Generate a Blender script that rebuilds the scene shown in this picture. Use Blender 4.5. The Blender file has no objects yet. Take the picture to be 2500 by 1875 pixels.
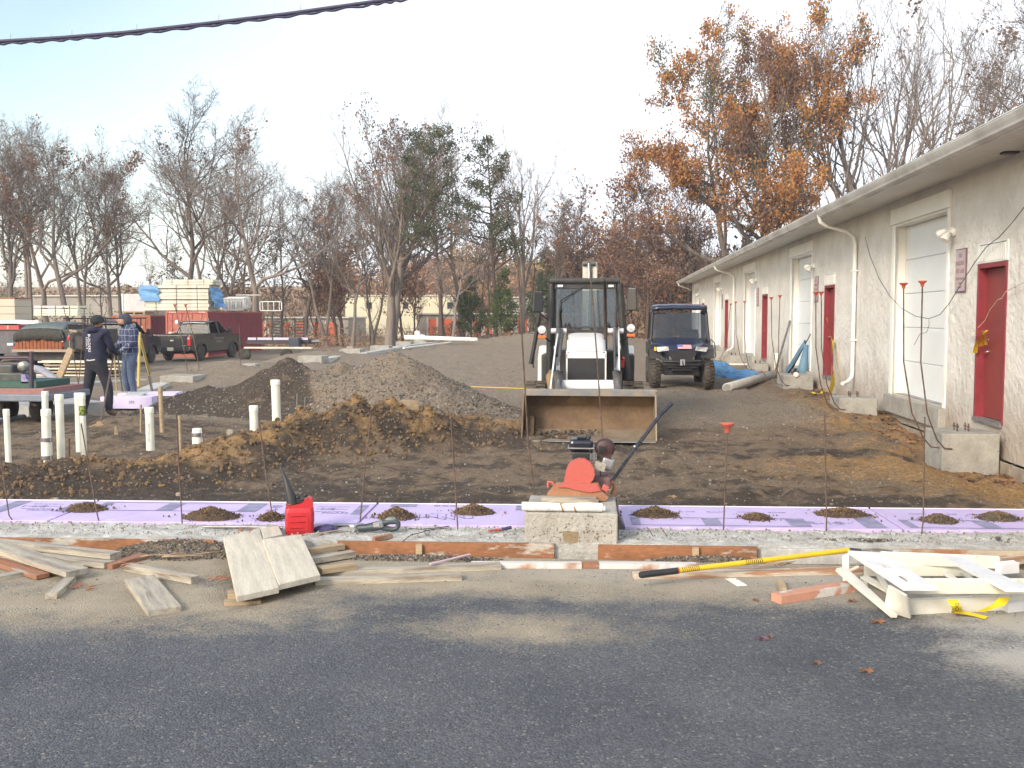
import bpy, math, random
import numpy as np
from mathutils import Vector, Matrix, Euler
R = math.radians
S = bpy.context.scene
COL = S.collection
random.seed(7)
rng = np.random.RandomState(11)

# ------------------------------------------------------------------ camera
CF = 2450.0; CYAW = R(5.51); CPIT = R(3.865); CH = 1.7
cam_d = bpy.data.cameras.new('camera'); cam_d.sensor_width = 36.0; cam_d.lens = 36.0*CF/2500.0
cam_d.clip_start = 0.05; cam_d.clip_end = 3000
cam = bpy.data.objects.new('camera', cam_d); COL.objects.link(cam)
cam.location = (0, 0, CH); cam.rotation_euler = (R(90)-CPIT, 0, CYAW)
S.camera = cam

# ------------------------------------------------------------------ light
SUN_EL, SUN_AZ = R(30), R(212)          # azimuth clockwise from +Y
S.view_settings.view_transform = 'Standard'; S.view_settings.look = 'None'
S.view_settings.gamma = 1.0; S.view_settings.use_curve_mapping = False
S.view_settings.exposure = 0.9
world = bpy.data.worlds.new('World'); S.world = world; world.use_nodes = True
wn = world.node_tree.nodes; wl = world.node_tree.links; wn.clear()
wo = wn.new('ShaderNodeOutputWorld'); bg = wn.new('ShaderNodeBackground'); bg.inputs['Strength'].default_value = 0.13
sky = wn.new('ShaderNodeTexSky'); sky.sky_type = 'NISHITA'; sky.sun_disc = False
sky.sun_elevation = SUN_EL; sky.sun_rotation = SUN_AZ; sky.air_density = 1.0; sky.dust_density = 1.5; sky.ozone_density = 1.6
tc = wn.new('ShaderNodeTexCoord'); mp = wn.new('ShaderNodeMapping'); mp.inputs['Scale'].default_value = (1.0, 1.0, 2.6)
nz = wn.new('ShaderNodeTexNoise'); nz.inputs['Scale'].default_value = 1.6; nz.inputs['Detail'].default_value = 5; nz.inputs['Roughness'].default_value = .5
sx = wn.new('ShaderNodeSeparateXYZ')
m1 = wn.new('ShaderNodeMath'); m1.operation = 'MULTIPLY_ADD'; m1.inputs[1].default_value = 2.1; m1.inputs[2].default_value = 1.12   # x term
m2 = wn.new('ShaderNodeMath'); m2.operation = 'MULTIPLY_ADD'; m2.inputs[1].default_value = -1.7                                   # z term
m3 = wn.new('ShaderNodeMath'); m3.operation = 'MULTIPLY_ADD'; m3.inputs[1].default_value = 0.6                                   # noise
m3.use_clamp = True
mx = wn.new('ShaderNodeMix'); mx.data_type = 'RGBA'
wl.new(tc.outputs['Generated'], mp.inputs['Vector']); wl.new(mp.outputs[0], nz.inputs['Vector'])
wl.new(tc.outputs['Generated'], sx.inputs[0])
wl.new(sx.outputs['X'], m1.inputs[0]); wl.new(sx.outputs['Z'], m2.inputs[0]); wl.new(m1.outputs[0], m2.inputs[2])
wl.new(nz.outputs['Fac'], m3.inputs[0]); wl.new(m2.outputs[0], m3.inputs[2])
mx.inputs[7].default_value = (6.0, 6.35, 6.9, 1)
sm_ = wn.new('ShaderNodeMix'); sm_.data_type = 'RGBA'; sm_.blend_type = 'MULTIPLY'; sm_.inputs[0].default_value = 1
sm_.inputs[7].default_value = (1.5, 1.35, 1.12, 1)
wl.new(sky.outputs[0], sm_.inputs[6]); wl.new(sm_.outputs[2], mx.inputs[6])
wl.new(m3.outputs[0], mx.inputs[0]); wl.new(mx.outputs[2], bg.inputs['Color']); wl.new(bg.outputs[0], wo.inputs[0])
sun_d = bpy.data.lights.new('sun', 'SUN'); sun_d.energy = 1.6; sun_d.angle = R(16); sun_d.color = (1.0, .92, .81)
sun = bpy.data.objects.new('sun', sun_d); COL.objects.link(sun)
sv = Vector((math.sin(SUN_AZ)*math.cos(SUN_EL), math.cos(SUN_AZ)*math.cos(SUN_EL), math.sin(SUN_EL)))
sun.rotation_euler = sv.to_track_quat('Z', 'Y').to_euler(); sun.location = (-10, -20, 30)

# ------------------------------------------------------------------ measuring: where a sight line meets a plane of the place
_F = Vector((-math.sin(CYAW)*math.cos(CPIT), math.cos(CYAW)*math.cos(CPIT), -math.sin(CPIT)))
_R = Vector((math.cos(CYAW), math.sin(CYAW), 0)); _U = _R.cross(_F)
def _ray(px, py): return _F + _R*((px-1250)/CF) + _U*(-(py-937.5)/CF)
def G(px, py, z=0.0):
    d = _ray(px, py); t = (z-CH)/d.z; return Vector((d.x*t, d.y*t, z))
def AY(px, py, Y):
    d = _ray(px, py); t = Y/d.y; return Vector((d.x*t, Y, CH+d.z*t))
def AX(px, py, X):
    d = _ray(px, py); t = X/d.x; return Vector((X, d.y*t, CH+d.z*t))

# ------------------------------------------------------------------ noise
def _h(ix, iy, s):
    n = (ix.astype(np.int64)*374761393 + iy.astype(np.int64)*668265263 + s*974711) & 0x7fffffff
    n = ((n ^ (n >> 13))*1274126177) & 0x7fffffff
    return ((n ^ (n >> 16)) & 0xffff)/65535.0
def vn(x, y, s=0):
    x = np.asarray(x, float); y = np.asarray(y, float)
    ix = np.floor(x); iy = np.floor(y); fx = x-ix; fy = y-iy
    fx = fx*fx*(3-2*fx); fy = fy*fy*(3-2*fy)
    a = _h(ix, iy, s); b = _h(ix+1, iy, s); c = _h(ix, iy+1, s); d = _h(ix+1, iy+1, s)
    return (a*(1-fx)+b*fx)*(1-fy)+(c*(1-fx)+d*fx)*fy
def fbm(x, y, s=0, o=4, g=.5):
    t = 0; a = 1; n = 0; x = np.asarray(x, float); y = np.asarray(y, float)
    for i in range(o):
        t = t+a*vn(x, y, s+i*17); n += a; a *= g; x = x*2.03+5.1; y = y*2.03+1.7
    return t/n
def sst(a, b, x):
    t = np.clip((np.asarray(x, float)-a)/(b-a), 0, 1); return t*t*(3-2*t)

# ------------------------------------------------------------------ mesh helper
class MB:
    def __init__(s): s.v = []; s.f = []; s.m = []; s.s = []
    def add(s, vs, fs, m=0, sm=False):
        b = len(s.v); s.v.extend([tuple(v) for v in vs])
        for f in fs: s.f.append(tuple(i+b for i in f)); s.m.append(m); s.s.append(sm)
    def box(s, c, d, rot=None, m=0, taper=None):
        hx, hy, hz = d[0]/2, d[1]/2, d[2]/2; M = None
        if rot is not None: M = Euler(rot).to_matrix()
        vs = []
        for z in (-1, 1):
            k = 1 if (z < 0 or taper is None) else taper
            for x, y in ((-1, -1), (1, -1), (1, 1), (-1, 1)):
                p = Vector((x*hx*k, y*hy*k, z*hz))
                if M: p = M @ p
                vs.append((p.x+c[0], p.y+c[1], p.z+c[2]))
        s.add(vs, [(0, 3, 2, 1), (4, 5, 6, 7), (0, 1, 5, 4), (1, 2, 6, 5), (2, 3, 7, 6), (3, 0, 4, 7)], m); return s
    def b2(s, a, b, m=0):
        return s.box([(a[i]+b[i])/2 for i in range(3)], [abs(b[i]-a[i]) for i in range(3)], m=m)
    def tube(s, pts, r, n=8, m=0, cap=True, sq=1.0):
        pts = [Vector(p) for p in pts]; k = len(pts)
        rr = r if isinstance(r, (list, tuple)) else [r]*k
        vs = []; prev = None
        for i, p in enumerate(pts):
            t = (pts[min(i+1, k-1)]-pts[max(i-1, 0)]).normalized()
            if prev is None:
                u = t.cross(Vector((0, 0, 1)))
                if u.length < .05: u = t.cross(Vector((1, 0, 0)))
            else:
                u = prev-t*prev.dot(t)
            u.normalize(); prev = u; w = t.cross(u)
            for j in range(n):
                a = 2*math.pi*j/n; q = p+(u*math.cos(a)+w*math.sin(a)*sq)*rr[i]; vs.append((q.x, q.y, q.z))
        fs = []
        for i in range(k-1):
            for j in range(n):
                a = i*n+j; b = i*n+(j+1) % n; fs.append((a, b, b+n, a+n))
        s.add(vs, fs, m, True)
        if cap:
            s.add(vs[:n], [tuple(range(n))[::-1]], m); s.add(vs[-n:], [tuple(range(n))], m)
        return s
    def lathe(s, prof, c, n=16, axis='Z', m=0, sm=True):
        vs = []
        for (r, h) in prof:
            for j in range(n):
                a = 2*math.pi*j/n; x, y = r*math.cos(a), r*math.sin(a)
                if axis == 'Z': q = (x, y, h)
                elif axis == 'Y': q = (x, h, -y)
                else: q = (h, x, y)
                vs.append((q[0]+c[0], q[1]+c[1], q[2]+c[2]))
        fs = []
        for i in range(len(prof)-1):
            for j in range(n):
                a = i*n+j; b = i*n+(j+1) % n; fs.append((a, b, b+n, a+n))
        s.add(vs, fs, m, sm)
        if prof[0][0] > 1e-4: s.add(vs[:n], [tuple(range(n))[::-1]], m)
        if prof[-1][0] > 1e-4: s.add(vs[-n:], [tuple(range(n))], m)
        return s
    def prism(s, poly, axis, a, b, m=0, sm=False):
        # poly: 2D points; axis X: (y,z); axis Y: (x,z); axis Z: (x,y)
        def P(p, t):
            return (t, p[0], p[1]) if axis == 'X' else ((p[0], t, p[1]) if axis == 'Y' else (p[0], p[1], t))
        n = len(poly); vs = [P(p, a) for p in poly]+[P(p, b) for p in poly]
        s.add(vs, [(i, (i+1) % n, (i+1) % n+n, i+n) for i in range(n)], m, sm)
        s.add(vs, [tuple(range(n))[::-1], tuple(range(n, 2*n))], m); return s
    def sph(s, c, r, nu=12, nv=8, m=0, z0=-90, z1=90):
        if not isinstance(r, (list, tuple)): r = (r, r, r)
        vs = []
        for i in range(nv+1):
            a = R(z0+(z1-z0)*i/nv)
            for j in range(nu):
                b = 2*math.pi*j/nu
                vs.append((c[0]+r[0]*math.cos(a)*math.cos(b), c[1]+r[1]*math.cos(a)*math.sin(b), c[2]+r[2]*math.sin(a)))
        fs = [(i*nu+j, i*nu+(j+1) % nu, (i+1)*nu+(j+1) % nu, (i+1)*nu+j) for i in range(nv) for j in range(nu)]
        s.add(vs, fs, m, True); return s
    def sheet(s, rows, m=0, sm=True):
        n = len(rows[0]); vs = [p for r in rows for p in r]
        s.add(vs, [(i*n+j, i*n+j+1, (i+1)*n+j+1, (i+1)*n+j) for i in range(len(rows)-1) for j in range(n-1)], m, sm); return s
    def xf(s, M, a=0):
        s.v = s.v[:a]+[tuple(M @ Vector(v)) for v in s.v[a:]]; return s
    def build(s, name, mats, parent=None, bevel=0, loc=None, rot=None, seg=2, solid=0):
        me = bpy.data.meshes.new(name); me.from_pydata(s.v, [], s.f)
        if not isinstance(mats, (list, tuple)): mats = [mats]
        for m in mats: me.materials.append(m)
        me.polygons.foreach_set('material_index', s.m); me.polygons.foreach_set('use_smooth', s.s); me.update()
        o = bpy.data.objects.new(name, me); COL.objects.link(o)
        if loc is not None: o.location = loc
        if rot is not None: o.rotation_euler = rot
        if parent: o.parent = parent
        if solid:
            md = o.modifiers.new('solid', 'SOLIDIFY'); md.thickness = solid
        if bevel:
            md = o.modifiers.new('bevel', 'BEVEL'); md.width = bevel; md.segments = seg; md.limit_method = 'ANGLE'; md.angle_limit = R(35)
        return o
def npmesh(name, V, F, mats, parent=None, mi=None, smooth=False, attr=None):
    V = np.asarray(V, np.float32); F = np.asarray(F, np.int32); k = F.shape[1]
    me = bpy.data.meshes.new(name); me.vertices.add(len(V)); me.vertices.foreach_set('co', V.ravel())
    me.loops.add(F.size); me.loops.foreach_set('vertex_index', F.ravel())
    me.polygons.add(len(F)); me.polygons.foreach_set('loop_start', np.arange(0, F.size, k, dtype=np.int32))
    me.polygons.foreach_set('loop_total', np.full(len(F), k, np.int32))
    if mi is not None: me.polygons.foreach_set('material_index', np.asarray(mi, np.int32))
    me.polygons.foreach_set('use_smooth', np.full(len(F), smooth))
    me.update(calc_edges=True); me.validate()
    if not isinstance(mats, (list, tuple)): mats = [mats]
    for m in mats: me.materials.append(m)
    if attr is not None:
        for an, av in attr.items():
            ca = me.color_attributes.new(an, 'FLOAT_COLOR', 'POINT'); ca.data.foreach_set('color', np.asarray(av, np.float32).ravel())
    o = bpy.data.objects.new(name, me); COL.objects.link(o)
    if parent: o.parent = parent
    return o
def thing(name, label, cat, loc=(0, 0, 0), rz=0, group=None, rot=None):
    o = bpy.data.objects.new(name, None); COL.objects.link(o); o.empty_display_size = .2
    o.location = loc; o.rotation_euler = rot if rot else (0, 0, rz); o['label'] = label; o['category'] = cat
    if group: o['group'] = group
    return o
def tag(o, label=None, cat=None, group=None, kind=None):
    if label: o['label'] = label
    if cat: o['category'] = cat
    if group: o['group'] = group
    if kind: o['kind'] = kind
    return o
def copy_tree(o, parent=None):
    c = o.copy(); COL.objects.link(c)
    if parent: c.parent = parent
    for ch in list(o.children): copy_tree(ch, c)
    return c
def skinmesh(name, pts, edges, rad, root=0, sub=2):
    me = bpy.data.meshes.new(name); me.from_pydata([tuple(p) for p in pts], edges, [])
    o = bpy.data.objects.new(name, me); COL.objects.link(o)
    o.modifiers.new('skin', 'SKIN'); sd = me.skin_vertices[0].data
    for i, r in enumerate(rad): sd[i].radius = (r, r) if not isinstance(r, tuple) else r; sd[i].use_root = (i == root)
    sb = o.modifiers.new('sub', 'SUBSURF'); sb.levels = sub; sb.render_levels = sub
    dg = bpy.context.evaluated_depsgraph_get(); dg.update()
    m2 = bpy.data.meshes.new_from_object(o.evaluated_get(dg)); m2.name = name
    o.modifiers.clear(); o.data = m2
    for p in m2.polygons: p.use_smooth = True
    return o
def text_mesh(name, s, size, mat, parent, loc, rot, ext=.001, sxy=(1, 1), align='CENTER'):
    cu = bpy.data.curves.new(name, 'FONT'); cu.body = s; cu.size = size; cu.extrude = ext; cu.align_x = align; cu.align_y = 'CENTER'; cu.resolution_u = 2
    t = bpy.data.objects.new(name, cu); COL.objects.link(t)
    dg = bpy.context.evaluated_depsgraph_get(); dg.update()
    me = bpy.data.meshes.new_from_object(t.evaluated_get(dg)); bpy.data.objects.remove(t)
    me.materials.clear(); me.materials.append(mat)
    o = bpy.data.objects.new(name, me); COL.objects.link(o); o.parent = parent; o.location = loc; o.rotation_euler = rot; o.scale = (sxy[0], sxy[1], 1)
    return o

# ------------------------------------------------------------------ materials
MATS = {}
def mat(name, c, rough=.6, metal=0, c2=None, ns=3.0, lo=.4, hi=.65, bump=0.0, bs=60, var=.12, coat=0, c3=None, n3=1.2, t3=.58, spec=.5, stretch=None, trans=0):
    if name in MATS: return MATS[name]
    m = bpy.data.materials.new(name); m.use_nodes = True; N = m.node_tree.nodes; L = m.node_tree.links
    b = N['Principled BSDF']; b.inputs['Roughness'].default_value = rough; b.inputs['Metallic'].default_value = metal
    b.inputs['Coat Weight'].default_value = coat; b.inputs['Specular IOR Level'].default_value = spec
    t = N.new('ShaderNodeTexCoord'); vec = t.outputs['Object']
    if stretch:
        mp_ = N.new('ShaderNodeMapping'); mp_.inputs['Scale'].default_value = stretch; L.new(vec, mp_.inputs[0]); vec = mp_.outputs[0]
    col = None
    def noise(scale, det=5, rg=.55):
        n = N.new('ShaderNodeTexNoise'); n.inputs['Scale'].default_value = scale; n.inputs['Detail'].default_value = det; n.inputs['Roughness'].default_value = rg
        L.new(vec, n.inputs['Vector']); return n
    def ramp(n, a, b_):
        r = N.new('ShaderNodeMapRange'); r.inputs[1].default_value = a; r.inputs[2].default_value = b_; L.new(n.outputs['Fac'], r.inputs[0]); return r.outputs[0]
    def mix(f, A, B, mode='MIX'):
        x = N.new('ShaderNodeMix'); x.data_type = 'RGBA'; x.blend_type = mode
        if isinstance(f, float): x.inputs[0].default_value = f
        else: L.new(f, x.inputs[0])
        for i, q in ((6, A), (7, B)):
            if isinstance(q, tuple): x.inputs[i].default_value = (*q[:3], 1)
            else: L.new(q, x.inputs[i])
        return x.outputs[2]
    col = c
    if c2: col = mix(ramp(noise(ns), lo, hi), col, c2)
    if c3: col = mix(ramp(noise(n3, 8, .65), t3, t3+.08), col, c3)
    if var:
        g = ramp(noise(ns*6 if ns*6 < 80 else 80, 6, .7), .25, .75)
        vm = N.new('ShaderNodeMapRange'); vm.inputs[3].default_value = 1-var; vm.inputs[4].default_value = 1+var; L.new(g, vm.inputs[0])
        cc = N.new('ShaderNodeCombineColor')
        for i in range(3): L.new(vm.outputs[0], cc.inputs[i])
        col = mix(1.0, col, cc.outputs[0], 'MULTIPLY')
    if isinstance(col, tuple): b.inputs['Base Color'].default_value = (*col[:3], 1)
    else: L.new(col, b.inputs['Base Color'])
    if bump:
        bn = N.new('ShaderNodeBump'); bn.inputs['Strength'].default_value = 1; bn.inputs['Distance'].default_value = bump
        L.new(noise(bs, 4, .6).outputs['Fac'], bn.inputs['Height']); L.new(bn.outputs[0], b.inputs['Normal'])
    MATS[name] = m; return m
def glass(name, tint=(.75, .8, .82), alpha=.25, rough=.03, gc=.8):
    m = bpy.data.materials.new(name); m.use_nodes = True; N = m.node_tree.nodes; L = m.node_tree.links; N.clear()
    o = N.new('ShaderNodeOutputMaterial'); g = N.new('ShaderNodeBsdfGlossy'); g.inputs['Roughness'].default_value = rough
    t = N.new('ShaderNodeBsdfTransparent'); t.inputs[0].default_value = (*tint, 1); lw = N.new('ShaderNodeLayerWeight'); lw.inputs[0].default_value = .35
    mr = N.new('ShaderNodeMapRange'); mr.inputs[3].default_value = alpha; mr.inputs[4].default_value = 1; g.inputs[0].default_value = (gc, gc, gc, 1)
    x = N.new('ShaderNodeMixShader'); L.new(lw.outputs['Facing'], mr.inputs[0]); L.new(mr.outputs[0], x.inputs[0]); L.new(t.outputs[0], x.inputs[1]); L.new(g.outputs[0], x.inputs[2]); L.new(x.outputs[0], o.inputs[0])
    MATS[name] = m; return m
concrete = mat('concrete', (.36, .35, .315), .9, c2=(.27, .26, .235), ns=4, bump=.004, bs=70, var=.15, c3=(.17, .155, .13), n3=9, t3=.62)
concrete_pale = mat('concrete_pale', (.50, .50, .48), .92, c2=(.36, .36, .345), ns=6, bump=.006, bs=60, var=.2, c3=(.22, .19, .15), n3=5, t3=.6)
wood_new = mat('wood_weathered', (.44, .395, .31), .85, c2=(.27, .245, .21), ns=3.2, lo=.36, hi=.62, bump=.0015, bs=50, var=.30, stretch=(.8, 9, 9), c3=(.20, .145, .095), n3=1.6, t3=.58)
wood_tan = mat('wood_tan', (.42, .32, .20), .8, c2=(.28, .21, .14), ns=2.5, bump=.0012, bs=50, var=.18, stretch=(.6, 8, 8))
wood_red = mat('wood_red', (.33, .15, .085), .85, c2=(.24, .12, .075), ns=2.5, c3=(.36, .31, .26), n3=2.2, t3=.58, bump=.0015, bs=50, var=.2, stretch=(.5, 7, 7))
form_mat = mat('form_wood', (.31, .135, .062), .85, c2=(.21, .10, .05), ns=2, bump=.001, bs=40, var=.28, stretch=(1.6, 1, 5), c3=(.40, .37, .32), n3=1.5, t3=.55)
pvc = mat('pvc_pipe', (.80, .79, .68), .35, c2=(.72, .71, .60), ns=3, var=.05, c3=(.50, .43, .32), n3=6, t3=.70)
rust = mat('rusty_steel', (.17, .11, .085), .8, .3, c2=(.07, .055, .05), ns=9, bump=.001, bs=120, var=.3)
redcap = mat('cap_plastic', (.50, .10, .06), .5, c2=(.42, .09, .06), ns=20, var=.12)
black = mat('black_plastic', (.02, .02, .023), .45, c2=(.035, .035, .037), ns=6, var=.15)
blackrub = mat('rubber', (.03, .029, .027), .85, c2=(.10, .085, .065), ns=5, lo=.45, hi=.7, var=.2, bump=.003, bs=60)
mudtyre = mat('muddy_rubber', (.15, .12, .085), .92, c2=(.06, .052, .043), ns=6, var=.25, bump=.008, bs=30)
steel = mat('bright_steel', (.62, .62, .63), .3, .9, var=.08)
galv = mat('grey_steel', (.35, .35, .35), .5, .6, c2=(.25, .25, .25), ns=8, var=.15)
white_paint = mat('white_paint', (.78, .78, .74), .5, c2=(.70, .70, .66), ns=4, var=.05)
chrome = mat('chrome', (.8, .8, .8), .12, 1, var=.03)
yellowp = mat('yellow_plastic', (.72, .50, .02), .45, var=.08, c2=(.66, .44, .03), ns=6)
bluetarp = mat('blue_tarp', (.10, .27, .52), .55, c2=(.14, .33, .58), ns=3, bump=.01, bs=8, var=.15)
# ------------------------------------------------------------------ ground heights
def seg_d(x, y, pts):
    best = np.full(np.shape(x), 1e9); hh = np.zeros(np.shape(x)); side = np.zeros(np.shape(x))
    for (x0, y0, h0), (x1, y1, h1) in zip(pts[:-1], pts[1:]):
        dx, dy = x1-x0, y1-y0; L2 = dx*dx+dy*dy; t = np.clip(((x-x0)*dx+(y-y0)*dy)/L2, 0, 1)
        ex = x-(x0+t*dx); ey = y-(y0+t*dy); d = np.hypot(ex, ey); w = d < best
        best = np.where(w, d, best); hh = np.where(w, h0+t*(h1-h0), hh); side = np.where(w, np.sign(dx*ey-dy*ex), side)
    return best, hh, side
RIDGE = [(-7.5, 8.9, .16), (-5.9, 9.35, .22), (-5.3, 9.8, .24), (-4.7, 10.3, .22), (-4.1, 11.3, .36), (-3.75, 12.1, .50), (-3.2, 12.6, .66), (-2.75, 12.9, .60), (-2.2, 13.6, .30), (-1.3, 14.2, .12)]
RIDGE2 = [(-2.6, 14.0, .30), (-1.9, 14.3, .26), (-.9, 14.8, .10)]
def ridge_part(x, y):
    d, h, s = seg_d(x, y, RIDGE)
    wn_ = vn(x*2.2, y*2.2, 5)
    w = np.where(s < 0, .40+.25*wn_, .55+.3*wn_)
    a = h*np.exp(-(d/w)**2.2)
    d2, h2, s2 = seg_d(x, y, RIDGE2); b = h2*np.exp(-(d2/.45)**2)
    return np.maximum(a, b)
def Hg(x, y, fine=True):
    x = np.asarray(x, float); y = np.asarray(y, float)
    site = sst(8.55, 8.95, y)
    h = -.03 + 0*x
    far = np.clip(y/40, .25, 1.6)
    und = (fbm(x*.35, y*.35, 3, 4)-.5)*.16*far + (fbm(x*1.6, y*1.6, 9, 4)-.5)*.13
    clod = (fbm(x*5.5, y*5.5, 21, 3, .6)-.5)
    ro = vn(x*.7+3, y*.7, 31)
    h = h+site*(und+clod*(.045+.09*ro*ro)+(fbm(x*.9+2, y*4.5, 61, 4)-.5)*.07*(1-sst(14, 20, y)))
    # long wheel ruts across the right hand side
    h = h-site*.035*np.exp(-((x-1.6-.05*(y-10))/.22)**2)-site*.03*np.exp(-((x-3.0-.03*(y-10))/.22)**2)
    rp = ridge_part(x, y)
    h = h+site*rp*(1+.75*(fbm(x*4.2, y*4.2, 41, 4, .62)-.5))
    # pit left of the ridge, small mounds
    h = h-site*.05*np.exp(-(((x+6.2)/1.6)**2+((y-12)/1.6)**2))
    for (cx, cy, r, a) in ((-5.55, 11.9, .35, .12), (-6.6, 13.2, .6, .1), (-4.9, 11.2, .4, .1), (-7.4, 14.6, .8, .18), (-4.7, 13.9, .6, .16), (-9.9, 26, 2.2, .35), (-13.2, 33, 2.0, .3), (-12.4, 40, 2.2, .35), (3.4, 16.2, .7, .22), (3.9, 14.3, .6, .16), (3.5, 18.8, .9, .18), (2.7, 14.8, .7, .08), (2.6, 22.2, 1.3, .10)):
        h = h+site*a*np.exp(-(((x-cx)/r)**2+((y-cy)/r)**2))*(.7+.6*fbm(x*5, y*5, 77, 3))
    # trench along the building wall
    h = h-.26*site*sst(3.3, 4.4, x)*(1-sst(13.5, 21, y))*sst(8.9, 10, y)
    # lower yard on the left, berm at the back, wooded slope
    h = h-.55*sst(-10.5, -16.5, x)*sst(24, 40, y)*(1-sst(110, 140, y))
    h = h-.65*sst(70, 100, y)*(1-sst(-20, -10, -np.abs(x)))*(1-sst(112, 130, y))
    h = h+.85*np.exp(-(((y-66)/4.5)**2))*np.exp(-(((x+3.2)/4.4)**2))*site
    h = h+sst(125, 230, y)*(3.5+10*sst(-60, -10, x))+sst(200, 400, y)*10
    return h
def H1(x, y): return float(Hg(np.array([x]), np.array([y]))[0])

# soil material: three earths mixed by where they lie, plus fine noise
def soil_mat(name, speck=.5, pebbles=True):
    m = bpy.data.materials.new(name); m.use_nodes = True; N = m.node_tree.nodes; L = m.node_tree.links; b = N['Principled BSDF']
    at = N.new('ShaderNodeVertexColor'); at.layer_name = 'soil'; sp = N.new('ShaderNodeSeparateColor'); L.new(at.outputs[0], sp.inputs[0])
    t = N.new('ShaderNodeTexCoord'); vec = t.outputs['Object']
    def noise(sc, d=5, r=.6):
        n = N.new('ShaderNodeTexNoise'); n.inputs['Scale'].default_value = sc; n.inputs['Detail'].default_value = d; n.inputs['Roughness'].default_value = r; L.new(vec, n.inputs['Vector']); return n
    def mth(op, a, b_, cl=True):
        x = N.new('ShaderNodeMath'); x.operation = op; x.use_clamp = cl
        for i, q in enumerate((a, b_)):
            if isinstance(q, (int, float)): x.inputs[i].default_value = q
            else: L.new(q, x.inputs[i])
        return x.outputs[0]
    def mix(f, A, B, mode='MIX'):
        x = N.new('ShaderNodeMix'); x.data_type = 'RGBA'; x.blend_type = mode
        if isinstance(f, float): x.inputs[0].default_value = f
        else: L.new(f, x.inputs[0])
        for i, q in ((6, A), (7, B)):
            if isinstance(q, tuple): x.inputs[i].default_value = (*q, 1)
            else: L.new(q, x.inputs[i])
        return x.outputs[2]
    n1 = noise(3.5, 7, .7)
    def mask(ch, k=1.7):
        a = mth('ADD', sp.outputs[ch], mth('MULTIPLY', mth('SUBTRACT', n1.outputs['Fac'], .5, False), k, False), False)
        r = N.new('ShaderNodeMapRange'); r.inputs[1].default_value = .4; r.inputs[2].default_value = .62; L.new(a, r.inputs[0]); return r.outputs[0]
    col = mix(mask(0), (.190, .142, .098), (.31, .195, .09))
    col = mix(mask(1), col, (.072, .057, .045))
    col = mix(mask(2, .9), col, (.225, .185, .14))
    n2 = noise(28, 5, .75); r2 = N.new('ShaderNodeMapRange'); r2.inputs[1].default_value = .3; r2.inputs[2].default_value = .7; r2.inputs[3].default_value = .5; r2.inputs[4].default_value = 1.5; L.new(n2.outputs['Fac'], r2.inputs[0])
    cc = N.new('ShaderNodeCombineColor'); [L.new(r2.outputs[0], cc.inputs[i]) for i in range(3)]
    col = mix(1.0, col, cc.outputs[0], 'MULTIPLY')
    v = N.new('ShaderNodeTexVoronoi'); v.inputs['Scale'].default_value = 34; L.new(vec, v.inputs['Vector'])
    sep = N.new('ShaderNodeSeparateColor'); L.new(v.outputs['Color'], sep.inputs[0])
    near = mth('LESS_THAN', v.outputs['Distance'], .34); pick = mth('GREATER_THAN', sep.outputs[0], 1-.11*speck*2)
    pk = mth('MULTIPLY', near, pick); col = mix(pk, col, (.26, .23, .19))
    L.new(col, b.inputs['Base Color']); b.inputs['Roughness'].default_value = .95; b.inputs['Specular IOR Level'].default_value = .25
    bn = N.new('ShaderNodeBump'); bn.inputs['Distance'].default_value = .03; L.new(noise(16, 7, .72).outputs['Fac'], bn.inputs['Height'])
    b2 = N.new('ShaderNodeBump'); b2.inputs['Distance'].default_value = .012; L.new(noise(75, 3, .7).outputs['Fac'], b2.inputs['Height']); L.new(bn.outputs[0], b2.inputs['Normal'])
    L.new(b2.outputs[0], b.inputs['Normal']); MATS[name] = m; return m
soil = soil_mat('soil'); 
def soil_attr(x, y, h=None):
    rp = ridge_part(x, y)
    o = .34*fbm(x*.5, y*.9, 101, 4)+.25*fbm(x*2.2, y*4, 105, 4)+np.clip(rp*1.8, 0, .62)
    o = o+.26*sst(2.0, 4.2, x)*(1-sst(21, 26, y))-.10*sst(15, 22, y)+.25*np.exp(-((y-11.9)/.9)**2)*sst(.5, 2.5, x)
    dk = .18+.5*fbm(x*.6+9, y*1.3, 131, 4)+.32*(1-sst(8.9, 10.6, y))+.25*np.exp(-((y-12.9)/.5)**2)*sst(-2.5, -1, x)
    dk = dk-.5*sst(15, 19, y)-.25*sst(2.5, 4, x)
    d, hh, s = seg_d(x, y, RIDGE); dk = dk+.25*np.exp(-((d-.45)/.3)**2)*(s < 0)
    gr = sst(13.8, 17, y)*.62+.2*fbm(x*.4, y*.4, 151, 3)*sst(11, 14, y)-.35*sst(3, 4, x)*(1-sst(24, 30, y))
    return np.stack([o, dk, gr, np.ones_like(o)], 1)
# ------------------------------------------------------------------ ground sheet
xs = np.concatenate([np.linspace(-420, -60, 26), np.linspace(-58, -22, 46), np.linspace(-21.4, -9.2, 90), np.arange(-9.1, 5.6, .042), np.linspace(5.8, 24, 30), np.linspace(27, 420, 24)])
ys = np.concatenate([np.linspace(-120, 6.6, 14), [7.0, 8.2, 8.4, 8.5], 8.56*np.exp(np.arange(0, math.log(62/8.56), .0050)), np.linspace(62.8, 140, 70), np.linspace(144, 700, 34)])
GX, GY = np.meshgrid(xs, ys); gx, gy = GX.ravel(), GY.ravel(); gz = Hg(gx, gy)
nx_, ny_ = len(xs), len(ys)
idx = np.arange(nx_*ny_).reshape(ny_, nx_)
FQ = np.stack([idx[:-1, :-1].ravel(), idx[:-1, 1:].ravel(), idx[1:, 1:].ravel(), idx[1:, :-1].ravel()], 1)
at = soil_attr(gx, gy)
wood = sst(72, 92, gy)
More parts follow.
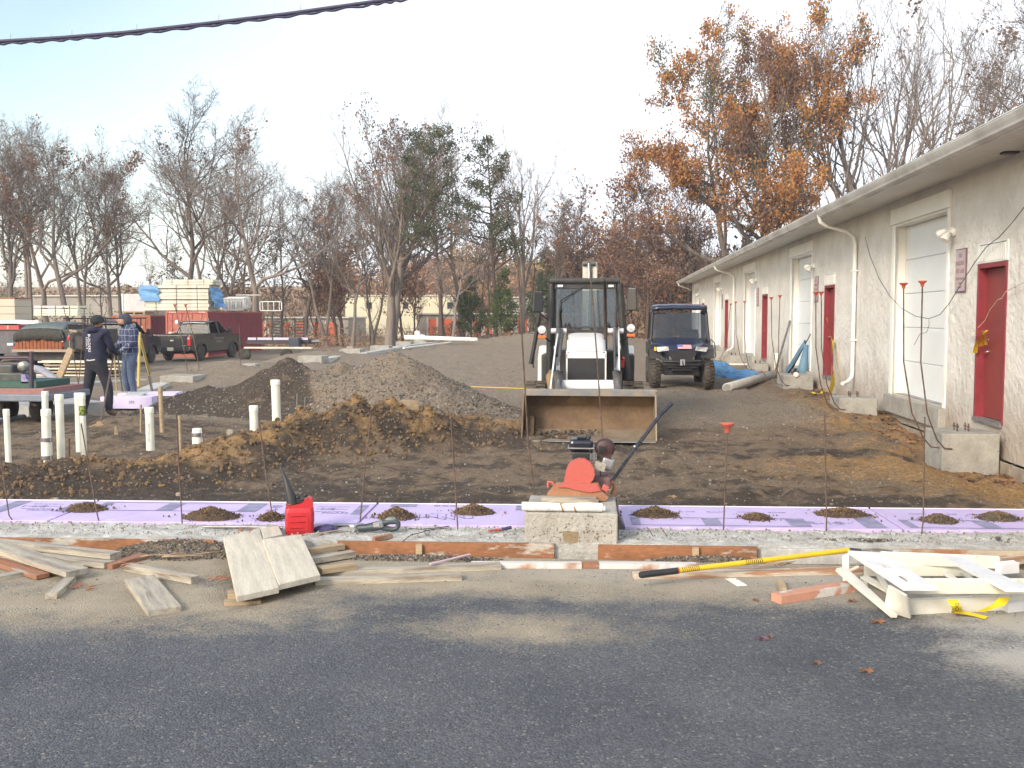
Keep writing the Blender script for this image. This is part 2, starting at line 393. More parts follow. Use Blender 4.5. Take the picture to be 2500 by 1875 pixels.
fr = (gy < 8.3)&(gy > 6); at[fr, 0] = .45; at[fr, 1] = 0; at[fr, 2] = .9
at[:, 0] = at[:, 0]*(1-wood)+wood*(.75+.3*(fbm(gx*.2, gy*.2, 201, 3)-.5)); at[:, 2] *= (1-wood)
ground = npmesh('ground', np.stack([gx, gy, gz], 1), FQ, soil, smooth=True, attr={'soil': at}); ground['kind'] = 'structure'

# ------------------------------------------------------------------ asphalt with sand drifted over it
def asphalt_mat():
    m = bpy.data.materials.new('asphalt'); m.use_nodes = True; N = m.node_tree.nodes; L = m.node_tree.links; b = N['Principled BSDF']
    at = N.new('ShaderNodeVertexColor'); at.layer_name = 'sand'; sp = N.new('ShaderNodeSeparateColor'); L.new(at.outputs[0], sp.inputs[0])
    vec = N.new('ShaderNodeTexCoord').outputs['Object']
    def noise(sc, d=5, r=.6):
        n = N.new('ShaderNodeTexNoise'); n.inputs['Scale'].default_value = sc; n.inputs['Detail'].default_value = d; n.inputs['Roughness'].default_value = r; L.new(vec, n.inputs['Vector']); return n.outputs['Fac']
    def mr(f, a, b_, c=0, d=1):
        r = N.new('ShaderNodeMapRange'); r.inputs[1].default_value = a; r.inputs[2].default_value = b_; r.inputs[3].default_value = c; r.inputs[4].default_value = d; L.new(f, r.inputs[0]); return r.outputs[0]
    def mix(f, A, B, mode='MIX'):
        x = N.new('ShaderNodeMix'); x.data_type = 'RGBA'; x.blend_type = mode
        if isinstance(f, float): x.inputs[0].default_value = f
        else: L.new(f, x.inputs[0])
        for i, q in ((6, A), (7, B)):
            if isinstance(q, tuple): x.inputs[i].default_value = (*q, 1)
            else: L.new(q, x.inputs[i])
        return x.outputs[2]
    def mth(op, a, b_, cl=False):
        x = N.new('ShaderNodeMath'); x.operation = op; x.use_clamp = cl
        for i, q in enumerate((a, b_)):
            if isinstance(q, (int, float)): x.inputs[i].default_value = q
            else: L.new(q, x.inputs[i])
        return x.outputs[0]
    col = mix(mr(noise(1.3, 6, .6), .35, .65), (.072, .078, .090), (.102, .108, .119))
    v = N.new('ShaderNodeTexVoronoi'); v.inputs['Scale'].default_value = 95; L.new(vec, v.inputs['Vector'])
    s2 = N.new('ShaderNodeSeparateColor'); L.new(v.outputs['Color'], s2.inputs[0])
    cc = N.new('ShaderNodeCombineColor'); g = mr(s2.outputs[0], 0, 1, .72, 1.3); [L.new(g, cc.inputs[i]) for i in range(3)]
    col = mix(1.0, col, cc.outputs[0], 'MULTIPLY')
    bright = mth('GREATER_THAN', s2.outputs[1], .955); col = mix(mth('MULTIPLY', bright, .38), col, (.30, .29, .26))
    v2 = N.new('ShaderNodeTexVoronoi'); v2.inputs['Scale'].default_value = 45; L.new(vec, v2.inputs['Vector'])
    s3 = N.new('ShaderNodeSeparateColor'); L.new(v2.outputs['Color'], s3.inputs[0])
    big = mth('MULTIPLY', mth('GREATER_THAN', s3.outputs[0], .965), mth('LESS_THAN', v2.outputs['Distance'], .35)); col = mix(mth('MULTIPLY', big, .5), col, (.34, .31, .26))
    # sand
    a = mth('ADD', sp.outputs[0], mth('MULTIPLY', mth('SUBTRACT', noise(5, 8, .72), .5), 1.1))
    a = mth('ADD', a, mth('MULTIPLY', mth('SUBTRACT', noise(60, 4, .7), .5), 1.15))
    sm = mr(a, .30, .85)
    sc = mix(mr(noise(3), .35, .65), (.38, .325, .235), (.30, .255, .185))
    grain = mr(noise(160, 2, .6), .3, .7, .78, 1.2); c2 = N.new('ShaderNodeCombineColor'); [L.new(grain, c2.inputs[i]) for i in range(3)]
    sc = mix(1.0, sc, c2.outputs[0], 'MULTIPLY')
    pal = mix(sp.outputs[1], sc, (.44, .425, .39)); col = mix(mth('MULTIPLY', sm, .9), col, pal)
    L.new(col, b.inputs['Base Color']); b.inputs['Roughness'].default_value = .9; b.inputs['Specular IOR Level'].default_value = .3
    bn = N.new('ShaderNodeBump'); bn.inputs['Distance'].default_value = .006; bn.inputs['Strength'].default_value = .8
    hh = mth('SUBTRACT', 1, v.outputs['Distance']); L.new(hh, bn.inputs['Height']); L.new(bn.outputs[0], b.inputs['Normal'])
    MATS['asphalt'] = m; return m
asphalt = asphalt_mat()
ax = np.concatenate([np.linspace(-120, -8, 12), np.arange(-7.6, 6, .05), np.linspace(7, 120, 12)]); ay = np.concatenate([np.linspace(-60, 2, 8), np.arange(2.3, 6.92, .045), [6.94]])
AXg, AYg = np.meshgrid(ax, ay); px, py = AXg.ravel(), AYg.ravel(); idx = np.arange(len(px)).reshape(len(ay), len(ax))
FQ = np.stack([idx[:-1, :-1].ravel(), idx[:-1, 1:].ravel(), idx[1:, 1:].ravel(), idx[1:, :-1].ravel()], 1)
edge = 6.05+.55*(fbm(px*.7, px*0+2, 5, 3)-.5)
sand = np.maximum(.95*sst(edge-.55, edge+.15, py), .34*sst(4.8, 6.3, py+.25*fbm(px*.9, py*.9, 71, 3)))
for (cx, cy, rx, ry, a) in ((-2.9, 5.65, 1.6, .65, 1.05), (-.45, 5.35, .85, .36, .8), (-.1, 6.1, 1.6, .25, .3), (-1.4, 6.0, .8, .35, .5), (2.45, 5.75, .85, .5, 1.05), (2.15, 5.1, .55, .5, .95), (-3.9, 5.2, 1.0, .5, .5), (-4.3, 4.2, 1.2, .6, .2), (1.2, 4.7, 1.3, .5, .18), (.4, 5.7, 1.2, .25, .35)):
    sand = np.maximum(sand, a*np.exp(-(((px-cx)/rx)**2+((py-cy)/ry)**2)))
sand = sand*(.72+.5*fbm(px*2.5, py*5, 15, 3))
pale = 1.0*np.exp(-(((px-2.3)/1.0)**2+((py-5.4)/.9)**2))+.5*np.exp(-(((px-1)/2)**2+((py-6.6)/.3)**2))
at2 = np.stack([sand, np.clip(pale, 0, 1), sand*0, sand*0+1], 1)
wz = .006*(fbm(px*.6, py*.6, 55, 3)-.5)
road = npmesh('asphalt_road', np.stack([px, py, wz+.002], 1), FQ, asphalt, smooth=True, attr={'sand': at2}); road['kind'] = 'structure'

# ------------------------------------------------------------------ scattering helpers
_ico_v = []; _t = (1+5**.5)/2
for a_, b_ in ((-1, _t), (1, _t), (-1, -_t), (1, -_t)): _ico_v += [(a_, b_, 0)]
for a_, b_ in ((-1, _t), (1, _t), (-1, -_t), (1, -_t)): _ico_v += [(0, a_, b_)]
for a_, b_ in ((_t, -1), (_t, 1), (-_t, -1), (-_t, 1)): _ico_v += [(a_, 0, b_)]
ICO = np.array(_ico_v)/1.9
ICF = np.array([(0, 11, 5), (0, 5, 1), (0, 1, 7), (0, 7, 10), (0, 10, 11), (1, 5, 9), (5, 11, 4), (11, 10, 2), (10, 7, 6), (7, 1, 8), (3, 9, 4), (3, 4, 2), (3, 2, 6), (3, 6, 8), (3, 8, 9), (4, 9, 5), (2, 4, 11), (6, 2, 10), (8, 6, 7), (9, 8, 1)])
OCV = np.array([(1, 0, 0), (-1, 0, 0), (0, 1, 0), (0, -1, 0), (0, 0, 1), (0, 0, -1)], float); OCF = np.array([(0, 2, 4), (2, 1, 4), (1, 3, 4), (3, 0, 4), (2, 0, 5), (1, 2, 5), (3, 1, 5), (0, 3, 5)])
def rotm(n):
    q = rng.normal(size=(n, 4)); q /= np.linalg.norm(q, axis=1)[:, None]; w, x, y, z = q.T
    return np.stack([np.stack([1-2*(y*y+z*z), 2*(x*y-z*w), 2*(x*z+y*w)], 1), np.stack([2*(x*y+z*w), 1-2*(x*x+z*z), 2*(y*z-x*w)], 1), np.stack([2*(x*z-y*w), 2*(y*z+x*w), 1-2*(x*x+y*y)], 1)], 1)
def scatter(name, P, size, mats, parent=None, low=False, nm=None, sq=.6):
    BV, BF = (OCV, OCF) if low else (ICO, ICF); n = len(P); k = len(BV)
    V = BV[None]*(1+.45*(rng.rand(n, k, 1)-.5))*np.stack([np.ones(n), .6+.4*rng.rand(n), sq+.3*rng.rand(n)], 1)[:, None, :]
    V = np.einsum('nij,nkj->nki', rotm(n), V)*np.asarray(size)[:, None, None]+P[:, None, :]
    F = BF[None]+(np.arange(n)*k)[:, None, None]
    nmat = len(mats) if isinstance(mats, list) else 1
    mi = np.repeat(rng.randint(0, nmat, n), len(BF))
    return npmesh(name, V.reshape(-1, 3), F.reshape(-1, 3), mats, parent, mi)
def leafmesh(P, size, flat=0.0, aspect=.6, m=2):
    """quads of leaf size, bent along the middle, returned as vertices and faces"""
    n = len(P); Rm = rotm(n)
    B = np.array([(-.5, -.5, 0), (.5, -.5, 0), (.5, .5, 0), (-.5, .5, 0)])*np.array([1, aspect, 1])
    V = np.einsum('nij,kj->nki', Rm, B)
    if flat: V[:, :, 2] *= (1-flat)
    V = V*np.asarray(size)[:, None, None]+P[:, None, :]
    F = np.arange(n*4).reshape(n, 4); return V.reshape(-1, 3), F
st_a = mat('stone_pale', (.27, .24, .20), .9, var=.2); st_b = mat('stone_grey', (.17, .155, .135), .9, var=.2); st_c = mat('stone_brown', (.14, .105, .075), .9, var=.2); st_d = mat('stone_dark', (.075, .07, .065), .9, var=.2)
leaf_r = mat('fallen_leaf', (.20, .085, .045), .8, var=.25, c2=(.28, .15, .08), ns=5); leaf_v = mat('fallen_leaf_dull', (.17, .10, .07), .8, var=.25)
def on_ground(x, y, up=0.0): return np.stack([x, y, Hg(x, y)+up], 1)
n = 4200
yy = 8.9*np.exp(rng.rand(n)*1.45); xx = (rng.rand(n)*1.35-.80)*yy*.85; k = (xx > -11) & (xx < 4.9); xx, yy = xx[k], yy[k]
sz = .004+.012*rng.rand(len(xx))**3+.0006*yy
tag(scatter('loose_stones', on_ground(xx, yy, .002), sz, [st_b, st_b, st_c, st_c, st_c, st_a]), 'loose stones strewn over the brown dirt of the building site', 'stones', kind='stuff')
# clods on the ridge of dirt
cl = []
for i in range(3400):
    k = rng.randint(0, len(RIDGE)-1); t = rng.rand(); a, b = RIDGE[k], RIDGE[k+1]
    cl.append((a[0]+(b[0]-a[0])*t+rng.normal()*.42, a[1]+(b[1]-a[1])*t+rng.normal()*.42-.12))
cl = np.array(cl); cl = cl[cl[:, 1] > 8.7]
clod_a = mat('earth_clod', (.165, .108, .06), .95, c2=(.11, .076, .048), ns=9, bump=.01, bs=60, var=.25); clod_b = mat('earth_clod_ochre', (.22, .14, .065), .95, c2=(.15, .095, .05), ns=9, bump=.01, bs=60, var=.25)
tag(scatter('dirt_clods', on_ground(cl[:, 0], cl[:, 1], .004), .008+.030*rng.rand(len(cl))**2.5, [clod_a, clod_a, clod_b]), 'crumbled brown clods of earth along the ridge of dug soil', 'dirt clods', kind='stuff')
# litter of leaves along the building
n = 900
yy = 12.2+rng.rand(n)**1.6*14; xx = 5.1-np.abs(rng.normal(size=n))*.42
P = on_ground(xx, yy, .012); V, F = leafmesh(P, .05+.05*rng.rand(n), .55)
tag(npmesh('leaf_litter', V, F, [leaf_r, leaf_v], mi=rng.randint(0, 2, n)), 'drift of dead red brown leaves at the foot of the stucco building', 'leaves', kind='stuff')

# ------------------------------------------------------------------ gravel pile
def pile_h(x, y):
    def cone(cx, cy, r, rx, ry, p):
        d = np.sqrt(((x-cx)/rx)**2+((y-cy)/ry)**2); return r*np.clip(1-d, 0, 1)**p
    a = cone(-3.95, 18.1, 1.28, 2.75, 2.55, 1.12); b = cone(-6.0, 18.3, 1.12, 2.1, 2.2, 1.02); c = cone(-5.0, 18.4, 1.04, 1.9, 2.2, .9); d = cone(-7.4, 18.0, .62, 1.9, 1.7, 1.1); e = cone(-2.1, 17.6, .34, 1.3, 1.2, .9)
    L = np.stack([a, b, c, d, e]); k = 16; return np.log(np.exp(k*L).sum(0)/5*1.0+1e-9)/k
px_ = np.arange(-9.2, -.6, .035); py_ = np.concatenate([np.arange(15.2, 18.6, .04), np.arange(18.6, 21, .1)])
X2, Y2 = np.meshgrid(px_, py_); x2, y2 = X2.ravel(), Y2.ravel()
ph = pile_h(x2, y2); rough_ = (fbm(x2*4, y2*4, 301, 4, .65)-.5)*.12+(fbm(x2*1.1, y2*1.1, 305, 3)-.5)*.22
hz = ph+rough_*sst(.05, .4, ph)-.10+.0*x2
base = Hg(x2, y2); z2 = np.where(ph > .02, base*.3+hz, -.3)
z2 = np.minimum(z2, 2)
idx = np.arange(len(x2)).reshape(len(py_), len(px_)); FQ = np.stack([idx[:-1, :-1].ravel(), idx[:-1, 1:].ravel(), idx[1:, 1:].ravel(), idx[1:, :-1].ravel()], 1)
keep = (z2[FQ].max(1) > base[FQ].min(1)-.06); FQ = FQ[keep]
pa = np.zeros((len(x2), 4)); pa[:, 3] = 1
pa[:, 2] = .62+.4*(fbm(x2*1.5, y2*1.5, 311, 3)-.5)
seam = sst(-5.15, -4.75, x2+.35*(y2-16)-.2)
pa[:, 1] = .60*(1-seam)+.12+.5*np.exp(-((x2+2.35+.3*(y2-17))/.28)**2)
pa[:, 2] = pa[:, 2]*(.35+.65*seam); pa[:, 0] = .18*(1-seam)
gp = thing('gravel_pile', 'large heap of grey gravel and dark earth in the middle of the site', 'gravel pile', (0, 0, 0))
heap = npmesh('heap', np.stack([x2, y2, z2], 1), FQ, soil, gp, smooth=True, attr={'soil': pa})
def pz(x, y):
    ph = pile_h(x, y); rg = (fbm(x*4, y*4, 301, 4, .65)-.5)*.12+(fbm(x*1.1, y*1.1, 305, 3)-.5)*.22
    return np.where(ph > .02, Hg(x, y)*.3+ph+rg*sst(.05, .4, ph)-.10, Hg(x, y))
n = 15000; xx = -8.9+rng.rand(n)*8; yy = 15.4+rng.rand(n)*3.4; z = np.maximum(pz(xx, yy), Hg(xx, yy)); ok = pile_h(xx, yy) > .01
dens = .25+.75*sst(-5.3, -4.3, xx+.35*(yy-16))*(1-sst(.75, 1.1, z)*.6); ok &= rng.rand(n) < dens
lowr = rng.rand(n)
P = np.stack([xx, yy, z+.003], 1)[ok]; szz = (.010+.030*rng.rand(len(P))**3)*(1.25-.55*np.clip(P[:, 2], 0, 1))
szz = szz*.85; g = scatter('gravel', P, szz, [st_a, st_b, st_b, st_c, st_d, st_d], gp, low=True); g['kind'] = 'stuff'
# ------------------------------------------------------------------ stucco building with garage bays
WX = 5.0; G0 = [15.5, 25.55, 35.2, 45.9, 57.0]; YE = 61.8; ZT = 3.71; ZD = .33; GW = 2.95
stucco = mat('stucco', (.69, .67, .63), .95, c2=(.59, .565, .52), ns=1.6, bump=.03, bs=9, var=.06, c3=(.56, .52, .46), n3=.45, t3=.68)
# coarse trowelled relief on top of the stucco's own bump
def stucco_extra():
    m = stucco; N = m.node_tree.nodes; L = m.node_tree.links; b = N['Principled BSDF']; old = b.inputs['Normal'].links[0].from_socket
    t = N.new('ShaderNodeTexCoord'); v = N.new('ShaderNodeTexVoronoi'); v.inputs['Scale'].default_value = 5.5; v.feature = 'SMOOTH_F1'
    nz_ = N.new('ShaderNodeTexNoise'); nz_.inputs['Scale'].default_value = 4; nz_.inputs['Detail'].default_value = 6
    ad = N.new('ShaderNodeVectorMath'); ad.operation = 'MULTIPLY_ADD'; ad.inputs[1].default_value = (.5, .5, .5); L.new(nz_.outputs['Color'], ad.inputs[0]); L.new(t.outputs['Object'], nz_.inputs['Vector']); L.new(t.outputs['Object'], ad.inputs[2]); L.new(ad.outputs[0], v.inputs['Vector'])
    bn = N.new('ShaderNodeBump'); bn.inputs['Distance'].default_value = .024; bn.inputs['Strength'].default_value = .7; L.new(v.outputs['Distance'], bn.inputs['Height']); L.new(old, bn.inputs['Normal']); L.new(bn.outputs[0], b.inputs['Normal'])
    # rain splash stains low on the wall
    sp = N.new('ShaderNodeSeparateXYZ'); L.new(t.outputs['Object'], sp.inputs[0]); n2 = N.new('ShaderNodeTexNoise'); n2.inputs['Scale'].default_value = .8; n2.inputs['Detail'].default_value = 6; L.new(t.outputs['Object'], n2.inputs['Vector'])
    ma = N.new('ShaderNodeMath'); ma.operation = 'MULTIPLY_ADD'; ma.inputs[1].default_value = -1.6; L.new(n2.outputs['Fac'], ma.inputs[0]); L.new(sp.outputs['Z'], ma.inputs[2])
    mr = N.new('ShaderNodeMapRange'); mr.inputs[1].default_value = -.75; mr.inputs[2].default_value = .25; mr.inputs[3].default_value = .65; mr.inputs[4].default_value = 0; L.new(ma.outputs[0], mr.inputs[0])
    mx_ = N.new('ShaderNodeMix'); mx_.data_type = 'RGBA'; c0 = b.inputs['Base Color'].links[0].from_socket; L.new(mr.outputs[0], mx_.inputs[0]); L.new(c0, mx_.inputs[6]); mx_.inputs[7].default_value = (.27, .20, .135, 1); L.new(mx_.outputs[2], b.inputs['Base Color'])
stucco_extra()
block_m = mat('foundation_block', (.33, .28, .22), .95, c2=(.22, .18, .135), ns=3, bump=.006, bs=40, var=.2)
trim = mat('white_trim', (.82, .81, .77), .5, c2=(.77, .76, .71), ns=2, var=.04)
soffit_m = mat('white_soffit', (.66, .65, .61), .55, var=.05, c2=(.60, .59, .55), ns=1)
gutter_m = mat('gutter_white', (.60, .595, .57), .45, c2=(.42, .41, .385), ns=1.5, var=.08)
roof_m = mat('roof_shingle_dark', (.10, .10, .10), .9, var=.2)
gdoor_m = mat('garage_door_white', (.74, .77, .78), .5, var=.03, c2=(.70, .73, .74), ns=1)
red_m = mat('red_door_paint', (.235, .045, .04), .45, c2=(.20, .04, .037), ns=2, var=.08)
redf_m = mat('red_frame_paint', (.25, .035, .05), .4, c2=(.20, .03, .04), ns=4, var=.1)
dk_gap = mat('dark_gap', (.02, .02, .02), .9)
bld = thing('warehouse_building', 'long low stucco building with white garage doors and dark red doors', 'building', (0, 0, 0))
DO = [(13.25, 14.27), (23.0, 24.05), (32.5, 33.6), (43.1, 44.2), (53.9, 55.0)]
w = MB(); opens = sorted([(g, g+GW, ZD, 3.30) for g in G0]+[(a, b, ZD-.02, 2.40) for a, b in DO]); y = 2.0
for a, b, z0, z1 in opens:
    w.b2((WX, y, -.12), (WX+.3, a, ZT)); w.b2((WX, a, z1), (WX+.3, b, ZT)); w.b2((WX, a, -.12), (WX+.3, b, z0)); y = b
w.b2((WX, y, -.12), (WX+.3, YE, ZT)); w.b2((WX+.3, YE-.3, -.12), (17.2, YE, ZT)); w.b2((WX+.3, 2.0, -.12), (17.2, 2.3, ZT)); w.b2((16.9, 2.3, -.12), (17.2, YE-.3, ZT))
w.build('wall', stucco, bld)
f = MB(); f.b2((WX+.35, 2.4, ZD-.1), (16.8, YE-.4, ZD-.02)); f.build('floor_slab', concrete, bld)
# foundation blocks, top course(s)
y = 2.0; bi = 0; bmesh0 = None
k = 0
while y < 30:
    for r_, z in enumerate((-.32, -.53)):
        o = MB().box((0, 0, 0), (.10, .385, .19)).build('block', block_m, bld, bevel=.006)
        o.location = (WX-.035+.012*((k*7) % 5)/5, y+.2+(.2 if r_ else 0), z+.10) ; k += 1
        if bmesh0 is None: bmesh0 = o.data
        else: o.data = bmesh0
    y += .40
lg = MB(); lg.b2((WX-.06, 2, -.125), (WX+.28, YE+.02, -.6)); lg.build('footing', concrete, bld)
# roof, fascia, gutter, soffit
rp = MB(); rp.prism([(4.20, 3.80), (4.20, 3.835), (11.2, 5.0), (18.0, 3.835), (18.0, 3.80), (11.2, 4.92)], 'Y', 1.4, YE+.5); roof = rp.build('roof', roof_m, bld)
gm = MB(); gm.prism([(4.195, 3.65), (4.195, 3.81), (4.085, 3.81), (4.077, 3.798), (4.087, 3.786), (4.065, 3.77), (4.085, 3.73), (4.11, 3.69), (4.12, 3.665)], 'Y', 1.38, YE+.52); gm.build('gutter', gutter_m, bld)
fm = MB(); fm.b2((4.20, 1.39, 3.64), (4.23, YE+.5, 3.798)); fm.b2((4.23, YE+.47, 3.71), (17.6, YE+.50, 3.799)); fm.build('fascia', gutter_m, bld)
sf = MB(); y = 1.6
sf.b2((4.23, 1.4, 3.722), (WX-.001, YE+.46, 3.735))
while y < YE+.4:
    sf.b2((4.232, y, 3.708), (WX-.002, y+.125, 3.722)); y += .14
sf = sf.build('soffit', soffit_m, bld); sf['kind'] = 'stuff'
vt = MB(); vt.b2((4.78, 12.9, 3.685), (4.96, 13.05, 3.706)); vt.build('soffit_vent', black, bld)
# garage bays
def garage(g):
    a, b = g, g+GW
    fr = MB(); fr.b2((WX-.02, b-.14, ZD), (WX+.001, b+.02, 3.30)); fr.b2((WX, b-.02, ZD), (WX+.28, b+.001, 3.30))     # far jamb seen face on
    fr.b2((WX-.02, a-.04, ZD), (WX+.001, a+.06, 3.30)); fr.b2((WX, a-.001, ZD), (WX+.28, a+.03, 3.30)); fr.b2((WX+.001, a+.03, 3.27), (WX+.28, b-.02, 3.299)); fr.build('door_frame', trim, bld)
    hd = MB(); hd.b2((WX-.05, a-.07, 3.301), (WX-.001, b+.05, 3.56)); hd.build('header', trim, bld, bevel=.006)
    d = MB(); d.b2((WX+.235, a+.02, ZD), (WX+.28, b-.02, 3.29)); dr = d.build('garage_door', gdoor_m, bld)
    ph = (3.27-ZD)/5
    for i in range(5):
        p = MB(); p.box((0, 0, 0), (.03, GW-.06, ph-.010)); o = p.build('panel', gdoor_m, dr, bevel=.008); o.location = (WX+.222, (a+b)/2, ZD+ph*(i+.5))
    st = MB(); st.b2((WX-.10, a-.05, .02), (WX+.2, b+.05, ZD-.003)); st.build('sill', concrete, bld, bevel=.01)
    s2 = MB(); s2.b2((WX+.1, a+.05, ZD), (WX+.235, b-.05, ZD+.012)); s2.build('threshold', galv, bld)
    return dr
for g in G0: garage(g)
def red_door(a, b, i):
    fr = MB(); z0, z1 = ZD-.02, 2.40
    fr.b2((WX-.015, a, z0), (WX+.16, a+.055, z1)); fr.b2((WX-.015, b-.055, z0), (WX+.16, b, z1)); fr.b2((WX-.015, a+.055, z1-.06), (WX+.16, b-.055, z1)); fr.build('door_frame', redf_m, bld, bevel=.004)
    d = MB(); d.b2((WX+.10, a+.06, z0+.03), (WX+.145, b-.06, z1-.065)); dr = d.build('door', red_m, bld)
    dr['label'] = 'dark red steel door in a red frame'
    h = MB(); hy = b-.15; h.tube([(WX+.10, hy, 1.22), (WX+.035, hy, 1.22)], .012, 8); h.tube([(WX+.04, hy+.01, 1.22), (WX+.036, hy-.12, 1.215)], .011, 8); h.lathe([(.033, 0), (.033, .008)], (WX+.09, hy, 1.22), 12, 'X'); h.lathe([(.022, 0), (.022, .012)], (WX+.088, hy, 1.38), 12, 'X'); h.build('handle', chrome, dr)
    t = MB(); t.b2((WX-.04, a+.02, z0-.03), (WX+.16, b-.02, z0+.02)); t.build('threshold', galv, bld)
    # white vented panel over the door
    v = MB(); v.b2((WX-.02, a-.03, 2.405), (WX-.001, b+.03, 2.67)); vp = v.build('vent_panel', white_paint, bld, bevel=.003)
    s_ = MB(); n = 14
    for k in range(n):
        yy = a+.03+(b-a-.06)*(k+.5)/n; s_.b2((WX-.027, yy-.028, 2.43), (WX-.019, yy+.028, 2.64))
    s_.build('slat', white_paint, vp)
    q = MB(); q.b2((WX-.028, a+.02, 2.645), (WX-.0195, b-.10, 2.653)); q.build('slot', galv, vp)
for i, (a, b) in enumerate(DO): red_door(a, b, i)
# flood lights beside each bay
lamp_g = mat('lamp_lens', (.55, .56, .55), .2, spec=.6)
def flood(y, z):
    lb = MB(); lb.lathe([(.07, 0), (.075, -.02), (.06, -.05), (.03, -.06)], (WX, y, z), 14, 'X', sm=True); o = lb.build('flood_light', white_paint, bld)
    for s_, dy, dz, rx in ((1, .12, .04, 0), (-1, -.06, -.06, 0)):
        h = MB(); h.tube([(WX-.05, y, z), (WX-.10, y+dy*.5, z+dz*.5)], .016, 8)
        h.lathe([(.028, 0), (.05, .04), (.062, .10), (.066, .13), (.058, .135)], (0, 0, 0), 14, 'Z')
        M = Matrix.Translation((WX-.10, y+dy*.5, z+dz*.5)) @ Vector((-.55, dy*5, -.55+dz*4)).to_track_quat('Z', 'Y').to_matrix().to_4x4()
        h.v = h.v[:16+16]+[tuple(M @ Vector(v)) for v in h.v[32:]]
        h.build('lamp_head', white_paint, o)
for g in G0: flood(g-.24, 2.93)
sign_m = mat('sign_board', (.46, .40, .41), .6, c2=(.42, .36, .37), ns=3, var=.05); signt = mat('sign_text', (.33, .12, .13), .6); signe = mat('sign_edge', (.18, .10, .12), .6)
def sign(y, txt=True):
    a, b, z0, z1 = y-.21, y+.21, 2.04, 2.66
    s_ = MB(); s_.b2((WX-.022, a, z0), (WX-.004, b, z1)); o = s_.build('sign', signe, bld, bevel=.003); t = MB(); t.b2((WX-.026, a+.018, z0+.018), (WX-.0215, b-.018, z1-.018)); t.build('sign_face', sign_m, o)
    o['label'] = 'tall no parking fire lane sign with faded red letters'
    ro = (R(90), 0, R(-90))
    for tx, zz, sz, sy in (('NO', 2.56, .09, 1.0), ('PARKING', 2.45, .082, 1.1), ('FIRE LANE', 2.34, .075, 1.25), ('TOW AWAY', 2.23, .058, 1), ('ZONE', 2.165, .05, 1), ('BY ORDER', 2.11, .035, 1)):
        text_mesh('lettering', tx, sz, signt, o, (WX-.0275, y, zz), ro, .0008, (1.0, sy))
for g in G0: sign(g-.58)
# downspouts
def spout(y, elbow_only=False):
    d = MB()
    pts = [(4.13, y-.4, 3.71), (4.16, y-.38, 3.57), (4.3, y-.3, 3.49)]
    if elbow_only: pts += [(4.7, y-.15, 3.37), (4.92, y-.04, 3.27)]
    else: pts += [(4.75, y-.1, 3.39), (4.90, y-.02, 3.29), (4.94, y, 3.12), (4.94, y, .55), (4.92, y-.01, .45), (4.82, y-.1, .37), (4.70, y-.2, .34)]
    d.tube(pts, .045, 8, sq=.8); o = d.build('downspout', trim, bld)
    for z in ((2.6, 1.2) if not elbow_only else ()):
        s_ = MB(); s_.b2((4.88, y-.06, z), (WX, y+.06, z+.03)); s_.build('strap', trim, o)
for y in (20.98, 40.8): spout(y)
spout(YE, True)
# loose cable sagging along the wall
cable_m = mat('cable_grey', (.09, .09, .095), .6)
cp = [(5.10, 24.2, 2.95)]
def AXp(px_, py_, X=4.9): p = AX(px_, py_, X); return (p.x, p.y, p.z)
c = MB(); c.tube([AXp(*q) for q in ((2112, 578), (2124, 625), (2146, 680), (2172, 722), (2200, 752), (2235, 772), (2268, 778), (2295, 768), (2318, 740), (2345, 695), (2380, 640), (2408, 603), (2440, 578), (2470, 545), (2500, 506), (2560, 430))], .006, 5)
tag(c.build('sagging_cable', cable_m), 'thin grey cable sagging across the stucco wall and garage door', 'cable')
c = MB(); c.tube([AXp(*q, 4.88) for q in ((2232, 842), (2246, 815), (2262, 812), (2268, 795), (2268, 780))], .004, 5); c.build('cable_end', cable_m, bpy.data.objects['sagging_cable'])
cream = mat('cord_cream', (.55, .45, .36), .6)
c = MB(); c.tube([AXp(*q, 4.93) for q in ((2388, 800), (2405, 782), (2418, 755), (2436, 732), (2446, 728), (2455, 712), (2478, 700), (2500, 690), (2600, 640))], .006, 5); tag(c.build('door_string', cream), 'pale string stretched across the nearest red door to the door tape', 'string')

# ------------------------------------------------------------------ concrete piers along the wall
def leafy(o): return o
def pier(name, label, x0, x1, y0, y1, z1, z0=-.45, bolts=True, grp='concrete piers along the building'):
    t = thing(name, label, 'concrete pier', ((x0+x1)/2, (y0+y1)/2, z0), group=grp)
    b = MB(); b.box((0, 0, (z1-z0)/2), (x1-x0, y1-y0, z1-z0)); b.build('block', concrete, t, bevel=.012)
    if bolts:
        for dx, dy in ((-.07, -.06), (.07, -.06), (-.07, .06), (.07, .06)):
            m = MB(); m.tube([(dx, dy, z1-z0-.02), (dx, dy, z1-z0+.10)], .010, 6); m.lathe([(.02, z1-z0+.05), (.02, z1-z0+.066)], (dx, dy, 0), 6); m.build('bolt', rust, t)
    return t
PR = [(4.2, 4.90, 13.06, 13.8, .22), (4.1, 4.76, 18.3, 19.1, .24), (4.16, 4.86, 24.44, 25.4, .29), (4.4, 4.92, 31.6, 32.6, .22), (4.2, 4.92, 37, 38, .27), (4.25, 4.8, 41, 42, .31)]
PL = ['nearest concrete pier below the nearest red door', 'concrete pier second from the road, left of the near garage sill', 'concrete pier with a leaning blue tarp behind it', 'low concrete pier behind the heap of blue tarp', 'wide concrete pier below the third garage bay', 'farthest concrete pier beside the utility vehicle']
for i, (p, l) in enumerate(zip(PR, PL)): pier('concrete_pier', l, *p, bolts=(i < 5))
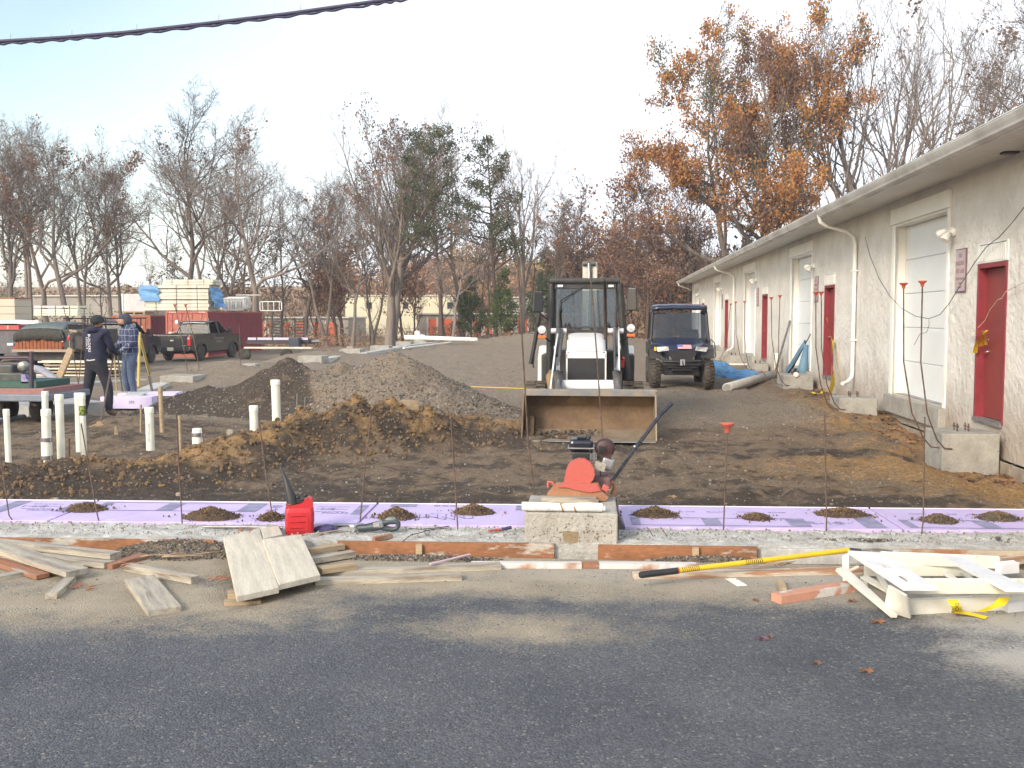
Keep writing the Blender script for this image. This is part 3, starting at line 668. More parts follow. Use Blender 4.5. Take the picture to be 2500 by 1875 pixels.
# piers of the left hand row, smaller with distance
LP = [((390, 475), 942, 918), ((592, 625), 901, 888), ((727, 787), 885, 869), ((828, 880), 866, 852), ((904, 950), 857, 844), ((966, 1003), 843, 834), ((1010, 1042), 839, 830)]
LL = ['nearest pale concrete pier of the left row behind the workers', 'concrete pier half buried left of the dark heap', 'concrete pier above the dark side of the gravel heap', 'concrete pier beside the pink grey boulder', 'concrete pier above the gravel heap crest', 'small concrete pier near the white pipes', 'smallest farthest concrete pier under the white pipe']
for ((xa, xb), yb, yt), l in zip(LP, LL):
    a = G(xa, yb); b_ = G(xb, yb); Y = a.y; zt = AY(xa, yt, Y).z
    pier('concrete_pier', l, a.x, b_.x, Y, Y+(b_.x-a.x), zt, -.6, bolts=False, grp='concrete piers of the left row')
# insulated strips between them
for i, (q0, q1) in enumerate((((480, 932), (590, 902)), ((795, 880), (830, 872)), ((885, 866), (990, 848)), ((955, 851), (1060, 838)), ((300, 985), (395, 942)))):
    a = G(*q0, .05); b_ = G(*q1, .05); s_ = MB(); d = (b_-a); L_ = d.length
    s_.box((L_/2, 0, -.12), (L_, .35, .40)); o = s_.build('grade_beam', concrete_pale); o.location = a; o.rotation_euler = (0, 0, math.atan2(d.y, d.x))
    tag(o, ['white topped concrete strip running from the near left pier', 'white concrete strip beside the boulder', 'white concrete strip between the middle piers', 'farthest white concrete strip before the white pipes', 'grey concrete strip at the feet of the man in plaid'][i], 'concrete strip', 'concrete strips between the left piers')

# red capped rebar rising out of the piers
def rebar(name, pts, label, cap=True, r=.0075, grp=None, m=None):
    p0 = Vector(pts[0]); t = thing(name, label, 'rebar', p0, group=grp)
    b = MB(); q = [Vector(p)-p0 for p in pts]; b.tube(q, r, 6); b.build('rod', m or rust, t)
    if cap:
        c_ = MB(); e = q[-1]; c_.lathe([(.018, -.05), (.024, -.012), (.03, -.008), (.052, .012), (.055, .02), (.048, .024), (.0, .026)], (e.x, e.y, e.z), 12); c_.build('cap', redcap, t)
    return t
def curvebar(base, capx, capy, Y, label, dx=-.25, r=.0095):
    c_ = AY(capx, capy, Y); bx, by, bz = base
    pts = [(bx, by, bz), (bx-.10, by-.02, bz+.01), (bx-.2, by-.03, bz+.12), (bx+(c_.x-bx)*.55-.06, by+(Y-by)*.3, bz+.45), (bx+(c_.x-bx)*.85-.03, by+(Y-by)*.6, bz+1.1), (c_.x, Y, c_.z)]
    rebar('capped_rebar', pts, label, r=r, grp='capped rebar rising beside the building')
curvebar((4.19, 13.15, .03), 2206, 695, 12.9, 'left one of two capped rebars curving up from the nearest pier', r=.009)
curvebar((4.32, 13.05, .03), 2252, 690, 12.7, 'right one of two capped rebars curving up from the nearest pier', r=.009)
curvebar((4.09, 18.4, .04), 1992, 716, 18.1, 'left capped rebar before the taped red door')
curvebar((4.2, 18.29, .04), 2005, 715, 18.0, 'right capped rebar before the taped red door')
curvebar((4.3, 24.43, .05), 1883, 728, 24.2, 'capped rebar right of the third red door, leaning left')
curvebar((4.15, 24.5, .05), 1904, 723, 24.6, 'capped rebar right of the third red door, leaning right')
curvebar((4.4, 31.6, .05), 1796, 738, 31, 'capped rebar left of the white bay behind the blue tarp')
curvebar((4.5, 31.55, .05), 1818, 737, 31, 'capped rebar in front of the white bay behind the blue tarp')
curvebar((4.2, 37, .05), 1784, 743, 36, 'small capped rebar right of the fourth red door')
curvebar((4.25, 41, .05), 1723, 746, 43, 'small capped rebar behind the utility vehicle cab')
curvebar((4.2, 50, .05), 1684, 745, 50, 'farthest capped rebar at the end of the building')

# caution tape at the doors
tape = mat('caution_tape', (.80, .60, .02), .4, c2=(.74, .54, .02), ns=14, var=.1)
def ribbon(pts, w_, tw=0, seed=0):
    rs = random.Random(seed); rows = []
    for i, p in enumerate(pts):
        p = Vector(p); a = tw*i+rs.uniform(-.3, .3); d = Vector((0, math.cos(a), 0))+Vector((math.sin(a), 0, 0)); rows.append([tuple(p-d*w_/2), tuple(p+d*w_/2)])
    return rows
t = thing('caution_tape', 'yellow tape knotted to the handle of the nearest red door', 'tape', AXp(2393, 832))
o0 = Vector(t.location)
for i, pp in enumerate((((2405, 808), (2396, 820), (2384, 838), (2380, 862)), ((2402, 808), (2398, 826), (2395, 845)), ((2400, 806), (2385, 812), (2362, 808)), ((2410, 806), (2404, 815), (2407, 842)))):
    b = MB(); pts = [Vector(AXp(*q, 4.94-.02*i))-o0 for q in pp]; b.sheet(ribbon(pts, .075, .5, i)); b.build('strip', tape, t)
t = thing('caution_tape', 'long yellow tape hanging from the second red door down to the dirt', 'tape', AXp(2036, 780)); o0 = Vector(t.location)
for i, (pp, w_) in enumerate(((((2014, 777), (2020, 776), (2030, 776), (2036, 775)), .05), (((2019, 776), (2022, 800), (2028, 820), (2034, 838)), .05), (((2034, 830), (2035, 860), (2037, 900), (2033, 940), (2026, 962)), .13), (((2032, 836), (2031, 880), (2030, 930), (2024, 958)), .09))):
    b = MB(); pts = [Vector(AXp(*q, 4.94-.16*(k/len(pp)) if i > 1 else 4.95))-o0 for k, q in enumerate(pp)]; b.sheet(ribbon(pts, w_, .25, i+7)); b.build('strip', tape, t)
b = MB(); b.sheet(ribbon([G(2032, 958, .05)-o0, G(2012, 950, .10)-o0, G(2005, 960, .02)-o0, G(1990, 961, .03)-o0, G(1984, 957, .03)-o0], .09, .6, 3)); b.build('strip', tape, t)
# big grey pipe, tarps, props
pv = mat('pipe_grey', (.50, .49, .46), .5, c2=(.42, .40, .36), ns=3, var=.08)
a = G(1775, 947, .09); e = G(1908, 908, .09)
e = a+(e-a).normalized()*6.0
t = thing('large_pipe', 'large open grey pipe lying on the dirt by the blue tarp', 'pipe', a); dv = e-a; b = MB(); n = 24; L_ = dv.length
b.lathe([(.088, 0), (.108, 0), (.108, L_), (.088, L_), (.088, .0)], (0, 0, 0), n); b.xf(dv.to_track_quat('Z', 'Y').to_matrix().to_4x4()); b.build('pipe_shell', pv, t)
def crumple(name, label, c, rx, ry, rz_, mt, seed, cat='tarp', nx=40, rot=0, k=1.0):
    """folded cloth heap: a closed blob with sharp creases"""
    n1, n2 = nx, nx//2; V = []
    for i in range(n2+1):
        for j in range(n1):
            th = math.pi*.5*(1-i/n2) if False else math.pi*(i/n2)*.58; ph_ = 2*math.pi*j/n1; V.append((math.sin(th)*math.cos(ph_), math.sin(th)*math.sin(ph_), math.cos(th)))
    V = np.array(V); q = fbm(V[:, 0]*2.2+seed, V[:, 1]*2.2+V[:, 2]*2, seed, 4, .55); rid = 1-np.abs(2*fbm(V[:, 0]*1.6+seed*3, V[:, 1]*1.6-V[:, 2], seed+5, 3)-1)*2
    s_ = 1+k*(.55*(q-.5)+.22*(rid-.6)); V = V*s_[:, None]*np.array([rx, ry, rz_]); V[:, 2] = np.maximum(V[:, 2], -.02)
    F = [(i*n1+j, (i+1)*n1+j, (i+1)*n1+(j+1) % n1, i*n1+(j+1) % n1) for i in range(n2) for j in range(n1)]
    o = npmesh(name, V, np.array(F), mt, smooth=False); o.location = c; o.rotation_euler = (0, 0, rot); tag(o, label, cat)
    return o
p = G(1770, 918); crumple('blue_tarp', 'crumpled light blue tarp heaped left of the large grey pipe', (p.x-.20, p.y, H1(p.x, p.y)), .58, .5, .40, bluetarp, 3)
p = G(1812, 920); crumple('blue_tarp', 'flatter fold of light blue tarp touching the grey pipe', (p.x, p.y, H1(p.x, p.y)), .60, .45, .27, bluetarp, 8)
# tarp leaning in a bay
bt2 = mat('blue_tarp_dull', (.10, .20, .30), .6, c2=(.14, .26, .36), ns=2, bump=.012, bs=6, var=.15)
a = AX(1932, 910, 4.9); b_ = AX(1978, 848, 5.1); c_ = AX(1982, 912, 4.9)
n = 18; rows = []
for i in range(n+1):
    u = i/n; L0 = Vector((4.75, 27.6, .12)).lerp(Vector((4.93, 25.95, 1.1)), u); L1 = Vector((4.55, 26.6, .10)).lerp(Vector((4.88, 25.75, 1.0)), u)
    r_ = []
    for j in range(12):
        v = j/11; q = L0.lerp(L1, v) if u > .02 else L0.lerp(L1, v)
        q = Vector((q.x-.07*math.sin(v*9+u*3)*(1-u*.6), q.y+.05*math.sin(v*14), q.z*(1-.0*v)))
        r_.append(tuple(q))
    rows.append(r_)
rows = [[tuple(Vector((x_, y_, z_))) for x_, y_, z_ in r_] for r_ in rows]
b = MB(); b.sheet(rows, sm=False); b.sheet([[(4.88, 25.75, 1.0), (4.97, 25.68, .98)], [(4.75, 25.7, .5), (4.96, 25.66, .5)], [(4.6, 25.66, .12), (4.95, 25.64, .12)]]); b.sheet([[(4.75, 27.6, .1), (4.55, 26.6, .1)], [(4.72, 27.6, .02), (4.5, 26.6, .02)]])
tag(b.build('blue_tarp', bt2, solid=.01), 'dark blue tarp draped against the second garage bay behind a pier', 'tarp')
def pole(name, a, b_, r, mt, label, cat='pole'):
    a = Vector(a); b_ = Vector(b_); t_ = MB(); t_.tube([Vector((0, 0, 0)), b_-a], r, 8); o = t_.build(name, mt); o.location = a; return tag(o, label, cat)
pole('leaning_pole', AX(1893, 905, 4.7), AX(1929, 783, 4.96), .03, galv, 'grey pole leaning on the wall left of the second garage bay')
pole('leaning_pole', AX(1935, 900, 4.8), AX(1979, 815, 4.95), .012, rust, 'thin rusty rod leaning inside the second garage bay')
p = AX(1888, 903, 4.75); b = MB(); b.tube([(0, 0, 0), (0, 0, .55)], .075, 14); o = b.build('standing_pipe', pvc); o.location = (4.8, p.y-.3, .1); tag(o, 'short fat white pipe standing beside the leaning grey pole', 'pipe')
p = AX(1943, 909, 4.5); b = MB(); b.lathe([(.05, 0), (.06, .005), (.06, .10), (.02, .12)], (0, 0, 0), 12, 'Y'); o = b.build('paint_can', white_paint); o.location = (4.45, 24.4, .31); tag(o, 'small white container lying on the pier before the blue tarp', 'container')
p = G(1815, 898); b = MB(); b.box((0, 0, 0), (.9, .35, .04), m=0); o = b.build('white_board', white_paint); o.location = (p.x, p.y, .12); tag(o, 'white board lying between the blue tarp and the low pier', 'board')
# orange wires by the pipe
owm = mat('wire_red', (.30, .10, .06), .6)
b = MB(); b.tube([G(1845, 915, .25), G(1860, 905, .35), G(1872, 922, .1), G(1868, 930, .02)], .008, 5); b.tube([G(1840, 912, .2), G(1856, 918, .1), G(1880, 935, .02)], .006, 5); tag(b.build('loose_wire', owm), 'thin reddish wires curling over the large grey pipe', 'wire')
# ------------------------------------------------------------------ foundation strip along the road
FO = Vector((0.1, 7.57, 0)); FA = R(2.6); Fu = Vector((math.cos(FA), math.sin(FA), 0)); Fv = Vector((-math.sin(FA), math.cos(FA), 0))
def FP(u, v, z=0): p = FO+Fu*u+Fv*v; return Vector((p.x, p.y, z))
ZF = .10
# rough poured concrete strip, top at ZF
us = np.arange(-9, 9, .022); vs_ = np.concatenate([[-.505], np.arange(-.50, .02, .0175)])
U, V_ = np.meshgrid(us, vs_); u, v = U.ravel(), V_.ravel()
rg = (fbm(u*7, v*9, 401, 4, .65)-.5)*.030+(fbm(u*30, v*30, 405, 2)-.5)*.016+.010*(vn((u+.8*v)*26, v*5, 411)-.5)*sst(.2, 1.4, u)
z = ZF-.012+rg
z = np.where(v < -.502, -.25, z)
X = FO.x+u*math.cos(FA)-v*math.sin(FA); Y = FO.y+u*math.sin(FA)+v*math.cos(FA)
idx = np.arange(len(u)).reshape(len(vs_), len(us)); FQ = np.stack([idx[:-1, :-1].ravel(), idx[:-1, 1:].ravel(), idx[1:, 1:].ravel(), idx[1:, :-1].ravel()], 1)
strip_m = mat('rough_concrete', (.50, .50, .475), .95, c2=(.36, .35, .32), ns=7, lo=.35, hi=.6, bump=.012, bs=55, var=.22, c3=(.26, .20, .13), n3=2.2, t3=.64)
fs = npmesh('foundation_strip', np.stack([X, Y, z], 1), FQ, strip_m, smooth=False)
tag(fs, 'rough whitish concrete strip poured along the edge of the road', 'concrete strip')
n = 2600; uu = -7+rng.rand(n)*12; vv = -.41+rng.rand(n)*.41
P = np.stack([FO.x+uu*math.cos(FA)-vv*math.sin(FA), FO.y+uu*math.sin(FA)+vv*math.cos(FA), np.full(n, ZF)], 1)
cg = scatter('aggregate', P, .004+.008*rng.rand(n)**2, [concrete_pale, st_a, st_b], None, low=True); tag(cg, 'grit and small stones crusted on the rough concrete strip', 'grit', kind='stuff')

# foam boards with print
foam_m = mat('foam_lilac', (.53, .44, .69), .75, c2=(.47, .39, .62), ns=2.2, var=.05, c3=(.66, .60, .74), n3=3.5, t3=.60); foam_e = mat('foam_edge', (.80, .76, .84), .8, var=.04)
ink = mat('foam_ink', (.20, .195, .31), .8, var=.12, c2=(.30, .29, .42), ns=9)
foams = [(-6.9, -4.47, 1), (-4.45, -2.03, 1), (-2.01, -.58, 2), (.03, 2.10, 0), (2.12, 4.5, 0)]
FLBL = ['lilac foam board at the left end with a slanting corner, printed frames', 'lilac foam board behind the red gas can, printed boxes and grey bar', 'lilac foam board left of the big concrete pier with drawn loops', 'lilac foam board just right of the big concrete pier, R-10 print', 'lilac foam board at the right edge with two small soil mounds']
def quadp(mb, x0, y0, x1, y1, z, sk=0): mb.add([(x0, y0, z), (x1, y0, z), (x1+sk, y1, z), (x0+sk, y1, z)], [(0, 1, 2, 3)])
for i, (a, b_, kind) in enumerate(foams):
    t = thing('foam_board', FLBL[i], 'foam board', FP(a, .01, ZF-.045), FA, group='lilac foam boards along the foundation')
    W = b_-a; D_ = .84
    b = MB(); b.box((W/2, D_/2, .025), (W, D_, .05)); b.build('board', foam_m, t, bevel=.003)
    e = MB(); e.b2((0, D_+.0005, 0), (W, D_+.012, .0545)); e.build('edge', foam_e, t)
    zt = .0530; p = MB()
    def frame(x0, y0, x1, y1, w_, cuts, sk=.0):
        quadp(p, x0, y0, x1, y0+w_, zt); quadp(p, x0, y1-w_, x1, y1, zt)
        for cx, cw in cuts: quadp(p, cx, y0+w_, cx+cw, y1-w_, zt+.0)
    txt = []
    if kind == 0:
        frame(.06, .06, 1.42, .36, .014, ((.06, .07), (.62, .13), (1.27, .15)))
        txt += [('R-10', 1.55, .2, .15, 0), ('TYPE IV', 1.68, .2, .05, 0), ('R', .69, .2, .10, 0)]
        quadp(p, 1.82, .04, 1.98, .62, zt)
        for k in range(5): txt.append(('RIGID INSULATION BOARD'[k*4:k*4+5], .3+k*.24, .60, .055, 0))
    elif kind == 1:
        frame(.10, .42, 1.50, .78, .014, ((.10, .08), (.66, .14), (1.34, .16)))
        quadp(p, 1.75, .08, 1.88, .80, zt); txt += [('R-10', 1.62, .58, .13, 90), ('1 1/2', 2.02, .56, .11, 0), ('FOAM', 2.16, .40, .08, 0)]
        quadp(p, 2.30, .36, 2.38, .74, zt)
        for k in range(3): txt.append(('INSULATION', 2.1, .66-.1*k, .045, 0))
    else:
        quadp(p, .12, .70, .34, .82, zt)
        quadp(p, 1.18, .60, 1.40, .80, zt); quadp(p, .84, .42, .845, .82, zt); quadp(p, .5, .415, .845, .42, zt)
        txt += [('ooo', .58, .76, .12, 0)]
        q = MB()
        for k in range(9):
            x0 = .18+.07*k; q.tube([(x0, .18+.02*k, zt), (x0+.05, .26+.03*math.sin(k*2.1), zt), (x0+.12, .22+.05*math.cos(k*1.7), zt), (x0+.10, .38, zt)], .0028, 4, cap=False)
        q.build('drawing', ink, t)
    p.build('print', ink, t)['kind'] = 'stuff'
    for s_, x, y, sz, r_ in txt: text_mesh('lettering', s_, sz, ink, t, (x, y, zt), (0, 0, R(r_)), .0004)

# soil mounds on the foam
mound_m = mat('mound_soil', (.095, .062, .036), .97, c2=(.055, .038, .026), ns=8, bump=.02, bs=35, var=.3)
mound_m2 = mat('mound_soil_grey', (.10, .085, .06), .97, c2=(.065, .055, .042), ns=8, bump=.02, bs=35, var=.3)
def mound(px_, py_, w_, h_, label, grey=False, elong=1.0, seed=0):
    c = G(px_, py_, ZF+.01); rx = w_/2/CF*c.y; ry = .30*rx*elong+.08; n1 = 34
    t = thing('soil_mound', label, 'soil mound', c, group='small mounds of soil on the foam boards')
    g = np.linspace(-1.25, 1.25, n1); A, B = np.meshgrid(g, g); d = np.hypot(A, B)
    z = h_*np.clip(1-d**1.25, -.2, 1)*(.75+.5*fbm(A*2.2+seed, B*2.2, seed, 3))+(fbm(A*6+seed, B*6, seed+3, 3, .65)-.5)*.055*np.clip(1.3-d, 0, 1)
    z = z-.004
    idx = np.arange(n1*n1).reshape(n1, n1); FQ = np.stack([idx[:-1, :-1].ravel(), idx[:-1, 1:].ravel(), idx[1:, 1:].ravel(), idx[1:, :-1].ravel()], 1)
    kk = z.ravel()[FQ].max(1) > 0; npmesh('heap', np.stack([A.ravel()*rx, B.ravel()*ry, z.ravel()], 1), FQ[kk], mound_m2 if grey else mound_m, t)
    n = 420; r_ = np.abs(rng.normal(size=n))*.62; th = rng.rand(n)*6.283; P = np.stack([r_*np.cos(th)*rx, r_*np.sin(th)*ry, np.clip(h_*(1-r_**1.25), 0, 1)*.9+.004], 1)
    c_ = scatter('crumb', P, .004+.011*rng.rand(n)**2, [mound_m2 if grey else mound_m, clod_a, clod_a, clod_b], t, low=True); c_['kind'] = 'stuff'
for i, a in enumerate(((211, 1243, 112, .055, 'flat dark soil mound on the foam board at far left'), (515, 1262, 150, .085, 'large dark soil mound left of the red gas can'), (662, 1265, 70, .05, 'small soil mound half hidden behind the gas can'), (968, 1262, 100, .08, 'brown soil mound behind the reciprocating saw'), (1158, 1250, 108, .065, 'crumbly brown soil mound left of the big concrete pier'), (1598, 1256, 118, .06, 'dark soil mound with a tail right of the big concrete pier'), (1848, 1264, 76, .035, 'smallest soil mound between two rebar stakes'), (2058, 1255, 138, .05, 'long flat soil mound around a rebar stake'), (2292, 1271, 92, .05, 'greyish soil mound right of the long rebar stake'), (2436, 1265, 100, .055, 'greyish gravelly soil mound at the right edge'))):
    mound(*a, grey=(i > 7), seed=i*7+1)

# big central pier
t = thing('concrete_pier', 'big square honeycombed concrete pier in the middle of the foundation', 'concrete pier', (G(1394, 1253, .30).x, 7.08, -.1), FA*.4)
PZ = .30+.1
def pitface(n=60):
    b = MB(); return b
b = MB(); b.box((0, .35, PZ/2), (.665, .70, PZ)); pier_o = b.build('block', mat('pier_concrete', (.40, .385, .345), .93, c2=(.31, .29, .25), ns=5, lo=.42, hi=.62, bump=.012, bs=45, var=.14), t, bevel=.012)
pitm = mat('pit_dark', (.15, .135, .11), .95, var=.2); patch_m = mat('patch_brown', (.24, .18, .11), .95, var=.1)
pts = []; rs = random.Random(4)
for cx, cz, sx_, sz_, n in ((-.02, .30, .03, .05, 18), (-.13, .26, .07, .02, 26), (.12, .26, .06, .06, 30), (.02, .13, .16, .05, 70), (-.05, .17, .1, .06, 40), (.27, .3, .03, .04, 16), (.16, .2, .08, .08, 30), (-.24, .2, .05, .1, 12)):
    for _ in range(n): pts.append((rs.gauss(cx, sx_), -.002, rs.gauss(cz, sz_)))
P = np.array([p for p in pts if -.3 < p[0] < .3 and .03 < p[2] < .42]); q = scatter('pits', P, .003+.006*rng.rand(len(P)), [pitm, st_a, pitm], t, low=True); q['kind'] = 'stuff'
pa_ = MB(); pa_.add([(-.06, -.0025, .27), (.055, -.0025, .265), (.05, -.0025, .20), (.02, -.0025, .155), (-.035, -.0025, .165), (-.055, -.0025, .21)], [(0, 1, 2, 3, 4, 5)]); pa_.build('patch', patch_m, t)
jt = MB(); jt.box((.338, .38, .26), (.008, .5, .28)); jt.build('joint_strip', black, t)
# things lying on the pier: timber, rolled drawings
z0 = .301
o = MB().box((0, 0, 0), (.415, .09, .038)).build('timber_offcut', wood_new, bevel=.003); o.location = G(1390, 1215, .32); o.location.y = 7.49; o.location.z = z0+.021; o.rotation_euler = (0, 0, FA*.4); tag(o, 'short grey timber lying across the pier before the compactor', 'timber')
o2 = o.copy(); COL.objects.link(o2); o2.location = (o.location.x+.13, o.location.y-.075, z0+.0195); o2.scale = (.45, .5, .9); tag(o2, 'small timber block between the rolled plans and the compactor', 'timber')
paper = mat('drawing_paper', (.78, .76, .72), .8, c2=(.70, .68, .66), ns=8, var=.04, stretch=(1, 1, 1)); band = mat('rubber_band', (.33, .17, .05), .6)
pc = G(1372, 1238, .335); t = thing('rolled_drawings', 'rolled white plans held by two rubber bands on the pier', 'drawings', (pc.x, pc.y, z0+.031), R(2))
b = MB(); L_ = .575; pr = [(-L_/2, .034), (-.2, .033), (-.05, .031), (0, .029), (.05, .031), (.2, .034), (L_/2, .031)]
b.tube([(x, 0, r_-.029) for x, r_ in pr], [r_ for x, r_ in pr], 16, cap=False); b.tube([(x, .0, r_-.029) for x, r_ in pr], [r_*.8 for x, r_ in pr], 14, cap=True); b.build('paper_roll', paper, t)
b = MB(); b.tube([(L_/2-.02, 0, -.004), (L_/2+.02, 0, -.004)], .019, 14); b.build('inner_roll', paper, t)
for x in (-.0, .09):
    b = MB(); b.tube([(x-.004, 0, -.002), (x+.006, 0, .002)], .0335, 16); b.build('rubber_band', band, t)
b = MB()
for k in range(34):
    x = rs.uniform(-.26, .27); h_ = rs.uniform(.004, .016); a = rs.uniform(-.9, .5); b.box((x, -.0345*math.cos(a), .002+.0345*math.sin(a)), (.0018, .0025, h_), rot=(-a, 0, 0))
b.build('pencil_marks', ink, t)

# ------------------------------------------------------------------ form boards
def fboard(u0, u1, z0_, z1_, label, m=form_mat, v=-.525, th=.035, grp='form boards along the concrete strip'):
    b = MB(); b.box((0, 0, 0), (u1-u0, th, z1_-z0_)); o = b.build('form_board', m, bevel=.002); c = FP((u0+u1)/2, v, (z0_+z1_)/2); o.location = c; o.rotation_euler = (0, 0, FA)
    tag(o, label, 'form board', grp); return o
fboard(-6.5, -2.95, -.03, .088, 'orange stained form board at the far left behind the planks')
fboard(-2.05, -.50, -.02, .092, 'orange form board between the stacked boards and the pier')
fboard(-.19, .92, -.04, .085, 'orange form board right of the big pier smeared with concrete')
fboard(.95, 1.9, -.05, .075, 'form board half buried by gravel on the right', concrete_pale)
fboard(1.9, 4.6, -.05, .078, 'patchy form board at the right edge of the strip', mat('form_wood_patchy', (.42, .36, .28), .9, c2=(.35, .17, .09), ns=2.4, lo=.5, hi=.58, var=.2))
def cleat(px_, py_, label):
    p = G(px_, py_, 0); b = MB(); b.box((0, 0, .04), (.045, .03, .105)); o = b.build('wood_cleat', wood_tan, bevel=.002); u_ = p.x-FO.x; o.location = (p.x, 7.57+u_*.0454-.525-.034, -.01); o.rotation_euler = (0, 0, FA); tag(o, label, 'wooden cleat', 'cleats nailed to the form boards')
cleat(1027, 1352, 'small wooden cleat on the long orange form board'); cleat(1699, 1368, 'grey wooden cleat near the yellow broom grip')

# ------------------------------------------------------------------ banks of dark gravel in front of the strip
def bank(name, label, cx, cy, rx, ry, h_, seed, n=2200):
    g1 = np.linspace(-1.15, 1.15, 110); g2 = np.linspace(-1.15, 1.15, 40); A, B = np.meshgrid(g1, g2); d = np.hypot(np.abs(A)**1.3, B)
    z = h_*np.clip(1-d**1.8, -.15, 1)+(fbm(A*9, B*3, seed, 4, .65)-.5)*.03; idx = np.arange(A.size).reshape(A.shape)
    FQ = np.stack([idx[:-1, :-1].ravel(), idx[:-1, 1:].ravel(), idx[1:, 1:].ravel(), idx[1:, :-1].ravel()], 1); kk = z.ravel()[FQ].max(1) > -.004
    t = thing(name, label, 'gravel', (cx, cy, .0), FA)
    at_ = np.zeros((A.size, 4)); at_[:, 1] = .55; at_[:, 2] = .55; at_[:, 3] = 1
    npmesh('heap', np.stack([A.ravel()*rx, B.ravel()*ry, z.ravel()-.002], 1), FQ[kk], soil, t, attr={'soil': at_})
    r_ = rng.rand(n)**.6*1.15; th = rng.rand(n)*6.283; a, b_ = r_*np.cos(th), r_*np.sin(th); P = np.stack([a*rx, b_*ry, np.clip(h_*(1-np.hypot(np.abs(a)**1.3, b_)**1.8), 0, 1)+.003], 1)
    q = scatter('gravel', P, .004+.011*rng.rand(n)**2.5, [st_a, st_b, st_c, st_d, st_d, st_d], t, low=True); q['kind'] = 'stuff'
p = G(440, 1352); bank('gravel_bank', 'dark gravel heaped against the strip left of the stacked boards', p.x, p.y+.05, .52, .24, .085, 3)
p = G(2095, 1350, .0); bank('gravel_bank', 'long dark gravel bank against the strip behind the broom', p.x, p.y+.03, .95, .17, .09, 9, 3000)
p = G(1010, 1365, .0); bank('gravel_bank', 'thin line of gravel at the foot of the orange form board', p.x, p.y, .55, .08, .02, 12, 900)
p = G(1730, 1368, .0); bank('gravel_bank', 'small heap of gravel under the smeared form board', p.x, p.y, .35, .07, .025, 15, 500)

# ------------------------------------------------------------------ rebar stakes
def stake(bx, by, tx, ty, label, mid=None, cap=False, lean=0.0, z=ZF-.02, r=.0055, m=None):
    a = G(bx, by, z); b_ = AY(tx, ty, a.y+lean); pts = [a+Vector((.02, -.01, -.05)), a]
    if mid: q = AY(mid[0], mid[1], a.y+lean*.4); pts.append(q)
    pts.append(a.lerp(b_, .5)+Vector((rs.uniform(-.01, .01), 0, 0)) if not mid else q.lerp(b_, .5)); pts.append(b_)
    return rebar('rebar_stake', pts, label, cap=cap, r=r, grp='rebar stakes standing along the foundation', m=m)
stake(35, 1277, 2, 1120, 'rusty rebar stake at the left edge of the foam', mid=(22, 1258))
stake(243, 1279, 198, 1033, 'dark rebar stake leaning left through the flat mound', mid=(236, 1250))
stake(445, 1282, 430, 1010, 'rebar stake beside the large dark mound')
stake(668, 1278, 632, 1020, 'rusty rebar stake just left of the red gas can')
stake(879, 1276, 906, 1010, 'grey rebar stake right of the red gas can, leaning right')
stake(1118, 1296, 1100, 1008, 'rebar stake left of the big concrete pier')
stake(1305, 1205, 1262, 615, 'very tall thin rebar rising left of the compactor', z=0, mid=(1290, 1090), r=.008)
stake(1472, 1090, 1439, 640, 'tall rusty rebar standing in front of the front loader', z=0, r=.009)
stake(1766, 1303, 1776, 1040, 'rebar stake with a red plastic cap', cap=True)
stake(2017, 1300, 2013, 1010, 'rebar stake rising from the long flat mound', mid=(2018, 1262))
stake(2250, 1305, 2258, 1018, 'rebar stake rising right of the long flat mound', mid=(2254, 1270))

# ------------------------------------------------------------------ lumber on the road
LB = 'loose boards lying along the edge of the road'
def plank(label, p, q, w_, th, z=0.0, z2=None, m=None, name='lumber_board', grp=LB, roll=0):
    """p, q: ends of its centre line on the ground, measured in the photograph"""
    a = G(p[0], p[1], z+th); b_ = G(q[0], q[1], (z if z2 is None else z2)+th); d = b_-a; b = MB(); L_ = d.length
    n = 5; sx = []
    b.box((0, 0, 0), (L_, w_, th)); o = b.build(name, m or wood_new, bevel=.0025)
    c = (a+b_)/2; c.z -= th/2-.002; o.location = c; o.rotation_euler = (roll, -math.asin(d.z/L_), math.atan2(d.y, d.x)); return tag(o, label, 'board', grp)
def corners(label, cs, th, z, m=None, zs=None, grp=LB):
    """board given by the four corners of its top face"""
    P = [G(x, y, z+th if zs is None else zs[i]+th) for i, (x, y) in enumerate(cs)]; c = sum(P, Vector())/4
    b = MB(); b.add([p-c for p in P]+[p-c-Vector((0, 0, th)) for p in P], [(0, 1, 2, 3), (7, 6, 5, 4), (0, 4, 5, 1), (1, 5, 6, 2), (2, 6, 7, 3), (3, 7, 4, 0)])
    # bring the long way onto the grain direction
    d = P[3]-P[0]; an = math.atan2(d.y, d.x); b.xf(Matrix.Rotation(-an, 4, 'Z')); o = b.build('lumber_board', m or wood_new, bevel=.003); o.location = c; o.rotation_euler = (0, 0, an); return tag(o, label, 'board', grp)
wood_pale = mat('wood_pale', (.60, .55, .45), .8, c2=(.47, .43, .35), ns=2.6, lo=.36, hi=.62, bump=.001, bs=50, var=.2, stretch=(.6, 8, 8), c3=(.34, .24, .15), n3=3.2, t3=.68)
corners('wide pale board leaning at the front left of the stacked boards', [(545, 1312), (632, 1288), (681, 1434), (578, 1456)], .036, .05, wood_pale, zs=[.10, .10, .05, .05])
corners('wide pale board with a knot, right one on the stacked boards', [(641, 1316), (735, 1304), (782, 1403), (681, 1427)], .036, .055, wood_pale, zs=[.11, .10, .06, .06])
corners('short pale board end lying behind the two wide boards', [(634, 1289), (680, 1283), (690, 1304), (643, 1315)], .03, .095, wood_pale)
corners('short wide grey board lying alone on the sandy road', [(304, 1414), (377, 1402), (443, 1479), (361, 1491)], .037, .0)
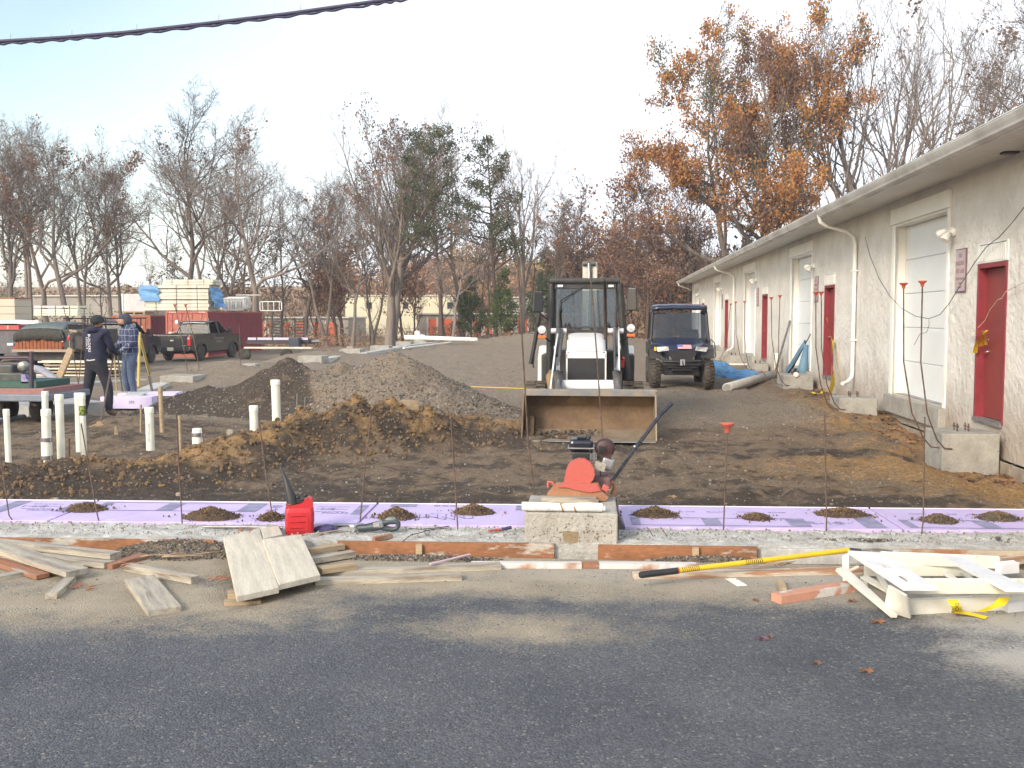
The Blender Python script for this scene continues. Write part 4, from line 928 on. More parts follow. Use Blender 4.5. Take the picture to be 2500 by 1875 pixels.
plank('thin tan board under the stacked wide boards', (548, 1468), (637, 1462), .09, .02, 0, m=wood_tan)
plank('short timber wedged under the front of the stacked boards', (556, 1446), (640, 1440), .12, .035, .012, m=wood_tan)
plank('short brown board right of the stack, topmost of four', (752, 1340), (838, 1328), .07, .036, .04, m=wood_tan)
plank('thick board right of the stack, second of four', (756, 1362), (862, 1345), .085, .04, .01)
plank('tan board right of the stack on the long grey board', (780, 1386), (866, 1374), .10, .036, .037, m=wood_tan)
plank('long grey board running right from the stacked boards', (760, 1394), (1222, 1375), .10, .037, .0)
plank('grey board lying in front of the long grey one', (770, 1413), (1127, 1401), .085, .037, 0)
plank('white edged timber at the foot of the big pier', (1150, 1373), (1420, 1374), .07, .036, 0, m=mat('wood_white', (.58, .56, .54), .8, c2=(.36, .20, .12), ns=2.6, lo=.52, hi=.6, var=.12))
plank('red stained length of timber below the big pier', (1421, 1374), (1462, 1374), .07, .034, 0, m=wood_red)
plank('long white edged timber right of the big pier', (1463, 1374), (1700, 1376), .075, .036, 0, m=MATS['wood_white'])
plank('thin pink lath resting on the long grey board', (1050, 1376), (1148, 1352), .02, .01, .05, m=mat('lath_pink', (.55, .40, .45), .8, var=.1))
plank('splintered timber under the yellow broom handle', (1545, 1398), (2100, 1386), .10, .036, 0, m=mat('wood_splintered', (.48, .42, .34), .85, c2=(.34, .19, .11), ns=3, lo=.48, hi=.56, var=.2, stretch=(.7, 6, 6)))
plank('timber along the right edge behind the ladder', (2290, 1375), (2560, 1352), .09, .045, 0, m=MATS['wood_splintered'])
plank('red and white painted square timber before the ladder', (1895, 1452), (2105, 1418), .09, .05, 0, m=mat('wood_redwhite', (.50, .25, .17), .8, c2=(.55, .53, .50), ns=4.5, lo=.52, hi=.56, var=.12))
plank('small tan block below the broom handle', (1905, 1415), (1912, 1436), .05, .03, 0, m=wood_tan)
plank('thin white scrap lying flat on the asphalt', (1783, 1412), (1812, 1430), .07, .004, 0, m=white_paint)
# left heap
plank('long grey board topmost in the left heap', (-60, 1312), (282, 1350), .10, .038, .045)
plank('pale board below the topmost in the left heap', (95, 1353), (268, 1372), .11, .037, .005)
plank('dark split board end in the left heap', (262, 1378), (350, 1352), .09, .034, .0, m=wood_red)
plank('wide diagonal board propped over the left heap', (-40, 1318), (188, 1392), .15, .037, .06, .035)
plank('short broken block under the diagonal board', (124, 1450), (172, 1408), .07, .036, .0)
plank('orange underside splinter board below the diagonal board', (-30, 1360), (105, 1402), .09, .03, .005, m=wood_red)
plank('short thick timber with bent nails right of the left heap', (312, 1376), (476, 1408), .065, .045, 0)
plank('grey board at the left edge of the road', (-40, 1412), (76, 1390), .08, .03, 0)
plank('yellowish batten against the left form board', (165, 1332), (310, 1324), .04, .025, .01, m=mat('wood_yellow', (.50, .38, .16), .8, var=.12))
plank('thick board at the back of the left heap', (-60, 1345), (200, 1382), .09, .036, 0)
plank('little offcut leaning on the form board before the saw', (912, 1312), (956, 1304), .035, .03, .085, m=wood_red)
plank('thin pale slat pointing at the saw blade', (770, 1303), (846, 1291), .025, .006, .10, m=wood_tan)
# splinters
splm = wood_red; rs2 = random.Random(9)
def splinters(label, px_, py_, n, L_, z=0.02, m=None, spread=40):
    c = G(px_, py_, 0); b = MB()
    for i in range(n):
        a = rs2.uniform(-.5, .6); x, y = rs2.gauss(0, spread/CF*6.5*.5), rs2.gauss(0, .03); l = rs2.uniform(.4, 1)*L_; dz = rs2.uniform(-.01, .03)
        b.tube([(x, y, .006), (x+l*.5*math.cos(a), y+l*.5*math.sin(a), .010+abs(dz)*.6), (x+l*math.cos(a), y+l*math.sin(a), .008+abs(dz))], [.005, .004, .001], 4)
    o = b.build('wood_splinters', m or splm); o.location = (c.x, c.y, z); tag(o, label, 'splinters', kind='stuff')
splinters('reddish splinters under the diagonal board of the left heap', 100, 1400, 16, .14)
splinters('fine splinters between the left heap and the short timber', 300, 1392, 14, .13)
splinters('long thin splinters on the gravel left of the stack', 385, 1372, 6, .3, .03, wood_tan)
splinters('splinters beside the front left corner of the stack', 548, 1425, 12, .10)
splinters('splinters standing behind the right wide board', 760, 1320, 10, .12, .06)
splinters('torn wood fibres on the splintered timber', 1880, 1392, 16, .12, .03, wood_tan)
splinters('small chips on the sand between planks', 205, 1440, 7, .10, .003)
splinters('chips lying on top of the wide pale board', 590, 1350, 5, .06, .15)

# leaves on the asphalt and the dirt
def leaf(label, px_, py_, s_, m=None, z=.004, H0=0, lobes=5, rot=0):
    c = G(px_, py_, H0); b = MB(); n = lobes*2+2; pts = []
    for k in range(n):
        a = 2*math.pi*k/n; r_ = s_*(1 if k % 2 == 0 else .48); pts.append((r_*math.cos(a), r_*.62*math.sin(a), .012*math.sin(a*2)+.010*(k % 2)))
    b.add([(0, 0, .0)]+pts, [(0, i+1, (i+1) % n+1) for i in range(n)]); o = b.build('fallen_leaf', m or leaf_r); o.location = (c.x, c.y, H0+z+.004); o.rotation_euler = (rs2.uniform(-.2, .2), rs2.uniform(-.15, .15), rot); tag(o, label, 'leaf', 'leaves fallen on the ground')
leaf('curled brown leaf on the sandy patch near the ladder', 2143, 1523, .045); leaf('dull brown leaf on sand left of the ladder foot', 2080, 1472, .032, leaf_v)
leaf('purplish leaf on the asphalt right of centre', 1861, 1564, .040, mat('leaf_purple', (.13, .075, .11), .8, var=.2)); leaf('small dark leaf on the asphalt near the bottom right', 1993, 1624, .03, leaf_v)
leaf('reddish leaf on the asphalt at the lower right', 2115, 1644, .04); leaf('tan oak leaf on the dark dirt behind the foam', 1640, 1222, .05, mat('leaf_tan', (.42, .27, .17), .8, var=.1), H0=0, z=.03)
leaf('brown leaf fragment at the lower left of the timber', 1845, 1470, .025, leaf_v); leaf('tiny leaf on the asphalt beside the purplish one', 1880, 1560, .02, leaf_v)
# loose grit on the asphalt
n = 2600; xx = -5.5+rng.rand(n)*10; yy = 6.75-np.abs(rng.normal(size=n))*.85; k = yy > 3.2; P = np.stack([xx[k], yy[k], np.full(k.sum(), .004)], 1)
tag(scatter('road_grit', P, .0022+.0055*rng.rand(len(P))**3, [st_a, st_b, st_c, st_d], low=True), 'grit scattered over the asphalt near the boards', 'grit', kind='stuff')
# ------------------------------------------------------------------ red gas can
red_pl = mat('red_plastic', (.50, .022, .03), .38, c2=(.42, .02, .025), ns=4, var=.06, spec=.5)
p = G(732, 1302, ZF-.02)
t = thing('gas_can', 'red plastic gas can with a tall black spout on the concrete strip', 'gas can', p, R(14))
b = MB()
ly = [(0, .098, .060), (.012, .104, .066), (.10, .104, .067), (.185, .103, .066), (.20, .095, .060)]
for i in range(len(ly)-1): pass
def rr(hx, hy, z, n=6, r=.028):
    o_ = []
    for cx, cy, a0 in ((hx-r, hy-r, 0), (-hx+r, hy-r, 90), (-hx+r, -hy+r, 180), (hx-r, -hy+r, 270)):
        for k in range(n+1): a = R(a0+90*k/n); o_.append((cx+r*math.cos(a), cy+r*math.sin(a), z))
    return o_
rings = [rr(hx, hy, z) for z, hx, hy in ly]; n = len(rings[0]); vs = [q for r_ in rings for q in r_]
b.add(vs, [(i*n+j, i*n+(j+1) % n, (i+1)*n+(j+1) % n, (i+1)*n+j) for i in range(len(rings)-1) for j in range(n)], 0, True); b.add(rings[0], [tuple(range(n))[::-1]]); b.add(rings[-1], [tuple(range(n))])
# sloping shoulder and handle hump on the right
b.prism([(-.098, .196), (-.098, .212), (.02, .232), (.045, .262), (.075, .276), (.097, .262), (.100, .196)], 'Y', -.052, .052)
b.build('body', red_pl, t, bevel=.006)
b = MB()
for k in range(3): b.box((-.01, -.0675, .05+.045*k), (.12, .004, .012))
b.box((-.01, -.068, .10), (.155, .003, .14)); b.build('label_panel', red_pl, t, bevel=.003)
b = MB(); b.box((.105, 0, .12), (.004, .03, .07)); b.build('warning_label', mat('label_dark', (.12, .03, .035), .6, var=.2), t)
b = MB(); b.lathe([(.044, .205), (.044, .225), (.036, .235)], (-.055, 0, 0), 16); b.build('neck', red_pl, t)
b = MB(); b.tube([(-.050, 0, .225), (-.068, 0, .30), (-.098, .02, .40), (-.128, .04, .48), (-.142, .05, .52)], [.044, .034, .018, .009, .006], 14); b.build('spout', black, t)
b = MB(); b.lathe([(.048, .218), (.048, .226)], (-.052, 0, .0), 16); b.build('collar', black, t)
b = MB(); b.box((.005, 0, .245), (.05, .05, .035)); b.sph((-.012, 0, .272), (.02, .02, .018), 10, 6); b.sph((.045, .0, .286), (.018, .015, .016), 10, 6); b.build('cap', black, t, bevel=.004)

# ------------------------------------------------------------------ reciprocating saw
sawb = mat('saw_dark_green', (.035, .05, .055), .45, c2=(.05, .065, .07), ns=10, var=.15); sawg = mat('saw_grey', (.16, .19, .20), .45, var=.12); lab = mat('saw_label', (.42, .38, .40), .4, var=.2, c2=(.25, .23, .25), ns=60)
p = G(915, 1297, ZF); t = thing('reciprocating_saw', 'dark reciprocating saw lying on the concrete strip in front of a soil mound', 'power saw', (p.x, p.y, ZF+.03), R(-2), rot=(0, R(-4), R(2)))
b = MB(); b.tube([(-.13, 0, -.002), (-.125, 0, 0), (-.06, 0, .0), (0, 0, .006), (.05, 0, .012), (.07, 0, .014)], [.024, .028, .030, .036, .034, .030], 12); b.build('housing', sawb, t)
b = MB(); b.box((.035, -.0, .020), (.075, .068, .05), rot=(0, R(-6), 0)); b.build('motor_cover', sawg, t, bevel=.01)
b = MB(); b.box((.02, -.036, .025), (.045, .003, .032), rot=(0, R(-6), 0)); b.build('label', lab, t)
b = MB(); b.tube([(.065, 0, .028), (.11, 0, .038), (.16, 0, .036), (.178, 0, .022), (.178, 0, .0), (.165, 0, -.018), (.13, 0, -.024), (.09, 0, -.016), (.06, 0, -.004)], [.028, .024, .022, .02, .018, .018, .018, .02, .022], 10); b.build('handle', sawb, t)
b = MB(); b.tube([(.075, 0, .040), (.11, 0, .052), (.15, 0, .052), (.165, 0, .04)], [.015, .02, .019, .01], 8); b.build('grip', sawg, t)
b = MB(); b.box((-.15, 0, 0), (.012, .07, .05)); b.box((-.165, 0, .01), (.03, .03, .02)); b.box((-.175, 0, .022), (.035, .012, .012)); b.build('shoe', steel, t, bevel=.002)
b = MB(); b.box((-.225, 0, -.006), (.11, .0015, .018)); b.build('blade', steel, t)
b = MB(); cp_ = [G(*q, ZF+.015) for q in ((998, 1290), (1030, 1292), (1062, 1289), (1095, 1285), (1096, 1289), (1060, 1292), (1036, 1296), (1042, 1308), (1050, 1298), (1040, 1294), (1030, 1300), (1005, 1305), (988, 1318))]
cp_.append(G(975, 1328, .03)); cp_.append(G(962, 1340, .0)); o0 = Vector(p)
b.tube(cp_, .0035, 5); tag(b.build('power_cord', black), 'black cord of the saw looping over the strip and form board', 'cord')
# folded blue cloth by the can
p = G(800, 1293, ZF); crumple('dark_cloth', 'folded dark blue cloth between the gas can and the saw', (p.x-.01, p.y, ZF), .085, .05, .035, mat('cloth_blue', (.03, .03, .10), .85, c2=(.06, .055, .14), ns=12, var=.2), 21, 'cloth', 30)
p = G(850, 1282, ZF); b = MB(); b.box((0, 0, .005), (.22, .06, .008)); o = b.build('grey_strap', mat('strap_grey', (.26, .25, .33), .8, var=.15)); o.location = (p.x, p.y, ZF+.002); o.rotation_euler = (0, 0, R(8)); tag(o, 'grey flat strap lying beside the dark cloth on the foam edge', 'strap')
# hand tool
p = G(1225, 1297, ZF); t = thing('hand_tool', 'small red hand tool with a dark blue grip left of the pier', 'hand tool', (p.x, p.y, ZF+.014), R(24)); b = MB(); b.tube([(-.0, 0, 0), (.075, 0, .01)], [.011, .013], 10); b.build('grip', mat('grip_navy', (.04, .04, .10), .5), t)
b = MB(); b.tube([(-.0, 0, 0), (-.05, 0, -.004)], [.009, .012], 8); b.box((-.075, 0, -.004), (.055, .03, .012), rot=(0, 0, .3)); b.build('head', mat('tool_red', (.42, .06, .05), .5, c2=(.25, .12, .09), ns=40), t)
# grey conduit on the strip left of the can
b = MB(); b.tube([G(498, 1286, ZF+.01), G(600, 1286, ZF+.012), G(690, 1289, ZF+.01)], .012, 8); tag(b.build('conduit', galv), 'thin grey conduit lying on the strip behind the stacked boards', 'conduit')
p = G(1690, 1312, ZF); b = MB()
for k in range(2): b.tube([(.10*k, 0, 0), (.10*k-.03, .0, .05), (.10*k-.05, 0, .07)], .003, 4)
o = b.build('wire_ties', rust); o.location = (p.x-.28, p.y, ZF); tag(o, 'two bent tie wires poking out of the strip right of the pier', 'wire')
p = G(2437, 1319, ZF); b = MB(); b.sph((0, 0, .012), (.02, .015, .015), 8, 6); o = b.build('dark_stone', st_d); o.location = p; tag(o, 'single dark round stone on the strip at the right', 'stone')

# ------------------------------------------------------------------ yellow push rake / broom
t = thing('yellow_rake', 'yellow handled rake with a black grip lying across the boards', 'rake', G(1562, 1405, .09))
o0 = Vector(t.location); ez = .13
A = G(1562, 1404, .09)-o0; B = G(1655, 1393, .095)-o0; C = G(1705, 1388, .10)-o0; D = G(2072, 1343, ez)-o0
b = MB(); b.tube([A, A.lerp(B, .04), B], [.018, .022, .0205], 14); b.build('grip', black, t)
b = MB(); b.tube([B, D], .017, 14); b.build('shaft', yellowp, t)
for (q0, q1) in ((.02, .12), (.38, .48)):
    n = 9; b = MB()
    for k in range(n):
        c = B.lerp(D, q0+(q1-q0)*k/n); dr = (D-B).normalized(); b.tube([c, c+dr*.005], .0176, 12)
    b.build('printed_band', black, t)
b = MB(); c = B.lerp(D, .0); dr = (D-B).normalized(); b.tube([c-dr*.004, c+dr*.004], .022, 12); b.build('ring', mat('ring_red', (.6, .12, .06), .5), t)
E_ = G(2102, 1344, ez)-o0; b = MB(); b.tube([D, E_], [.017, .012], 10); b.build('ferrule', black, t)
F_ = G(2178, 1346, ez-.02)-o0; b = MB(); b.tube([E_, E_.lerp(F_, .5)+Vector((0, .01, .012)), F_], .007, 6); H0_ = G(2183, 1362, ez-.05)-o0; b.tube([F_, H0_], .007, 6); b.build('rake_bar', galv, t)
b = MB()
for k in range(15):
    c = E_.lerp(F_, (k+1)/15); b.tube([c, c+Vector((.0, -.01, -.03)), c+Vector((.002, -.035, -.05))], .0028, 4)
b.build('tine', galv, t)

# ------------------------------------------------------------------ cream step ladder lying on its side
ladm = mat('ladder_cream', (.70, .69, .61), .5, c2=(.60, .58, .50), ns=3, var=.06, c3=(.45, .38, .28), n3=7, t3=.68); ladt = mat('ladder_white', (.74, .76, .78), .45, c2=(.66, .67, .68), ns=5, var=.04)
t = thing('step_ladder', 'cream fibreglass step ladder lying folded on the road with yellow tape', 'ladder', G(2190, 1500, 0)); o0 = Vector(t.location)
def lp(x, y, z): return G(x, y, z)-o0
def rail(name, a, b_, w_, h_, m=ladm, up=(0, 0, 1)):
    d = b_-a; L_ = d.length; q = MB(); q.box((0, 0, 0), (L_, w_, h_)); q.box((0, w_/2-.004, 0), (L_*.999, .012, h_*1.12)); o = q.build(name, m, t, bevel=.004); o.location = (a+b_)/2; o.rotation_euler = (0, -math.asin(d.z/L_), math.atan2(d.y, d.x)); return o
# four rails
rail('front_rail', lp(2188, 1484, .045), lp(2560, 1466, .045), .028, .085)          # lower near
rail('front_rail', lp(2215, 1432, .17), lp(2560, 1432, .17), .026, .08)
rail('rear_rail', lp(2150, 1362, .12), lp(2440, 1374, .12), .026, .075)
rail('rear_rail', lp(2110, 1392, .05), lp(2435, 1392, .05), .026, .075)
# top platform: white perforated plate
def plate(name, cs, zs, th, holes=(), m=ladt):
    P = [lp(x, y, z_) for (x, y), z_ in zip(cs, zs)]; q = MB(); nu, nv = 24, 12; vs = []
    for i in range(nu+1):
        for j in range(nv+1):
            u_, v_ = i/nu, j/nv; vs.append(P[0].lerp(P[3], u_).lerp(P[1].lerp(P[2], u_), v_))
    fs = []
    for i in range(nu):
        for j in range(nv):
            u_, v_ = (i+.5)/nu, (j+.5)/nv
            if any(a < u_ < b_ and c < v_ < d for a, b_, c, d in holes): continue
            k = i*(nv+1)+j; fs.append((k, k+1, k+nv+2, k+nv+1))
    q.add(vs, fs); o = q.build(name, m, t); md = o.modifiers.new('s', 'SOLIDIFY'); md.thickness = th; return o
plate('top_cap', [(2070, 1352), (2150, 1357), (2288, 1442), (2205, 1442)], (.20, .20, .19, .19), .022, [(.25, .5, .35, .62), (.62, .87, .35, .62)])
plate('step', [(2300, 1364), (2345, 1366), (2520, 1445), (2455, 1445)], (.18, .18, .20, .20), .02)
plate('side_plate', [(2040, 1395), (2062, 1390), (2190, 1508), (2175, 1508)], (.13, .13, .02, .02), .02, m=ladm)
plate('gusset', [(2058, 1358), (2075, 1352), (2075, 1430), (2062, 1430)], (.18, .2, .02, .01), .015, m=ladm)
plate('gusset', [(2160, 1488), (2175, 1428), (2215, 1452), (2225, 1506)], (.03, .18, .17, .02), .015, m=ladm)
plate('spreader', [(2100, 1412), (2115, 1408), (2230, 1470), (2215, 1476)], (.05, .05, .03, .03), .012, m=ladm)
rail('rear_rung', lp(2120, 1360, .10), lp(2195, 1490, .04), .03, .02); rail('rear_rung', lp(2310, 1400, .04), lp(2360, 1440, .04), .04, .02); rail('rear_rung', lp(2350, 1398, .04), lp(2400, 1440, .04), .03, .02)
rail('foot', lp(2436, 1388, .09), lp(2482, 1384, .09), .05, .07, ladt); rail('foot', lp(2455, 1482, .03), lp(2560, 1470, .03), .05, .06, ladt)
b = MB(); c = lp(2188, 1472, .075); b.lathe([(.014, -.012), (.014, 0)], (c.x, c.y-.02, c.z), 12, 'Y'); c = lp(2075, 1402, .11); b.lathe([(.010, -.012), (.010, 0)], (c.x, c.y-.01, c.z), 12, 'Y'); b.build('pivot_bolt', galv, t)
b = MB(); b.tube([lp(2060, 1400, .11), lp(2095, 1384, .14)], .010, 8); b.build('brace_tube', ladm, t)
# tape on the ladder
tt = thing('caution_tape', 'yellow printed tape tied round the lower rail of the ladder', 'tape', G(2325, 1490, .0)); q0 = Vector(tt.location)
b = MB(); b.sheet([[G(2312, 1464, .10)-q0, G(2336, 1463, .10)-q0], [G(2318, 1472, .105)-q0+Vector((0, -.025, -.01)), G(2342, 1472, .105)-q0+Vector((0, -.03, -.01))], [G(2322, 1484, .06)-q0+Vector((0, -.02, 0)), G(2345, 1484, .06)-q0+Vector((0, -.02, 0))], [G(2322, 1496, .01)-q0, G(2345, 1495, .01)-q0]]); b.build('strip', tape, tt)
b = MB(); b.sheet([[G(2440, 1458, .103)-q0, G(2468, 1458, .103)-q0], [G(2415, 1472, .085)-q0+Vector((0, -.035, 0)), G(2450, 1472, .085)-q0+Vector((0, -.035, 0))], [G(2378, 1490, .035)-q0+Vector((0, -.03, 0)), G(2400, 1490, .035)-q0+Vector((0, -.03, 0))]]); b.build('strip', tape, tt)
b = MB(); b.sheet([[G(2328, 1496, .03)-q0, G(2336, 1490, .04)-q0], [G(2355, 1500, .02)-q0, G(2360, 1492, .02)-q0], [G(2380, 1505, .01)-q0, G(2384, 1498, .02)-q0], [G(2405, 1512, .008)-q0, G(2412, 1505, .012)-q0]]); b.build('strip', tape, tt)
text_mesh('lettering', 'DO', .03, black, tt, G(2331, 1478, .09)-q0+Vector((0, -.034, 0)), (R(80), R(90), 0), .0005)

# ------------------------------------------------------------------ plate compactor
cr = mat('compactor_red', (.46, .095, .075), .5, c2=(.44, .10, .085), ns=6, var=.1); crm = mat('compactor_mud', (.36, .185, .10), .8, c2=(.30, .14, .075), ns=8, var=.15)
c = AY(1420, 1100, 7.68); CX = c.x
t = thing('plate_compactor', 'red plate compactor with a black engine standing on the big pier', 'plate compactor', (CX, 7.68, .302), 0); oz = t.location.z
def cpx(x, y, Y=7.62): q = AY(x, y, Y); return (q.x-CX, q.z-oz)
YF = 7.555
prof = [cpx(*q, YF) for q in ((1376, 1180), (1381, 1152), (1386, 1138), (1396, 1126), (1412, 1120), (1428, 1121), (1442, 1130), (1450, 1145), (1452, 1160), (1448, 1172), (1441, 1180))]
b = MB(); b.prism(prof, 'Y', YF-7.68, YF-7.68+.07); b.build('belt_guard', cr, t, bevel=.006)
skirt = [cpx(*q, YF-.02) for q in ((1335, 1206), (1349, 1190), (1358, 1180), (1460, 1181), (1470, 1200), (1486, 1214), (1478, 1223), (1340, 1222))]
b = MB(); b.prism(skirt, 'Y', YF-7.70, YF-7.70+.06); b.build('skirt', crm, t, bevel=.004)
sk2 = [cpx(*q, YF-.03) for q in ((1362, 1190), (1367, 1181), (1458, 1181), (1466, 1198), (1440, 1202), (1405, 1196), (1385, 1190))]
b = MB(); b.prism(sk2, 'Y', YF-7.715, YF-7.706); b.build('clean_patch', cr, t)
b = MB(); x0, z0 = cpx(1345, 1215, 7.58); x1, z1 = cpx(1478, 1215, 7.58); b.b2((x0, -.13, .0), (x1, .11, .05)); b.b2((x0+.04, -.1, .05), (x1-.04, .10, .10)); b.build('base_plate', galv, t, bevel=.012)
b = MB(); l0 = cpx(1338, 1184, 7.55); b.tube([(l0[0], -.12, l0[1]-.02), (l0[0], -.12, l0[1]+.025), (l0[0]+.03, -.12, l0[1]+.02), (l0[0]+.05, -.12, l0[1]-.01)], .010, 8); b.build('lifting_hook', cr, t)
b = MB(); l0 = cpx(1478, 1192, 7.55); b.box((l0[0], -.12, l0[1]), (.05, .04, .045), rot=(0, .5, 0)); b.build('bracket', cr, t, bevel=.006)
x0, z0 = cpx(1419, 1090, 7.78); b = MB(); b.box((x0, .12, z0+.01), (.185, .18, .108)); b.build('fuel_tank', mat('tank_black', (.012, .013, .02), .25, coat=.4, var=.05), t, bevel=.032, seg=3)
b = MB(); b.b2((x0-.103, .01, z0-.008), (x0+.103, .23, z0)); b.build('tank_seam', galv, t)
b = MB(); b.box((x0+.005, .10, z0+.075), (.075, .09, .02)); b.lathe([(.022, .08), (.022, .10), (.012, .104)], (x0+.055, .08, z0-.012), 10); b.build('filler_cap', black, t, bevel=.006)
b = MB(); b.box((x0+.01, .12, z0-.07), (.16, .16, .07)); b.build('engine_block', black, t, bevel=.015)
x1, z1 = cpx(1477, 1094, 7.78); b = MB(); b.lathe([(.0, -.012), (.055, -.010), (.074, 0), (.078, .05), (.072, .12), (.0, .13)], (x1, .06, z1), 18, 'Y'); b.box((x1-.005, .10, z1-.05), (.11, .10, .07)); b.build('recoil_cover', mat('engine_rust', (.055, .022, .022), .5, c2=(.02, .02, .024), ns=9, lo=.45, hi=.55, var=.2), t)
b = MB()
for k in range(4): b.box((x1-.02, .038, z1-.02+.014*k), (.06, .006, .006))
b.build('vent_slot', black, t)
b = MB(); b.box((x1+.02, .10, z1-.12), (.10, .12, .10), rot=(0, .3, 0)); b.build('crankcase', galv, t, bevel=.02)
x2, z2 = cpx(1465, 1140, 7.62); b = MB(); b.box((x2, -.03, z2), (.085, .03, .065), rot=(0, .25, 0)); b.build('muffler_plate', mat('plate_grey', (.33, .30, .26), .6, var=.15), t, bevel=.003)
b = MB(); b.lathe([(.008, -.006), (.008, 0)], (x2+.0, -.047, z2), 8, 'Y'); b.build('bolt', steel, t)
b = MB()
for k in range(6): b.box((cpx(1446, 1130)[0]+.0, .02, cpx(1446, 1122)[1]+.011*k-.02), (.04, .06, .004), rot=(0, -.3, 0))
b.build('cooling_fin', steel, t)
b = MB(); m0 = cpx(1462, 1190, 7.68); b.box((m0[0]-.02, .12, m0[1]+.03), (.22, .25, .10)); b.build('exciter_housing', mat('dusty_maroon', (.16, .09, .085), .8, var=.2), t, bevel=.02)
h0 = cpx(1486, 1186, 7.78); h1 = cpx(1555, 1088, 8.2); h2 = cpx(1612, 1012, 8.5); h3 = cpx(1640, 985, 8.6)
b = MB(); b.tube([(h0[0], .1, h0[1]), (h1[0], .5, h1[1])], .014, 10); b.tube([(h1[0], .5, h1[1]), (h2[0], .8, h2[1]), (h3[0], .9, h3[1])], .0165, 10); b.build('handle', mat('handle_black', (.02, .022, .035), .35, c2=(.05, .05, .06), ns=20, var=.2), t)
b = MB(); b.sph((h1[0]-.02, .46, h1[1]-.0), .012, 8, 6); b.build('clamp_bolt', steel, t)
b = MB(); b.tube([(h0[0]-.02, .08, h0[1]-.02), (h0[0]+.03, .1, h0[1]+.03), (h0[0]+.05, .1, h0[1]-.02), (h0[0]+.03, .1, h0[1]-.07)], .02, 8); b.build('handle_mount', crm, t)
b = MB(); b.tube([(x1-.03, .1, z1-.08), (x1-.035, .08, z1-.2), (h0[0]-.05, .06, h0[1]+.01)], .004, 5); b.build('throttle_cable', black, t)
# ------------------------------------------------------------------ compact backhoe loader facing the road
bhw = mat('loader_white', (.70, .71, .70), .4, c2=(.62, .62, .60), ns=3, var=.04, c3=(.48, .44, .38), n3=5, t3=.68); dkg = mat('loader_dark_grey', (.030, .032, .034), .5, c2=(.05, .048, .046), ns=6, var=.15); armg = mat('arm_grey', (.07, .075, .085), .5, c2=(.12, .115, .11), ns=6, var=.15)
bucket_m = mat('bucket_brown', (.19, .125, .075), .75, .2, c2=(.13, .085, .052), ns=3, var=.2, c3=(.26, .165, .08), n3=2.4, t3=.6)
bucket_w = mat('bucket_worn', (.30, .25, .19), .6, .3, c2=(.24, .185, .125), ns=5, var=.15); bucket_e = mat('bucket_grey', (.19, .20, .21), .55, .3, c2=(.30, .25, .19), ns=5, var=.15)
gl = glass('cab_glass', (.66, .70, .70), .10, .03, .75); orange = mat('lens_orange', (.75, .16, .03), .3, var=.05); lens = mat('lens_clear', (.72, .74, .76), .12, .3, var=.12, c2=(.5, .5, .5), ns=30); tail = mat('tail_red', (.55, .02, .02), .25, coat=.5, var=.05)
BX, BY = -.40, 17.0
t = thing('backhoe_loader', 'white and dark grey compact backhoe loader with its bucket lowered on the dirt', 'backhoe loader', (BX, BY, H1(BX, BY)), 0); bz = t.location.z
def bp(x, y, Y): q = AY(x, y, Y); return Vector((q.x-BX, q.y-BY, q.z-bz))
def zoom3(zx, zy, Y): return bp(1250+zx/3.457, 620+zy/3.457, Y)      # read off the enlarged crop
# bucket
xl = zoom3(90, 1400, 13.7).x; xr = zoom3(1212, 1400, 13.7).x; gz0 = H1(BX, 13.8)-bz-.01
inner = [(13.52, .015), (13.95, .03), (14.18, .10), (14.30, .24), (14.30, .42), (14.22, .56), (14.08, .64)]
def shell(y0_, y1_, m, name, par=None):
    pts = inner[y0_:y1_+1]; q = MB(); out = [(y+.022, z-.018) for y, z in pts]
    poly = [(y-BY, z+gz0) for y, z in pts]+[(y-BY, z+gz0) for y, z in out[::-1]]; q.prism(poly, 'X', xl, xr); return q.build(name, m, par)
bk = shell(2, 6, bucket_m, 'bucket', t); bk['label'] = 'wide rusty brown loader bucket facing the road'
shell(0, 2, bucket_w, 'bucket_floor', bk)
q = MB(); q.b2((xl, 13.50-BY, gz0-.002), (xr, 13.66-BY, gz0+.012)); q.build('cutting_edge', galv, bk)
side = [(13.60, .0), (13.98, .0), (14.24, .09), (14.335, .24), (14.33, .44), (14.20, .62), (14.06, .665), (13.93, .60), (13.72, .22)]
for x, n_ in ((xl, -1), (xr, 1)):
    q = MB(); q.prism([(y-BY, z+gz0) for y, z in side], 'X', x, x+.018*n_); q.build('side_plate', bucket_w if n_ > 0 else bucket_m, bk)
q = MB(); q.b2((xl-.012, 13.98-BY, gz0+.625), (xr+.012, 14.15-BY, gz0+.675)); q.b2((xl-.012, 13.965-BY, gz0+.585), (xr+.012, 13.985-BY, gz0+.672)); q.build('top_rail', bucket_e, bk, bevel=.006)
q = MB(); q.prism([(13.99-BY, gz0+.30), (14.29-BY, gz0+.26), (14.29-BY, gz0+.02), (13.8-BY, gz0+.02)], 'X', xl+.02, xl+.14); q.build('dirt', mound_m, bk)
lc = rng.rand(260); P = np.stack([xl+.06+(lc**1.6)*1.0, 13.9-BY+rng.rand(260)*.3, np.full(260, gz0+.035)+rng.rand(260)*.06], 1); q = scatter('spilled_dirt', P, .012+.02*rng.rand(260), [clod_a, st_d], bk, low=True); q['kind'] = 'stuff'
